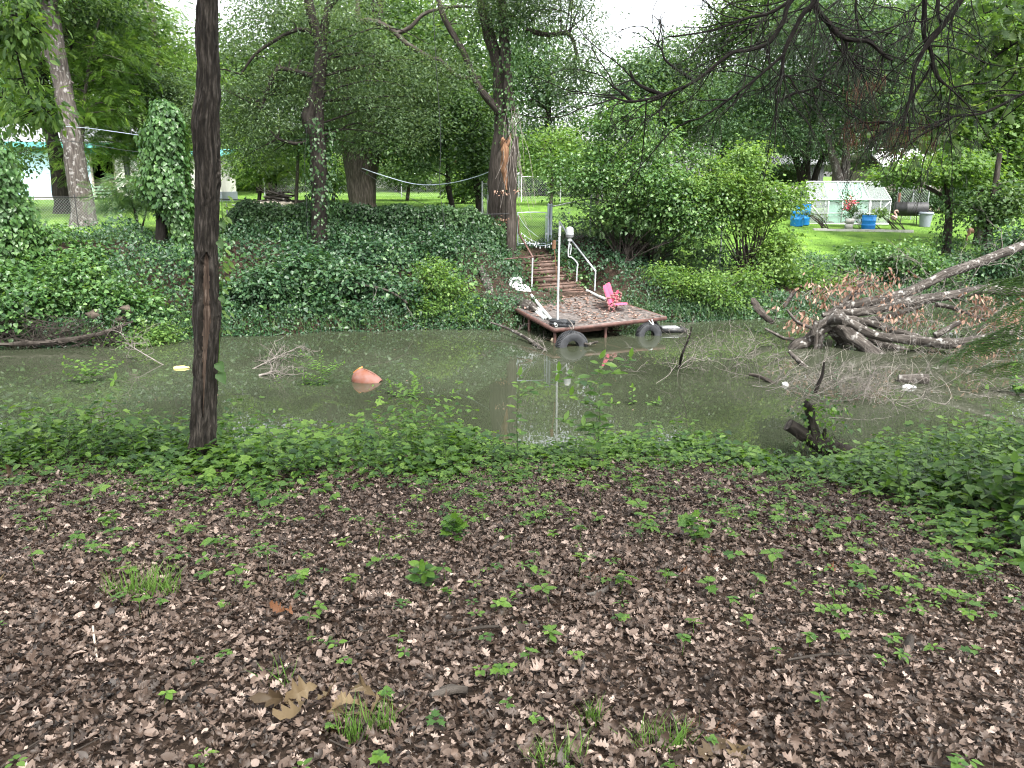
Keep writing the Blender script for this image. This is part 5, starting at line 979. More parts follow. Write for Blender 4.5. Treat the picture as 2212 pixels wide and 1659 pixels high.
    tw = MB(); lf = MB(); A = np.concatenate(anchors[:3] + anchors[5:9]); ends = []
    for i in range(85):
        a = A[rng.integers(0, len(A))]
        twig(tw, a, np.array([.2, -.1, rng.normal() * .5]) + .8 * rvec(1)[0], rng.uniform(.5, 1.6), .008, 2, .6); 
    # withered leaves hang under the outer limbs
    reg = [(1150, 850, 200, 60, 0), (1500, 860, 330, 90, .8), (1850, 760, 250, 120, .7), (1900, 900, 200, 90, .3), (850, 600, 260, 90, .8), (480, 740, 230, 80, .8), (700, 650, 200, 60, .8), (380, 900, 150, 60, .3), (1680, 780, 140, 90, .6), (950, 640, 120, 90, .9), (1750, 1120, 220, 50, -.6)]
    for (a, b, sx, sy, d) in reg:
        n = 16; P = np.array([z6(a + rng.normal() * sx * .5, b + rng.normal() * sy * .5, Y + d + rng.normal() * .3) for i in range(n)])
        for p in P[:10]: twig(tw, p, rvec(1)[0], .6, .007, 1, .6)
        spray(lf, T_L, P, 7, .20, .10, flat=1, droop=1.6, updown=2.)
    tw.build('twigs', 'twig', root); lf.build('withered_leaves', 'dead_twig_leaf', root, smooth=False)
fallen()
stick('driftwood_snag', 'dark rotten log end at the bank behind the fallen tree', [z6(30, 735, 19.5), z6(60, 790, 19.2), z6(110, 850, 18.9), z6(170, 900, 18.6)], [.07, .085, .08, .06], 'bark_mid', 0, 'log', .4, 12)
stick('half_sunk_pole', 'bare pole sticking out of the water in front of the fallen tree', [z6(295, 1115, 15.6), z6(360, 1180, 15.4), z6(430, 1245, 15.2), z6(510, 1300, 15.1)], [.035, .05, .055, .05], 'deadwood', 0, 'branch')
stick('half_sunk_pole', 'dark snag pointing up from the brush by the stump', [z6(490, 1420, 12.6), z6(510, 1360, 12.6), z6(540, 1290, 12.6), z6(555, 1195, 12.6)], [.03, .032, .026, .016], 'branch', 4, 'branch')
stick('half_sunk_pole', 'reddish branch lying in the water at the left of the brush', [z6(0, 1285, 14.2), z6(70, 1300, 14.1), z6(140, 1330, 13.9), z6(200, 1360, 13.8)], [.03, .035, .035, .03], 'bark_mid', 4, 'branch')
def brush(name, label, cx, cy, Y, nx, L, n, sp):
    root = thing(name, label, 'brush', wz(cx, cy, 0)); tb = MB()
    for i in range(n):
        p = wpt(cx + rng.normal() * nx, cy + rng.normal() * sp); p[2] = rng.uniform(-.02, .12); twig(tb, p, np.array([rng.normal() * .8, rng.normal() * .5, abs(rng.normal()) * .7]), rng.uniform(.5, 1.) * L, .006, 3, .5)
    tb.build('twigs', 'twig', root); return root
brush('dead_brush', 'pale wiry tangle of dead twigs in the water right of the dock', 1620, 790, 0, 65, 1.0, 26, 22)
brush('dead_brush', 'dense grey brush pile in the water behind the stump', 1850, 862, 0, 80, .9, 58, 16)
brush('dead_brush', 'thin dead twigs under the fallen tree at right', 2050, 815, 0, 90, .9, 26, 22)
brush('dead_brush', 'sparse white twigs reaching toward the dock', 1450, 800, 0, 45, .8, 8, 14)
brush('dead_brush', 'fine twigs between the stump and the fallen root', 1740, 830, 0, 50, .9, 20, 16)
# rocks, roots at the left bank
for i, (px, py, r, lb) in enumerate(((205, 682, .26, 'brown boulder under the left bank vines'), (272, 668, .20, 'pale rounded boulder right of the brown one'), (262, 692, .18, 'low boulder at the waterline of the left bank'))):
    p = at(px, py, 17.9); mb = MB(); mb.rock(p, (r * .75, r * .6, r * .62), i + 2, .8); tag(mb.build('boulder', 'browrock', origin=p), lb, 'rock')
mb = MB(); mb.tube([at(-20, 745, 16.8), at(60, 742, 16.9), at(140, 735, 17.1), at(220, 720, 17.3), at(300, 690, 17.9)], [.04, .06, .055, .05, .03], 10, 6, .6)
for k in range(150):
    a = at(rng.uniform(-10, 280), rng.uniform(690, 745), 17.3); twig(mb, a, np.array([-.6, -.2, -.5]) + .5 * rvec(1)[0], .7, .012, 1, .3)
tag(mb.build('exposed_roots', 'bark_mid', origin=at(140, 742, 17.1)), 'tangle of exposed brown roots along the left waterline', 'roots')
# ---------------------------------------------------------------- garden things on the right lawn
def z4(zx, zy, Y): return at(1618 + zx * .2929, zy * .2929, Y)
def greenhouse():
    Y = 38.5; a = G(1618 + 325 * .2929, Y); b = G(1618 + 905 * .2929, Y); a[2] = b[2] = min(a[2], b[2]) + .0; e = unit(b - a); L = np.linalg.norm(b - a); n = np.array([-e[1], e[0], 0]); W = 2.1; s = .2929 * Y / FPX
    he, hr = 1.18, 2.02; root = thing('greenhouse', 'small clear greenhouse with white frame and green shade cloth', 'greenhouse', a)
    def P(x, d, z): return a + e * x + n * d + u3 * z
    fr = MB(); xs = [0, L * .25, L * .42, L * .58, L * .75, L]; rx0, rx1 = .12 * L, .88 * L
    RX = np.linspace(.62, L - .42, 6) * 0 + np.array([L * (v - 325) / 580 for v in (430, 510, 600, 680, 760, 835)])
    mx = lambda x: x
    for i, x in enumerate(xs):
        fr.bar(P(x, 0, 0), P(x, 0, he), .04, .04); fr.bar(P(x, W, 0), P(x, W, he), .04, .04)
        fr.bar(P(x, 0, he), P(RX[i] * .3 + x * .7, W / 2, hr), .05, .04); fr.bar(P(x, W, he), P(RX[i] * .3 + x * .7, W / 2, hr), .05, .04)
    r0, r1 = RX[0] * .3, RX[5] * .3 + L * .7
    fr.bar(P(-.02, 0, he), P(L + .02, 0, he), .07, .06); fr.bar(P(0, W, he), P(L, W, he), .06, .06); fr.bar(P(r0, W / 2, hr), P(r1, W / 2, hr), .07, .06)
    fr.bar(P(0, 0, .04), P(L, 0, .04), .06, .08); fr.bar(P(0, 0, .55), P(L, 0, .55), .03, .03)
    for x in (0, L):
        fr.bar(P(x, .02, he), P(x, W - .02, he), .04, .04); fr.bar(P(x, .02, .04), P(x, W - .02, .04), .05, .06); fr.bar(P(x, W / 2, 0), P(x, W / 2, hr if False else he), .04, .04)
    fr.bar(P(.05, -.01, 1.1), P(xs[1] - .05, -.01, .1), .03, .03); fr.bar(P(L - .05, -.01, 1.1), P(xs[4] + .05, -.01, .1), .03, .03)
    fr.build('frame', 'whitemetal', root, smooth=False)
    gm, nt, bs = newmat('clear_panel'); tr = N(nt, "ShaderNodeBsdfTransparent"); gl = N(nt, "ShaderNodeBsdfPrincipled"); gl.inputs["Base Color"].default_value = (.5, .55, .55, 1); gl.inputs["Roughness"].default_value = .12; mxs = N(nt, "ShaderNodeMixShader"); mxs.inputs[0].default_value = .28
    nt.links.new(tr.outputs[0], mxs.inputs[1]); nt.links.new(gl.outputs[0], mxs.inputs[2]); nt.links.new(mxs.outputs[0], nt.nodes["Material Output"].inputs[0]); M['clear'] = gm
    for i in range(5):
        mb = MB(); A, B = xs[i], xs[i + 1]; ra, rb = RX[i] * .3 + A * .7, RX[i + 1] * .3 + B * .7
        mb.quad(P(A, .012, he), P(B, .012, he), P(rb, W / 2, hr - .01), P(ra, W / 2, hr - .01)); mb.quad(P(B, W - .012, he), P(A, W - .012, he), P(ra, W / 2, hr - .01), P(rb, W / 2, hr - .01)); mb.build('roof_panel', 'clear', root, smooth=False)
        mb = MB(); mb.quad(P(A, .01, .05), P(B, .01, .05), P(B, .01, he), P(A, .01, he)); mb.quad(P(A, W - .01, .05), P(B, W - .01, .05), P(B, W - .01, he), P(A, W - .01, he)); mb.build('wall_panel', 'clear', root, smooth=False)
    for x, q in ((0.01, r0), (L - .01, r1)):
        mb = MB(); mb.add([P(x, 0, .05), P(x, W, .05), P(x, W, he), P(q, W / 2, hr), P(x, 0, he)], np.array([[0, 1, 2, 3, 4]])); mb.build('end_panel', 'clear', root, smooth=False)
    for (A, B) in ((xs[1] + .02, xs[4] - .02), (xs[0] + .35, xs[1] - .02)):
        n_ = 14; mb = MB(); V = []
        for i in range(n_):
            for j in range(9):
                x = A + (B - A) * i / (n_ - 1); t = j / 8; d = .08 + (W / 2 - .1) * t; z = he - .03 + (hr - he - .05) * t - .05 * math.sin(t * math.pi) - .02 * math.sin(i * 1.7)
                V.append(P(x, d, z))
        i = np.arange(n_ - 1)[:, None] * 9; j = np.arange(8)[None]; f = np.stack([i + j, i + 9 + j, i + 10 + j, i + 1 + j], -1).reshape(-1, 4); mb.add(V, f)
        if A > .9:
            V = [P(A + (B - A) * q / 13, .10 + .02 * math.sin(q * 2.1), z) for q in range(14) for z in (.12 + .08 * math.sin(q * 1.3), .6, he - .03)]; i = np.arange(13)[:, None] * 3; j = np.arange(2)[None]; mb.add(V, np.stack([i + j, i + 3 + j, i + 4 + j, i + 1 + j], -1).reshape(-1, 4))
            mb.build('shade_cloth', 'tarp', root)
    mb = MB(); w0 = P(xs[2] + .06, W * .25, he + (hr - he) * .5 + .08); mb.bar(w0, w0 + e * (xs[3] - xs[2] - .1), .06, .03); mb.bar(w0 + e * .2, w0 + e * .2 + u3 * .22 + n * .2, .02, .02); mb.build('roof_vent', 'whitemetal', root, smooth=False)
    mb = MB()
    for z in (.45, .8): mb.box(P(L * .5, W * .72, z), (L * .85, .4, .03), np.stack([e, n, u3]))
    mb.build('shelf', 'greybin', root, smooth=False)
    mb = MB(); c = np.array([P(rng.uniform(.2, L - .2), W * .7, rng.uniform(.5, 1.0)) for i in range(14)]); spray(mb, T_O, c, 16, .2, .1); mb.build('seedlings', 'mid_green', root, smooth=False)
greenhouse()
def barrel(label, px, py, Y, r, h, mat='bluebarrel'):
    p = at(px, py, Y); p[2] = float(gz(p[0], p[1])); root = thing('blue_barrel', label, 'barrel', p); mb = MB()
    mb.lathe(p, [(.002, 0), (r * .94, 0), (r * .98, .02), (r * .98, h * .30), (r * 1.03, h * .32), (r * 1.03, h * .36), (r * .98, h * .38), (r * 1.0, h * .62), (r * 1.04, h * .64), (r * 1.04, h * .68), (r, h * .70), (r * 1.0, h * .96), (r * 1.05, h * .97), (r * 1.05, h), (r * .95, h), (r * .93, h * .9), (.002, h * .9)], 28); mb.build('body', mat, root)
    mb = MB(); spray(mb, T_O, np.array([p + u3 * (h + .02) + rng.normal(size=3) * .1 for i in range(5)]), 10, .15, .07); mb.build('soil_plants', 'mid_green', root, smooth=False) if r > .29 else None
barrel('blue plastic barrel planter standing right of the flower bed', 1618 + 885 * .2929, 474, 36.6, .30, .66)
barrel('upright blue barrel at the left corner of the greenhouse', 1618 + 355 * .2929, 470, 37.2, .29, .95)
barrel('second blue barrel tucked behind the left corner barrel', 1618 + 405 * .2929, 466, 37.8, .28, .95)
p = G(1618 + 1163 * .2929, 38.2); root = thing('trash_can', 'grey plastic trash can right of the barrel smoker', 'trash can', p); mb = MB(); mb.lathe(p, [(.002, 0), (.23, 0), (.29, .60), (.33, .61), (.33, .67), (.31, .69), (.28, .70), (.002, .66)], 24); mb.build('body', 'greybin', root); mb = MB()
for sx in (-1, 1): mb.box(p + np.array([sx * .34, 0, .56]), (.06, .14, .04))
mb.build('handle', 'greybin', root, smooth=False)
def smoker():
    p = G(1618 + 1050 * .2929, 38.6); root = thing('barrel_smoker', 'black horizontal barrel smoker on thin legs beside the greenhouse', 'smoker', p); mb = MB(); c = p + np.array([-.62, .35, .78]); mb.lathe(c, [(.002, 0), (.30, .0), (.33, .03), (.33, .5), (.34, .51), (.34, .55), (.33, .56), (.33, 1.42), (.30, 1.46), (.002, 1.46)], 28, axis=(1, -.32, 0)); mb.build('drum', 'black', root)
    for sx in (-.35, .45):
        for d in (-.2, .2): mb = MB(); mb.tube([p + np.array([sx, .2 + d - sx * .3, .5]), p + np.array([sx * 1.2, .2 + d * 1.4 - sx * .3, 0])], .02, 6); mb.build('leg', 'black', root)
    mb = MB(); mb.tube([c + np.array([.15, -.05, .3]), c + np.array([.15, -.05, .75])], .06, 10); mb.build('chimney', 'rust', root)
    mb = MB(); mb.tube([c + np.array([.4, -.42, .0]), c + np.array([1.0, -.6, .0])], .015, 6); mb.build('handle', 'galv', root)
smoker()
def headboard():
    Y = 36.9; o = G(1618 + 715 * .2929, Y); root = thing('scroll_headboard', 'white wrought iron scroll headboard standing in the flower bed', 'headboard', o); s = .2929 * Y / FPX
    def q(zx, zy): return o + np.array([(zx - 715) * s, 0, (1605 - zy) * s])
    mb = MB(); mb.tube([q(648, 1605), q(648, 1525)], .022, 6); mb.tube([q(775, 1605), q(775, 1510)], .022, 6); mb.tube([q(645, 1568), q(780, 1568)], .02, 6); mb.build('posts', 'whitemetal', root)
    for (cx, cy, r, a0) in ((660, 1530, 20, 0), (672, 1498, 20, 40), (700, 1478, 20, 80), (735, 1478, 18, 110), (765, 1505, 16, 150), (690, 1540, 12, 30), (745, 1540, 12, 140)):
        t = np.linspace(0, 3.6 * np.pi, 34); rr = r * (1 - t / t[-1] * .75); mb = MB(); mb.tube([q(cx + math.cos(a + R(a0)) * b, cy + math.sin(a + R(a0)) * b) for a, b in zip(t, rr)] + [], .014, 5, cap=False); mb.tube([q(cx + math.cos(R(a0)) * r, cy + math.sin(R(a0)) * r), q((cx + 710) / 2, (cy + 1568) / 2), q(712 + (cx - 712) * .15, 1568)], .012, 5, 4); mb.build('scroll', 'whitemetal', root)
headboard()
fm = leafmat('pink_petals', [(.45, .06, .10), (.62, .12, .18), (.75, .28, .30)], .3); M['petal'] = fm
p = G(1618 + 740 * .2929, 37.2); root = thing('pink_lilies', 'pink flowering plant behind the white headboard', 'flowers', p); mb = MB(); c = np.array([at(1618 + a * .2929, b * .2929, 37.2) for a, b in ((720, 1500), (735, 1520), (760, 1490), (775, 1488), (745, 1470), (715, 1550), (728, 1512), (765, 1500))]); spray(mb, T_O, c, 12, .10, .10, flat=1, droop=0); mb.build('blooms', 'petal', root, smooth=False); mb = MB()
for cc in c: mb.tube([p + np.array([rng.normal() * .1, 0, 0]), cc], .012, 4)
mb.build('stems', 'stem', root); mb = MB(); c2 = np.array([at(1618 + rng.uniform(690, 790) * .2929, rng.uniform(1430, 1590) * .2929, 37.4) for i in range(26)]); spray(mb, T_N, c2, 16, .2, .16, flat=1, droop=-.5); mb.build('leaves', 'mid_green', root, smooth=False)
shrub('garden_plant', 'bushy green plant between the headboard and the blue barrel', 1618 + 810 * .2929, 37, [(1618 + 810 * .2929, 455, 37, 14, 14), (1618 + 830 * .2929, 448, 37, 10, 10)], 'mid_green', 26, 26, .09, .22, T_O, stems=8)
shrub('garden_plant', 'low leafy plant right of the blue barrel planter', 1618 + 985 * .2929, 37, [(1618 + 985 * .2929, 458, 37, 16, 9)], 'bright_green', 20, 24, .09, .2, T_O, stems=6)
shrub('garden_plant', 'leafy plants in front of the left blue barrels', 1618 + 470 * .2929, 36.6, [(1618 + 470 * .2929, 460, 36.6, 18, 10), (1618 + 520 * .2929, 462, 36.6, 10, 8)], 'mid_green', 26, 26, .09, .22, T_O, stems=8)
p = G(1618 + 628 * .2929, 36.8); root = thing('block_stack', 'two stacked pale concrete blocks left of the headboard', 'block', p); mb = MB(); mb.box(p + u3 * .12, (.30, .22, .24)); mb.build('block', 'concrete', root, smooth=False); mb = MB(); mb.box(p + u3 * .36 + np.array([.02, 0, 0]), (.34, .24, .22)); mb.build('block', 'concrete', root, smooth=False)
for i, x in enumerate(np.linspace(425, 1040, 13)):
    p = G(1618 + x * .2929, 36.2); mb = MB(); mb.box(p + u3 * .03, (.58, .14 + .02 * rng.uniform(), .12), rnd=.5); o = mb.build('edging_stone', 'concrete', origin=p); tag(o, 'pale flat edging stone in the row along the garden bed', 'edging stone', 'edging stones along the bed')
def flamingo():
    Y = 37; o = G(1618 + 935 * .2929, Y); s = .2929 * Y / FPX; root = thing('flamingo_figure', 'pale garden flamingo figure between the barrel and the smoker', 'garden figure', o)
    q = lambda zx, zy: o + np.array([(zx - 935) * s, 0, (1600 - zy) * s])
    mb = MB(); mb.tube([q(918, 1522), q(930, 1512), q(945, 1512), q(955, 1500), q(950, 1485), q(940, 1475), q(945, 1462), q(958, 1462), q(966, 1475)], [.02, .13, .11, .05, .035, .03, .03, .04, .012], 10, 5); mb.build('body', plain('faded_pink_plastic', (.62, .40, .34), .5), root); mb = MB()
    for dx in (-4, 5): mb.tube([q(935 + dx, 1525), q(935 + dx, 1605)], .01, 5)
    mb.build('legs', 'black', root)
flamingo()
# run frame right of the greenhouse
a, b = G(1618 + 950 * .2929, 41), G(1618 + 1165 * .2929, 40); fence('kennel_panel', 'grey chain link kennel panel between the greenhouse and the clipped bushes', [a, (a + b) / 2, b], 1.65, 3, pitch=.13, r=.005)
# deer statue
def deer(label, px, py, Y, h, flip=1, mat='brownflesh'):
    p = at(px, py, Y); p[2] = float(gz(p[0], p[1])); root = thing('deer_statue', label, 'statue', p); f = np.array([flip * .95, -.3, 0]); sd_ = np.array([.3, .95, 0]); k = h / 1.0
    P = lambda a, z, s=0: p + (f * a + sd_ * s + u3 * z) * k
    mb = MB(); mb.tube([P(-.34, .60), P(-.26, .64), P(-.05, .62), P(.16, .63), P(.27, .70), P(.33, .82), P(.37, .92), P(.43, .94), P(.52, .88)], [.04, .10, .115, .13, .10, .065, .06, .065, .025], 12, 5)
    for a, s in ((-.26, .06), (-.26, -.06)): mb.tube([P(a, .60, s), P(a + .03, .42, s), P(a - .07, .26, s), P(a - .03, .0, s)], [.075, .05, .025, .02], 8, 5)
    for a, s in ((.18, .06), (.18, -.06)): mb.tube([P(a, .58, s), P(a + .01, .32, s), P(a, .0, s)], [.06, .028, .02], 8, 5)
    mb.build('body', mat, root)
    for s in (-1, 1): mb = MB(); mb.tube([P(.38, .96, .03 * s), P(.35, 1.02, .09 * s), P(.33, 1.05, .11 * s)], [.012, .03, .005], 6, 4); mb.build('ear', mat, root)
    mb = MB(); mb.tube([P(-.34, .64), P(-.40, .67), P(-.42, .60)], [.02, .03, .008], 6, 4); mb.build('tail', 'whitemetal', root)
deer('small terracotta deer statue standing on the lawn at right', 2108, 468, 34, .72, 1)
deer('second pale deer statue partly hidden by the vine wrapped trunk', 2130, 462, 36, 1.05, -1, mat=plain('pale_statue', (.50, .36, .29), .8))
# woodpile with ring of stones
def woodpile():
    Y = 33.5; o = G(605, Y); o = at(605, 440, Y); o[2] = float(gz(o[0], o[1])); root = thing('brush_woodpile', 'pile of stacked sticks and logs on the grass left of the ivy clad tree', 'woodpile', o)
    for i in range(34):
        t = rng.uniform(0, 1); z = .05 + .5 * t * rng.uniform(.4, 1); c = o + np.array([rng.normal() * .32 * (1.2 - t), rng.normal() * .2, z]); d = np.array([1, rng.normal() * .3, rng.normal() * .15]) * rng.uniform(.25, .5); mb = MB(); r = rng.uniform(.025, .06); mb.tube([c - d, c + rng.normal(size=3) * .03, c + d], [r, r, r * .8], 7, 4, .2, seed=i); mb.build('stick', 'deadwood' if i % 3 else 'bark_mid', root)
    tb = MB()
    for i in range(24): twig(tb, o + np.array([rng.normal() * .3, 0, .45]), np.array([rng.normal(), rng.normal() * .3, .8]), .5, .012, 1)
    tb.build('twigs', 'twig', root)
    for i, (dx, r) in enumerate(((-.75, .16), (-.45, .18), (-.12, .17), (.22, .19), (.55, .15))):
        p = o + np.array([dx, -.55 + .05 * i % .1, .04]); mb = MB(); mb.rock(p, (r * 1.3, r, r), i + 20, .65); tag(mb.build('pale_stone', 'rock', origin=p), ['leftmost pale stone in front of the woodpile', 'second pale stone from the left before the woodpile', 'middle pale stone before the woodpile', 'largest pale stone right of the middle one', 'rightmost pale stone before the woodpile'][i], 'stone', 'stones in front of the woodpile')
woodpile()
# cables
def cable(name, label, pts, r, mat):
    mb = MB(); P = [at(*p) for p in pts]; mb.tube(P, r, 4, 8, cap=False); tag(mb.build(name, mat, origin=P[0]), label, 'cable')
cable('blue_rope', 'pale blue rope sagging from the twin trunk tree to the broken tree', [(778, 362, 30), (830, 380, 29), (900, 398, 28), (970, 396, 27), (1040, 378, 26), (1078, 358, 25.2)], .014, 'rope')
cable('black_cable', 'black cable running down from the twin trunk tree over the ivy hedge', [(775, 365, 30), (850, 410, 28), (940, 450, 26), (1020, 462, 24.2), (1100, 462, 24)], .010, 'cable')
cable('hanging_cable', 'thin black cable hanging over the ivy hedge', [(935, 0, 22.4), (940, 100, 22.4), (946, 200, 22.4), (952, 300, 22.4), (950, 400, 22.4), (958, 470, 22.4), (962, 500, 22.3)], .008, 'cable')
cable('hanging_cable', 'second thin cord hanging beside the ivy clad tree', [(664, 260, 22.2), (658, 350, 22.2), (662, 430, 22.2), (665, 520, 22.0)], .006, 'cable')
cable('black_cable', 'dark wire strung from the leaning tree to the ivy clad tree', [(40, 332, 25), (130, 304, 25), (300, 328, 24.5), (480, 326, 23.5), (600, 308, 22.8), (660, 300, 22.6)], .009, 'cable')
cable('green_cord', 'pale green cord strung left of the vine covered snag', [(128, 272, 25.3), (200, 278, 24.5), (300, 292, 23)], .008, 'rope')
# ---------------------------------------------------------------- foreground
def proj(P):
    P = np.asarray(P, float); c, s = math.cos(PITCH), math.sin(PITCH); z = P[..., 2] - CAMZ
    f = P[..., 1] * c - z * s; up = P[..., 1] * s + z * c
    return CX + FPX * P[..., 0] / f, CY - FPX * up / f
def near_trunk():
    b = gpt(436, 1003, 4, 9); Y = b[1]; root = thing('near_tree', 'dark furrowed tree trunk with a long bare scar standing on the near bank', 'tree', b)
    pl = [(436, 1014, 40), (436, 995, 32), (439, 950, 27.5), (441, 900, 25.5), (443, 830, 25), (445, 760, 25.5), (447, 700, 26), (448, 665, 27), (446, 610, 23), (445, 545, 21.5), (446, 470, 22.5), (448, 390, 23), (447, 340, 23.5), (444, 280, 25), (447, 235, 23.5), (450, 190, 21), (449, 120, 20), (447, 60, 20), (448, 0, 18.5), (446, -120, 18), (452, -300, 17), (458, -520, 15)]
    P = [at(a, c, Y) for a, c, r in pl]; P[0][2] = b[2] - .2; rr = [pxw(r, Y) for a, c, r in pl]
    mb = MB(); v, rad = mb.tube(P, rr, 140, 22, .09, cap=False, fine=.011, seed=2)
    m, n = v.shape[:2]; cen = v.mean(1, keepdims=True); px, py = proj(v); front = ((v - cen)[..., 1] < 0)
    # long cavity: two chambers with rolled lips
    t = np.clip((py - 548) / (905 - 548), 0, 1); cx = np.interp(py, [548, 640, 690, 760, 900], [446, 445, 447, 441, 438]); hw = np.interp(py, [545, 560, 600, 655, 668, 700, 740, 800, 905], [1, 9, 11, 11, 12, 13, 10, 6, 1])
    d = np.abs(px - cx) / hw; inside = (py > 546) & (py < 905) & front; dep = np.where(inside, sm(1.05, .75, d), 0); lip = np.where(inside, np.exp(-((d - 1.25) / .25) ** 2), 0); ridge = np.where(inside, np.exp(-((py - 663) / 5.) ** 2), 0)
    nr = unit(v - cen); v2 = v - nr * (dep * (.038 + .02 * ridge))[..., None] + nr * (lip * .018)[..., None]
    mb.V[0] = v2.reshape(-1, 3)
    F = mb.F[0]; msk = (dep.reshape(-1)[F].min(1) > .5); sc = MB(); sc.add(mb.V[0], F[msk], .5, mb.B[0]); mb.F[0] = F[~msk]
    mb.build('trunk', 'bark', root); sc.build('bare_scar', 'scarwood', root)
    # crown above the frame
    bw = [(P[-1] + np.array([dx, dy, dz]), np.array([1.3, 1.3, .8])) for dx, dy, dz in ((-1.2, .3, .6), (1.0, -.4, .9), (0, 1.2, 1.6), (0, 0, 2.6))]; cen_ = in_blobs(bw, 90); lm = MB(); limbs(lm, [P[-1], P[-2]], cen_[:30], .06, .012); lm.build('limbs', 'bark', root); cm = MB(); spray(cm, T_O, cen_, 14, .4, .12); cm.build('crown', 'mid_green', root, smooth=False)
    vm = MB()
    for a, c, s in ((470, 783, .11), (473, 805, .12), (476, 640, .07), (472, 520, .08), (478, 480, .07)):
        p = at(a, c, Y - .1); scatter(vm, T_H, np.array([p]), np.array([[.5, -.3, -.8]]), np.array([[.3, -.9, .2]]), s, .3)
    for i in range(26):
        yy = rng.uniform(420, 720); p = at(474 + rng.uniform(0, 22) + 4 * math.sin(yy * .05), yy, Y + .1); scatter(vm, T_L, np.array([p]), np.array([[.8, -.2, -.5]]) + .4 * rvec(1), np.array([[.1, -.6, .7]]) + .3 * rvec(1), rng.uniform(.05, .085), .75 + rng.normal() * .15)
    vm.tube([at(470, 830, Y - .05), at(476, 700, Y), at(482, 560, Y + .05), at(479, 430, Y)], .004, 4, 6); vm.build('climbing_vine', 'seedling', root, smooth=False)
near_trunk()

def near_pick(n, y0, y1, umax=.78):
    y = np.sqrt(rng.uniform(y0 ** 2, y1 ** 2, n)); x = rng.uniform(-umax, umax, n) * y; return x, y
def litter():
    mb = MB(); n = 88000; x, y = near_pick(n, 1.5, 9.2); k = y < near_shore(x) - .25; x, y = x[k], y[k]; n = len(x)
    lay = rng.uniform(0, 1, n); z = gz(x, y) + .004 + .035 * lay; P = np.stack([x, y, z], -1); d = rvec(n) * np.array([1, 1, .25]); nr = u3 + (.22 + .62 * lay[:, None]) * rvec(n); sz = rng.uniform(.026, .072, n) * (1 + .25 * n2(x, y, 1.5, 2)); tone = .40 + .16 * lay + .12 * n2(x, y, 2.2, 5) + rng.normal(size=n) * .19; g = rng.integers(0, 22, n)
    tone = np.where(rng.uniform(0, 1, n) < .07, rng.uniform(.78, 1, n), tone)
    for q in range(22):
        s = g == q; scatter(mb, LITTER[q] if q < 20 else BEECH[q - 20], P[s], d[s], nr[s], sz[s] * (1 if q < 9 else .85), tone[s])
    n = 110000; x, y = near_pick(n, 1.5, 8.2); k = y < near_shore(x) - .3; x, y = x[k], y[k]; n = len(x); P = np.stack([x, y, gz(x, y) + rng.uniform(.003, .045, n)], -1)
    scatter(mb, T_S, P, rvec(n) * np.array([1, 1, .4]), u3 + .9 * rvec(n), rng.uniform(.007, .028, n), .42 + rng.normal(size=n) * .28)
    tag(mb.build('leaf_litter', 'litter', smooth=False), 'carpet of brown fallen oak leaves covering the near bank', 'dead leaves', kind="stuff")
    tb = MB()
    for i in range(420):
        x, y = near_pick(1, 1.6, 8.0); p = np.array([x[0], y[0], float(gz(x[0], y[0])) + .03]); a = rng.uniform(0, 2 * math.pi); L = rng.uniform(.06, .32); e = np.array([math.cos(a), math.sin(a), rng.normal() * .08]) * L / 2; r = rng.uniform(.0015, .0045); tb.tube([p - e, p + np.array([rng.normal(), rng.normal(), 0]) * .02, p + e], [r, r, r * .6], 4, 3)
    tag(tb.build('litter_twigs', 'bark_mid'), 'small broken twigs strewn through the leaf litter', 'twigs', kind="stuff")
litter()
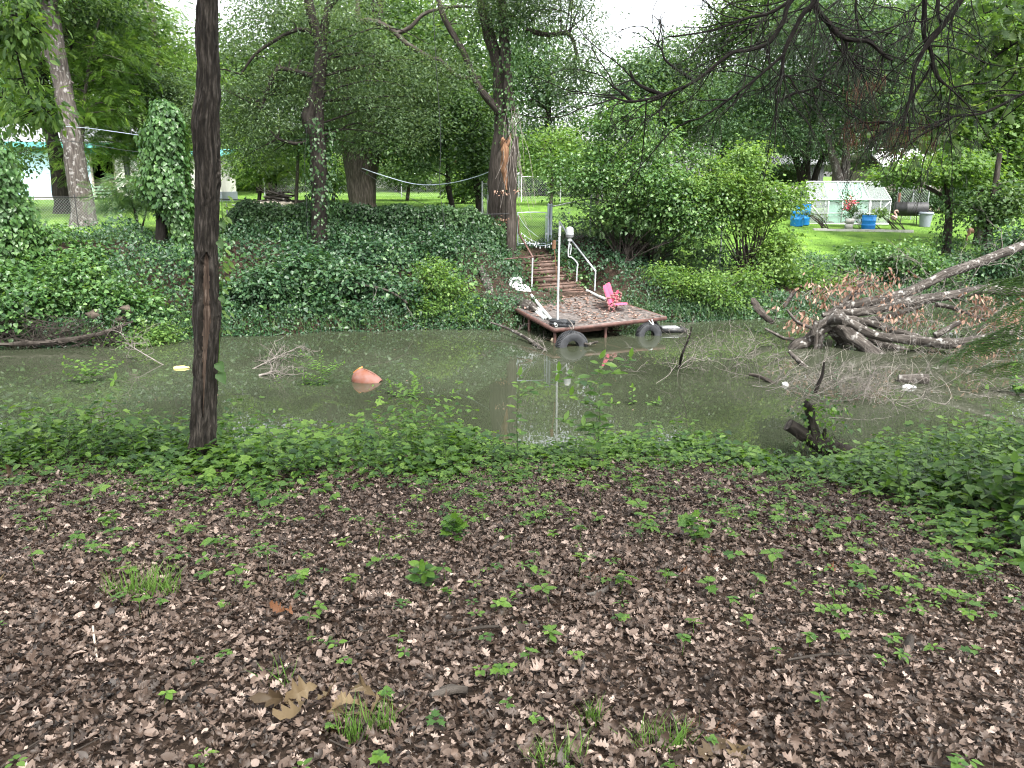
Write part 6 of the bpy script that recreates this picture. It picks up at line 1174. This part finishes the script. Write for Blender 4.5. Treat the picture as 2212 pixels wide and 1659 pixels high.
def cover():
    """continuous low growth along the near bank"""
    mb = MB(); st = MB(); n = 8600; x, y = near_pick(n, 3.6, 11.0); s = near_shore(x) - y
    u = x / y
    edge = np.interp(u, [-.7, -.42, -.36, -.2, 0, .2, .35, .5, .7], [3.5, 3.4, 3.7, 3.5, 3.0, 2.7, 2.9, 3.7, 5.2])
    dens = sm(edge + .25, edge - .7, s + .45 * n2(x, y, 1.1, 51)) * np.where(s > -.15, 1, 0); k = rng.uniform(0, 1, n) < dens; x, y, s, u, edge = x[k], y[k], s[k], u[k], edge[k]; m = len(x)
    tall = np.interp(u, [-.7, -.45, -.36, -.22, -.12, 0, .2, .35, .5, .7], [.60, .62, .42, .52, .58, .32, .28, .22, .22, .30]) * (1 + .45 * n2(x, y, .9, 52)); H = tall * sm(0, 1.6, edge + .1 - s) * rng.uniform(.3, 1.2, m) ** 1.3 + .06
    # keep the water in view over the gap right of centre and by the stump
    gap = 1.2 * np.exp(-((u - .395) / .05) ** 2) + .6 * np.exp(-((u - .02) / .05) ** 2); H *= np.clip(1 + 1.1 * n2(x, y, 1.0, 57), .35, 2); H *= np.clip(1 - .8 * gap * sm(2.2, .6, s), .1, 1)
    b = np.stack([x, y, gz(x, y)], -1); lean = rvec(m) * np.array([.35, .35, 0]); top = b + (u3 + lean) * H[:, None]
    for i in range(0, m, 2): st.tube([b[i], (b[i] + top[i]) / 2 + rng.normal(size=3) * .02, top[i]], [.003, .0024, .0012], 3, 2, cap=False)
    kinds = n2(x, y, .7, 53) + .5 * n2(x, y, 2.1, 54)
    for lf, lo, hi, sz, per in ((T_H, -9, -.25, .078, 9), (T_O, -.25, .2, .066, 10), (T_MAPLE, .2, .5, .088, 8), (T_L, .5, 9, .078, 10)):
        kk = (kinds > lo) & (kinds <= hi); q = kk.sum(); f = rng.uniform(.25, 1.02, (q, per)); bb = b[kk][:, None] + (top[kk] - b[kk])[:, None] * f[..., None]; az = rng.uniform(0, 2 * np.pi, (q, per)); out = np.stack([np.cos(az), np.sin(az), .05 + .0 * az], -1)
        pos = (bb + out * .05).reshape(-1, 3); mm = len(pos); d = out.reshape(-1, 3) + .3 * rvec(mm) + np.array([0, 0, -.15]); nr = u3 + .34 * rvec(mm)
        tone = .36 + .30 * (f.reshape(-1) - .5) * 0 + .16 * n2(pos[:, 0], pos[:, 1], 1.2, 55) + rng.normal(size=mm) * .22 + .12 + .18 * (f.reshape(-1) - .6)
        scatter(mb, lf, pos, d, nr, sz * rng.uniform(.55, 1.35, mm) , tone)
    tag(mb.build('ground_cover', 'cover', smooth=False), 'continuous leafy undergrowth along the near creek bank', 'ground cover', kind="stuff")
    tag(st.build('ground_cover_stems', 'stem'), 'thin stems of the undergrowth along the near bank', 'stems', kind="stuff")
    # low carpet runners with small leaves
    n = 34000; x, y = near_pick(n, 4.0, 11.0); s = near_shore(x) - y; u = x / y; edge = np.interp(u, [-.7, -.36, 0, .35, .7], [2.9, 3.0, 2.3, 2.5, 4.2]); k = (rng.uniform(0, 1, n) < sm(edge, edge - 1.0, s + .5 * n2(x, y, 1.3, 61))) & (s > -.1); x, y = x[k], y[k]; m = len(x); mb = MB()
    P = np.stack([x, y, gz(x, y) + rng.uniform(.02, .16, m)], -1); scatter(mb, T_H, P, rvec(m) * np.array([1, 1, .3]), u3 + np.array([0, -.2, 0]) + .45 * rvec(m), rng.uniform(.03, .07, m), .35 + rng.normal(size=m) * .2)
    tag(mb.build('creeping_ground_cover', 'cover', smooth=False), 'low creeping leaves under the taller near bank weeds', 'ground cover', kind="stuff")
cover()
def seedling_mesh(i):
    mb = MB(); h = rng.uniform(.06, .14); tip = np.array([rng.normal() * .015, rng.normal() * .015, h]); mb.tube([np.array([0, 0, -.02]), tip * .5 + rng.normal(size=3) * .004, tip], [.0022, .0018, .0012], 4, 3)
    k = rng.integers(3, 7); lf = [T_O, T_MAPLE, T_H, T_L, T_O][i % 5]; az = rng.uniform(0, 6.28) + np.arange(k) * 2.4; out = np.stack([np.cos(az), np.sin(az), np.full(k, .05)], -1); P = tip[None] * rng.uniform(.6, 1, (k, 1)) + out * .006
    scatter(mb, lf, P, out, u3 + .25 * rvec(k), rng.uniform(.035, .07, k), .55 + rng.normal(size=k) * .18); return mb.mesh('seedling', 'seedling', np.zeros(3), False)
def seedlings():
    ms = [seedling_mesh(i) for i in range(14)]; n = 0; tries = 0; pts = []
    while n < 260 and tries < 6000:
        tries += 1; y = rng.uniform(2.1, 6.9) if rng.uniform() < .8 else rng.uniform(2, 4); x = rng.uniform(-.68, .68) * y; u = x / y; dens = .10 + .9 * sm(2.6, 6.0, y + 1.2 * sm(.1, .6, u)) + .25 * float(n2(x, y, 1.1, 71))
        if rng.uniform() > dens: continue
        o = bpy.data.objects.new('seedling', ms[rng.integers(0, 14)]); COL.objects.link(o); s = rng.uniform(.7, 1.3) * (.55 + .45 * sm(2.2, 4.5, y)); o.location = (x, y, float(gz(x, y)) + .02); o.rotation_euler = (rng.normal() * .12, rng.normal() * .12, rng.uniform(0, 6.28)); o.scale = (s, s, s)
        tag(o, 'small bright green seedling sprouting from the brown leaf litter', 'seedling', 'seedlings scattered through the leaf litter'); n += 1
    mb = MB(); m = 5200; x, y = near_pick(m, 2.0, 7.4); u = x / y; k = rng.uniform(0, 1, m) < (.12 + .8 * sm(3.4, 7.0, y + 1.6 * sm(.1, .6, u) + .9 * n2(x, y, 1.0, 72))) * sm(-.5, .25, n2(x, y, 1.6, 73)); x, y = x[k], y[k]; m = len(x)
    for lf, s0 in ((T_O, 0), (T_MAPLE, 1), (T_L, 2)):
        sel = np.arange(m) % 3 == s0; q = sel.sum(); per = 5; c = np.stack([x[sel], y[sel], gz(x[sel], y[sel]) + rng.uniform(.03, .13, q)], -1); az = rng.uniform(0, 6.28, (q, 1)) + np.arange(per) * 2.4; out = np.stack([np.cos(az), np.sin(az), 0 * az + .03], -1); pos = (c[:, None] + out * .01).reshape(-1, 3); scatter(mb, lf, pos, out.reshape(-1, 3) + .2 * rvec(q * per), u3 + .25 * rvec(q * per), rng.uniform(.016, .042, q * per), .5 + np.repeat(rng.normal(size=q) * .15, per) + rng.normal(size=q * per) * .12)
    tag(mb.build('low_seedlings', 'seedling', smooth=False), 'low sprouting seedlings thickening toward the creek bank', 'ground cover', kind="stuff")
seedlings()
def weed(name, label, base, top, Y=None, size=.07, leaf=T_L, gap=.05, side=0, mat='cover', tone=0., whorl=2, bend=.0, hang=0.):
    b = gpt(*base) if Y is None else gat(base[0], Y); tp = at(top[0], top[1], b[1]); root = thing(name, label, 'plant', b, 'sprigs above the near bank undergrowth' if name == 'sprig' else None); mb = MB(); lm = MB()
    def stem(p, q, r):
        mid = (p + q) / 2 + np.array([rng.normal() * .02 + bend, rng.normal() * .02, .02]); mb.tube([p, mid, q], [r, r * .75, r * .35], 5, 5); cp, _ = catmull(np.array([p, mid, q]), np.ones(3), 30); L = np.linalg.norm(q - p); n = max(3, int(L / gap)); a0 = rng.uniform(0, 3)
        for i in range(n):
            f = .12 + .88 * (i + 1) / n; c = cp[min(len(cp) - 1, int(f * (len(cp) - 1)))]
            for w_ in range(whorl):
                az = a0 + i * 1.57 + w_ * 2 * math.pi / whorl; d = np.array([math.cos(az), math.sin(az), .25 - hang - .1 * (1 - f)]); s = size * rng.uniform(.75, 1.2) * (1.1 - .5 * f ** 3); scatter(lm, leaf, np.array([c + d * .012]), d[None] + .25 * rvec(1), (u3 + np.array([0, -.25, 0]))[None] + .35 * rvec(1), s, .45 + tone + rng.normal() * .16)
        scatter(lm, leaf, np.array([cp[-1]]), np.array([[.2, -.1, .9]]) + .3 * rvec(1), np.array([[0, -1, .3]]), size * .8, .6 + tone)
        return cp
    cp = stem(b - u3 * .03, tp, .006)
    for k in range(side):
        i = rng.integers(len(cp) // 4, int(len(cp) * .8)); az = rng.uniform(0, 6.28); d = np.array([math.cos(az), math.sin(az) * .6, .45]); stem(cp[i], cp[i] + d * np.linalg.norm(tp - b) * rng.uniform(.25, .42), .0035)
    mb.build('stem', 'stem', root); lm.build('leaves', mat, root, smooth=False)
W_ = [(('tall broad leaved sapling rising highest in front of the dock'), (1290, 1000), (1296, 775), .09, T_L, .055, 5, 'cover', .1, 1),
      ('second broad leaved sapling right of the tallest one', (1372, 985), (1366, 838), .085, T_L, .055, 3, 'cover', .15, 1),
      ('slender stem with paired leaves left of the tallest sapling', (1120, 1000), (1122, 812), .08, T_L, .07, 0, 'cover', .1, 2),
      ('upright leafy stem standing before the bright sky reflection', (985, 975), (978, 850), .075, T_L, .06, 1, 'cover', .1, 2),
      ('wiry small leaved shrub just right of the rusty drum', (850, 960), (838, 822), .045, T_O, .04, 7, 'seedling', .05, 2),
      ('second wiry small leaved stem bending right of the drum', (870, 965), (895, 815), .045, T_O, .04, 5, 'seedling', .1, 2),
      ('bushy yellow green stalk left of the rusty drum', (700, 940), (694, 762), .05, T_L, .032, 8, 'seedling', .05, 2),
      ('leafy stalk between the near trunk and the yellow green stalk', (600, 930), (598, 815), .045, T_L, .035, 5, 'seedling', .1, 2),
      ('big leaved plant with a bright upright top leaf at left', (244, 930), (250, 822), .14, T_L, .06, 2, 'cover', .1, 2),
      ('pale upright nettle stalk left of the near trunk', (330, 930), (331, 832), .06, T_L, .035, 0, 'seedling', .1, 2),
      ('second pale nettle stalk beside the near trunk', (381, 930), (381, 833), .06, T_L, .035, 0, 'seedling', .0, 2),
      ('tall leafy stalk at left reaching over the water', (185, 930), (205, 755), .06, T_O, .045, 5, 'cover', .15, 2),
      ('leaning grassy stalk at the far left of the near bank', (70, 930), (45, 840), .07, T_L, .05, 3, 'seedling', .0, 2),
      ('thin tall stem with small leaves behind the stump', (1815, 985), (1808, 775), .04, T_O, .055, 1, 'bank', .1, 2),
      ('broad leaved young plant right of the stump', (1935, 985), (1926, 885), .11, T_L, .05, 1, 'cover', .1, 2),
      ('upright seedling in front of the right hand undergrowth', (1945, 1085), (1935, 985), .06, T_O, .04, 2, 'cover', .1, 2),
      ('leafy bush of the right edge over the water', (2110, 950), (2130, 840), .085, T_H, .045, 6, 'cover', .05, 2),
      ('second leafy bush hugging the right edge', (2200, 960), (2190, 790), .085, T_H, .045, 7, 'cover', .1, 2),
      ('small broad leaved plant in the middle of the leaf litter', (975, 1170), (980, 1120), .055, T_MAPLE, .03, 2, 'cover', .0, 2),
      ('second small plant with a yellowing leaf below the middle one', (915, 1280), (912, 1225), .05, T_O, .03, 2, 'cover', .0, 2),
      ('leafy seedling cluster right of centre among the litter', (1495, 1180), (1500, 1115), .05, T_MAPLE, .03, 2, 'seedling', .0, 2),
      ('stem of dark leaves at the far right edge of the litter', (2180, 1130), (2190, 1000), .08, T_O, .04, 4, 'cover', -.05, 2)]
for lb, b, t, sz, lf, gp, sd_, mt, tn, wh in W_: weed('weed' if sz < .09 else 'leafy_plant', lb, b, t, None, sz * 1.4, lf, gp, sd_ + 1, mt, tn, max(wh, 2))
for i in range(30):
    px = rng.choice([rng.uniform(20, 400), rng.uniform(480, 1000), rng.uniform(1000, 1650), rng.uniform(1850, 2200)], p=[.3, .4, .15, .15]); py = rng.uniform(905, 985); hh = rng.uniform(55, 125) if px < 1000 else rng.uniform(40, 90)
    weed('sprig', 'thin leafy sprig rising above the undergrowth of the near bank', (px, py), (px + rng.normal() * 14, py - hh), None, rng.uniform(.05, .085), [T_O, T_L, T_L][i % 3], .042, rng.integers(0, 4), 'seedling' if i % 2 else 'cover', rng.uniform(0, .2), 2)
# the two limbed stump
def stump():
    b = gpt(1800, 985, 5, 10); Y = b[1] - .1; root = thing('cut_stump', 'dark two armed stump leaning over the water at the right', 'stump', b); z7 = lambda zx, zy, dy=0.: at(1618 + zx * .2929, 756 + zy * .2929, Y + dy); k = .2929 * Y / FPX
    mb = MB(); P = [z7(830, 800, .1), z7(700, 745), z7(600, 720), z7(500, 690), z7(420, 640), z7(350, 590), z7(290, 552)]; mb.tube(P, np.array([44, 52, 58, 55, 50, 48, 46]) * k, 20, 8, .22, seed=3, fine=.006); mb.build('trunk', 'bark_dark', root)
    mb = MB(); e = unit(P[-1] - P[-2]); mb.lathe(P[-1] + e * .004, [(.002, .004), (45 * k, .0)], 20, axis=e); mb.build('cut_face', 'deadwood', root)
    mb = MB(); mb.tube([z7(500, 700), z7(480, 620), z7(462, 540), z7(450, 470), z7(445, 405), z7(446, 395)], np.array([48, 42, 37, 34, 36, 33]) * k, 18, 8, .22, seed=8, fine=.006); mb.build('limb', 'bark_dark', root)
    mb = MB(); mb.tube([z7(560, 720, .05), z7(555, 650, .05), z7(560, 580, .05)], np.array([26, 22, 10]) * k, 12, 6, .3, seed=5); mb.build('limb', 'bark_dark', root)
    tb = MB()
    for i in range(30): twig(tb, z7(rng.uniform(330, 680), rng.uniform(600, 760), -.1), np.array([rng.normal() * .5, -.1, -.9]), .35, .003, 1, .4, -1)
    tb.build('hanging_roots', 'bark_mid', root)
    lm = MB(); c = np.array([z7(rng.uniform(380, 680), rng.uniform(380, 760), rng.uniform(-.25, .1)) for i in range(60)]); spray(lm, T_H, c, 5, .16, .055, droop=.5); lm.build('vine_leaves', 'seedling', root, smooth=False)
stump()
# grass tufts
def tuft(label, px, py, n, h, sp, lean=.45, tone=0.):
    p = gpt(px, py); mb = MB(); a = rng.uniform(0, 6.28, n); r = np.sqrt(rng.uniform(0, 1, n)) * sp; P = p + np.stack([np.cos(a) * r * 1.5, np.sin(a) * r * .7, 0 * a], -1); d = u3 + lean * rvec(n) * np.array([1, 1, .3]) + np.stack([np.cos(a) * r, np.sin(a) * r, 0 * a], -1) * 1.2
    s = h * rng.uniform(.45, 1.15, n); t_ = T(T_B.v * np.array([.62, 1, 1]), T_B.f); scatter(mb, t_, P, d, rvec(n) * np.array([1, 1, .1]), s, .5 + tone + rng.normal(size=n) * .2); tag(mb.build('grass_tuft', 'grass', smooth=False, origin=p), label, 'grass tuft')
tuft('wide tuft of bright grass at left in the leaf litter', 310, 1292, 190, .17, .13, .5, .1)
tuft('grass tuft beside the big pale curled leaves', 765, 1612, 46, .15, .035, .25)
tuft('second grass tuft just right of the pale curled leaves', 828, 1588, 56, .14, .04, .3)
tuft('upright grass tuft at the bottom right of centre', 1275, 1572, 40, .14, .03, .25)
tuft('spreading grass tuft near the bottom, rightmost of three', 1425, 1622, 80, .13, .08, .45)
tuft('grass tuft cut by the bottom edge of the view', 1200, 1655, 70, .12, .07, .4)
tuft('sparse broad bladed grass tuft in the middle left', 590, 1492, 16, .12, .05, .6, -.2)
tuft('tiny grass tuft left at the edge of the undergrowth', 240, 1140, 24, .10, .05, .6)
# distinct dead leaves, sticks
def leafpile(name, label, px, py, n, sz, mat, sp=.08, up=.8):
    p = gpt(px, py); mb = MB()
    for i in range(n):
        q = p + np.array([rng.normal() * sp, rng.normal() * sp * .6, .03 + rng.uniform(0, sp * .7)]); scatter(mb, OAKC[(i * 2 + 1) % 9], q[None], (rvec(1) * np.array([1, 1, .5])), u3[None] + up * rvec(1) + np.array([[0, -.5, 0]]), sz * rng.uniform(.8, 1.2), .5 + rng.normal() * .3)
    tag(mb.build(name, mat, smooth=True, origin=p), label, 'dead leaves')
leafpile('curled_oak_leaves', 'cluster of big pale curled oak leaves at the bottom left of centre', 735, 1560, 11, .15, 'tan_leaf', .085)
leafpile('fallen_oak_leaf', 'yellow brown oak leaf pair at the bottom right of centre', 1600, 1625, 2, .13, 'tan_leaf', .03, .3)
leafpile('fallen_oak_leaf', 'orange brown oak leaves lying left of centre in the litter', 610, 1340, 2, .09, 'orange_leaf', .04, .3)
leafpile('fallen_oak_leaf', 'orange oak leaf right in the litter below the stump', 1800, 1245, 1, .09, 'orange_leaf', .02, .3)
leafpile('fallen_oak_leaf', 'orange leaf at the edge of the undergrowth right of centre', 1480, 1245, 1, .07, 'orange_leaf', .02, .3)
leafpile('fallen_oak_leaf', 'pale tan leaf at the left edge of the litter', 22, 1260, 1, .14, 'tan_leaf', .02, .3)
leafpile('fallen_oak_leaf', 'pale tan leaf beside the wide grass tuft', 240, 1262, 1, .12, 'tan_leaf', .02, .3)
leafpile('fallen_oak_leaf', 'tan leaves by the undergrowth at the left edge', 20, 1045, 4, .13, 'tan_leaf', .06, .3)
def gstick(label, pts, r, mat, name='fallen_stick'):
    P = [gpt(*p) + u3 * .035 for p in pts]; mb = MB(); mb.tube(P, [r, r * 1.1, r * .8][:len(P)] if len(P) == 3 else r, 8, 6, .2, seed=len(label)); tag(mb.build(name, mat, origin=P[0]), label, 'stick')
gstick('peeled white stick lying at left in the leaf litter', [(203, 1370), (207, 1405), (213, 1445)], .0045, 'white_wood')
gstick('straight dark twig lying left of centre', [(760, 1335), (830, 1332), (890, 1325)], .006, 'bark_dark')
gstick('pale broken bark splinter right of centre', [(1268, 1305), (1300, 1292), (1335, 1275)], .014, 'deadwood')
gstick('knobbly brown stick at the right in the litter', [(1945, 1450), (1958, 1425), (1965, 1395)], .018, 'bark_mid')
gstick('long thin fallen branch at the right behind the seedlings', [(1700, 1450), (1790, 1430), (1880, 1445)], .006, 'bark_mid')
gstick('curved twig lying at the middle of the litter', [(980, 1385), (1050, 1370), (1100, 1378)], .007, 'bark_mid')
gstick('short stub of branch right of the pale curled leaves', [(930, 1525), (975, 1520), (1010, 1512)], .02, 'bark_mid')
gstick('pale twig crossing the litter at the left', [(60, 1215), (170, 1190), (230, 1175)], .006, 'deadwood')
# rusty fallen needles
mb = MB()
for (px, py, s) in ((1290, 1262, .06), (1530, 1225, .05), (1860, 1242, .07), (1730, 1155, .05), (1520, 1598, .07)):
    p = gpt(px, py); n = 120; P = p + rng.normal(size=(n, 3)) * np.array([s, s * .7, .006]) + u3 * .04; scatter(mb, T(T_B.v * np.array([.35, 1, .3]), T_B.f), P, rvec(n) * np.array([1, 1, .2]), u3 + .3 * rvec(n), rng.uniform(.02, .05, n), .5)
tag(mb.build('fallen_needles', 'orange_leaf', smooth=False), 'scattered rusty conifer needles on the leaf litter', 'needles', kind="stuff")

# ---------------------------------------------------------------- overhanging boughs
def bough(name, label, paths, Y, r, needles=True, sub=9, mat='needle', nn=24, Lmul=1.):
    off = Y; root = thing(name, label, 'branch', at(*paths[0][0][:2], Y)); bm = MB(); tw = MB(); P_ = []; D_ = []
    for pi, pl in enumerate(paths):
        dy = rng.uniform(-.5, .5); P = np.array([at(a, b, Y + dy) for a, b in pl]); k = r * (.6 if pi else 1) * rng.uniform(.7, 1.1); rr = np.linspace(k, k * .35, len(P)); bm.tube(P, rr, 7, 8, .15, seed=pi); cp, cr = catmull(P, rr, 8)
        for s in range(int(sub * len(pl) / 4.6)):
            i = rng.integers(1, len(cp) - 1); t = unit(cp[min(i + 1, len(cp) - 1)] - cp[i - 1]); d = t * .8 + rvec(1)[0] * .8 + np.array([0, 0, -.1]); L = rng.uniform(.25, .75) * Lmul; pts = [cp[i]]; q = cp[i].copy(); d = unit(d)
            for j in range(5): d = unit(d + rng.normal(size=3) * .22 + np.array([0, 0, -.05])); q = q + d * L / 5; pts.append(q.copy())
            tw.tube(pts, np.linspace(.0045, .0016, 6), 4, 3, cap=False); c2, _ = catmull(np.array(pts), np.ones(6), 6); P_.append(c2[6:])
            for s2 in range(2):
                j = rng.integers(8, len(c2)); q2 = c2[j]; d2 = unit(d + rvec(1)[0]); p2 = [q2, q2 + d2 * L * .18 + np.array([0, 0, -.01]), q2 + d2 * L * .34 - np.array([0, 0, .04])]; tw.tube(p2, [.0022, .0018, .001], 3, 3, cap=False); c3, _ = catmull(np.array(p2), np.ones(3), 6); P_.append(c3)
    bm.build('bough', 'branch', root); tw.build('twigs', 'branch', root)
    if needles:
        C = np.concatenate(P_); C = C[rng.uniform(0, 1, len(C)) < .13]; nm = MB(); pos = np.repeat(C, nn // 4, 0) + rng.normal(size=(len(C) * (nn // 4), 3)) * .012; m = len(pos); d = np.array([0, 0, -1.]) + .5 * rvec(m); t_ = T(T_B.v * np.array([.55, 1, .5]), T_B.f); scatter(nm, t_, pos, d, rvec(m) * np.array([1, 1, .1]), rng.uniform(.03, .10, m), .45 + rng.normal(size=m) * .2); nm.build('needles', mat, root, smooth=False)
    return root
def c4(*p): return [(1618 + a * .2929, b * .2929) for a, b in p]
def c3(*p): return [(1026 + a * .2929, b * .2929) for a, b in p]
bough('conifer_bough', 'long black conifer bough sweeping down left above the vine shrub', [c4((700, -420), (480, -200), (300, 20), (250, 160), (150, 310), (0, 370)) + c3((1880, 400), (1620, 600), (1380, 700), (1160, 750), (1000, 712)), c3((1620, 600), (1420, 460), (1380, 380), (1340, 300)), c3((1380, 700), (1200, 620), (1140, 520)), c3((1160, 750), (1050, 660), (1010, 640))], 5.2, .022, sub=6, nn=16)
bough('conifer_bough', 'conifer bough reaching toward the central sky gap', [c4((620, -300), (330, -20), (150, 95), (0, 130)) + c3((1850, 190), (1700, 235), (1450, 272)), c4((150, 95), (60, 200), (0, 240))], 5.4, .017, sub=8, nn=24)
bough('conifer_bough', 'drooping conifer bough with a hooked tip at the right', [c4((560, -260), (480, 10), (400, 100), (330, 230), (260, 380), (240, 540), (190, 700), (215, 752)), c4((240, 560), (300, 570), (340, 660)), c4((215, 750), (330, 690), (480, 650), (560, 590)), c4((260, 400), (120, 520), (0, 620)) + c3((1700, 850), (1570, 890))], 4.8, .019, sub=7, nn=20)
bough('conifer_bough', 'thick bent conifer bough over the greenhouse', [c4((460, -250), (480, 20), (570, 150), (700, 280), (880, 310), (1000, 410), (1060, 445)), c4((720, 290), (730, 400), (800, 500), (870, 545)), c4((570, 150), (650, 330), (720, 420))], 5.6, .020, sub=10, nn=28)
bough('conifer_bough', 'longest conifer bough hanging toward the cottage roof', [c4((1700, -260), (1560, 0), (1430, 190), (1300, 350), (1215, 530), (1195, 700), (1130, 930)), c4((1300, -100), (1290, 250), (1340, 370), (1350, 470), (1250, 640), (1180, 760)), c4((1400, -120), (1395, 100), (1430, 190)), c4((1350, 460), (1400, 580), (1500, 660))], 5.0, .023, sub=9, nn=24)
bough('conifer_bough', 'low conifer bough curving along the right edge', [c4((2500, 560), (2200, 640), (2028, 690), (1850, 780), (1700, 840), (1500, 860), (1340, 930), (1200, 960), (900, 962)), c4((1500, 860), (1420, 920), (1300, 940)), c4((1120, 930), (1000, 900), (860, 905), (790, 870))], 4.9, .016, sub=9, nn=26, Lmul=.8)
bough('conifer_bough', 'slim conifer branches crossing behind the thick bough', [c4((850, -250), (790, 0), (800, 150), (815, 280), (795, 450)), c4((1350, -150), (1270, 20), (1150, 95), (1100, 190), (930, 300), (690, 490), (680, 560)), c4((1240, 60), (1200, 230), (1060, 330), (950, 420)), c4((160, -160), (140, 60), (150, 260)), c4((1000, -160), (860, 130), (620, 130), (380, 190), (200, 130))], 5.9, .011, sub=12, nn=28)
def deadsprays():
    root = thing('dead_sprays', 'rusty dead sprays hanging from the low conifer bough', 'dead leaves', at(*c4((770, 950))[0], 4.9)); mb = MB()
    for a, b in ((750, 960), (780, 1000), (930, 920), (1090, 1000), (1020, 1110), (1040, 1090), (1280, 960), (800, 660), (940, 650), (1150, 1000), (1340, 1050)):
        c = at(*c4((a, b))[0], 4.9); n = 55; P = c + rng.normal(size=(n, 3)) * np.array([.035, .035, .045]); scatter(mb, T(T_B.v * np.array([.6, 1, .5]), T_B.f), P, np.array([0, 0, -1.]) + .4 * rvec(n), rvec(n), rng.uniform(.03, .09, n), .5 + rng.normal(size=n) * .2)
    mb.build('sprays', 'needle_dead', root, smooth=False)
deadsprays()
def leafbranch(name, label, paths, Y, blobs, mat, n, per, spread, size, lf, tone=0., r=.012, droop=.6):
    root = thing(name, label, 'branch', at(*paths[0][0], Y)); bm = MB(); A = []
    for pl in paths:
        P = np.array([at(a, b, Y) for a, b in pl]); bm.tube(P, np.linspace(r, r * .4, len(P)), 6, 6, .1); cp, _ = catmull(P, np.ones(len(P)), 6); A += list(cp)
    cen = in_blobs(blobs_world([(a, b, Y, rx, ry, .5 * Y / 1702 * 100) if len(bb) == 4 else bb for bb in blobs for a, b, rx, ry in [bb[:4]]]), n, .5); limbs(bm, A, cen, .005, .002, .03); bm.build('twigs', 'branch', root); cm = MB(); spray(cm, lf, cen, per, spread, size, flat=.7, droop=droop, tone=tone, updown=.9); cm.build('leaves', mat, root, smooth=False)
leafbranch('oak_bough', 'broad oak leaves hanging into the top right corner', [[(2300, 60), (2200, 90), (2120, 150), (2080, 220), (2050, 250)], [(2300, -40), (2150, 20), (2100, 40)], [(2200, 90), (2190, 160), (2150, 200)]], 7.2, [(2180, 60, 60, 50), (2120, 110, 40, 30), (2060, 210, 40, 30), (2040, 240, 30, 20), (2190, 140, 40, 25), (2130, 20, 60, 25), (2000, 260, 30, 15), (1960, 290, 50, 15)], 'mid_green', 72, 9, .22, .12, OAKS[2], tone=.08)
leafbranch('hanging_bough', 'leafy bough hanging into the top left corner', [[(-80, -40), (0, 25), (30, 90), (45, 150), (65, 205), (110, 250)], [(-60, 200), (20, 215), (80, 245), (120, 260)], [(0, 25), (50, 40), (90, 70)]], 8.5, [(40, 20, 50, 25), (20, 60, 40, 25), (65, 75, 35, 20), (20, 110, 30, 20), (15, 170, 25, 15), (60, 205, 30, 15), (100, 240, 30, 15), (40, 250, 30, 20)], 'bright_green', 120, 12, .22, .085, T_L, tone=.0, droop=.8)
def frond():
    root = thing('mimosa_branch', 'feathery mimosa fronds reaching in at the right edge', 'branch', at(2300, 720, 6.2)); bm = MB(); cm = MB()
    for (a, b, c, d) in ((2290, 700, 2120, 735), (2290, 640, 2150, 690), (2290, 740, 2080, 760), (2280, 560, 2170, 640), (2290, 790, 2130, 800), (2290, 600, 2140, 620), (2280, 670, 2060, 775)):
        p, q = at(a, b, 6.2), at(c, d, 6.2 + rng.normal() * .2); bm.tube([p, (p + q) / 2 + u3 * .06, q], [.006, .004, .002], 5, 4); m = 16; f = np.linspace(.3, 1, m)[:, None]; P = p + (q - p) * f + u3 * .06 * 4 * f * (1 - f); sg = np.where(np.arange(m) % 2, 1, -1)[:, None]; dd = unit(q - p) * .8 + sg * np.array([0, .8, 0]) + np.array([0, 0, -.25]); scatter(cm, T_P, P, dd + .15 * rvec(m), u3 + .25 * rvec(m), rng.uniform(.14, .24, m), .45 + rng.normal(size=m) * .12)
    bm.build('twigs', 'stem', root); cm.build('leaflets', 'mid_green', root, smooth=False)
frond()

# ---------------------------------------------------------------- unseen trees one stands under, crowns added to shade the near bank
def overhead(name, label, base, top, blobs, mat, n, leaf, size, bark, per=26):
    b = np.array([base[0], base[1], float(gz(*base))]); root = thing(name, label, 'tree', b); mb = MB(); P = np.array([b - u3 * .2, b + u3 * 1.5, (b + np.array(top)) / 2, top], float); mb.tube(P, [.34, .24, .2, .1], 14, 8, .1); mb.build('trunk', bark, root)
    bw = [(np.array(c, float), np.array(r, float)) for c, r in blobs]; cen = holes(in_blobs(bw, n, .5), .55, -.1); bm = MB(); limbs(bm, list(catmull(P, np.ones(4), 6)[0][10:]), cen[:60], .07, .015); bm.build('limbs', bark, root); cm = MB(); spray(cm, leaf, cen, per, .8, size); cm.build('crown', mat, root, smooth=False)
overhead('unseen_shade_oak', 'unseen spreading oak on the near bank with a crown added to shade the leaf litter', (-4.5, -3.0), (-3.0, 0, 10.0), [((-4, 0, 9.2), (4.5, 4.5, 2.0)), ((-.5, 2.0, 9.6), (3.5, 4.5, 1.8)), ((-5, 5, 9.6), (4, 3.0, 1.6))], 'mid_green', 560, T_O, .17, 'bark_mid')
overhead('conifer', 'unseen dark conifer at the right that carries the hanging boughs with a crown added to shade the near bank', (6.2, .5), (6.0, 1.5, 11.0), [((5.5, 2.5, 8.6), (4.0, 4.0, 1.8)), ((7.5, 6.0, 9.0), (4.0, 3.5, 2.0)), ((2.8, .5, 8.8), (3.0, 3.5, 1.6))], 'dark_oak', 620, T_N, .17, 'bark_dark')
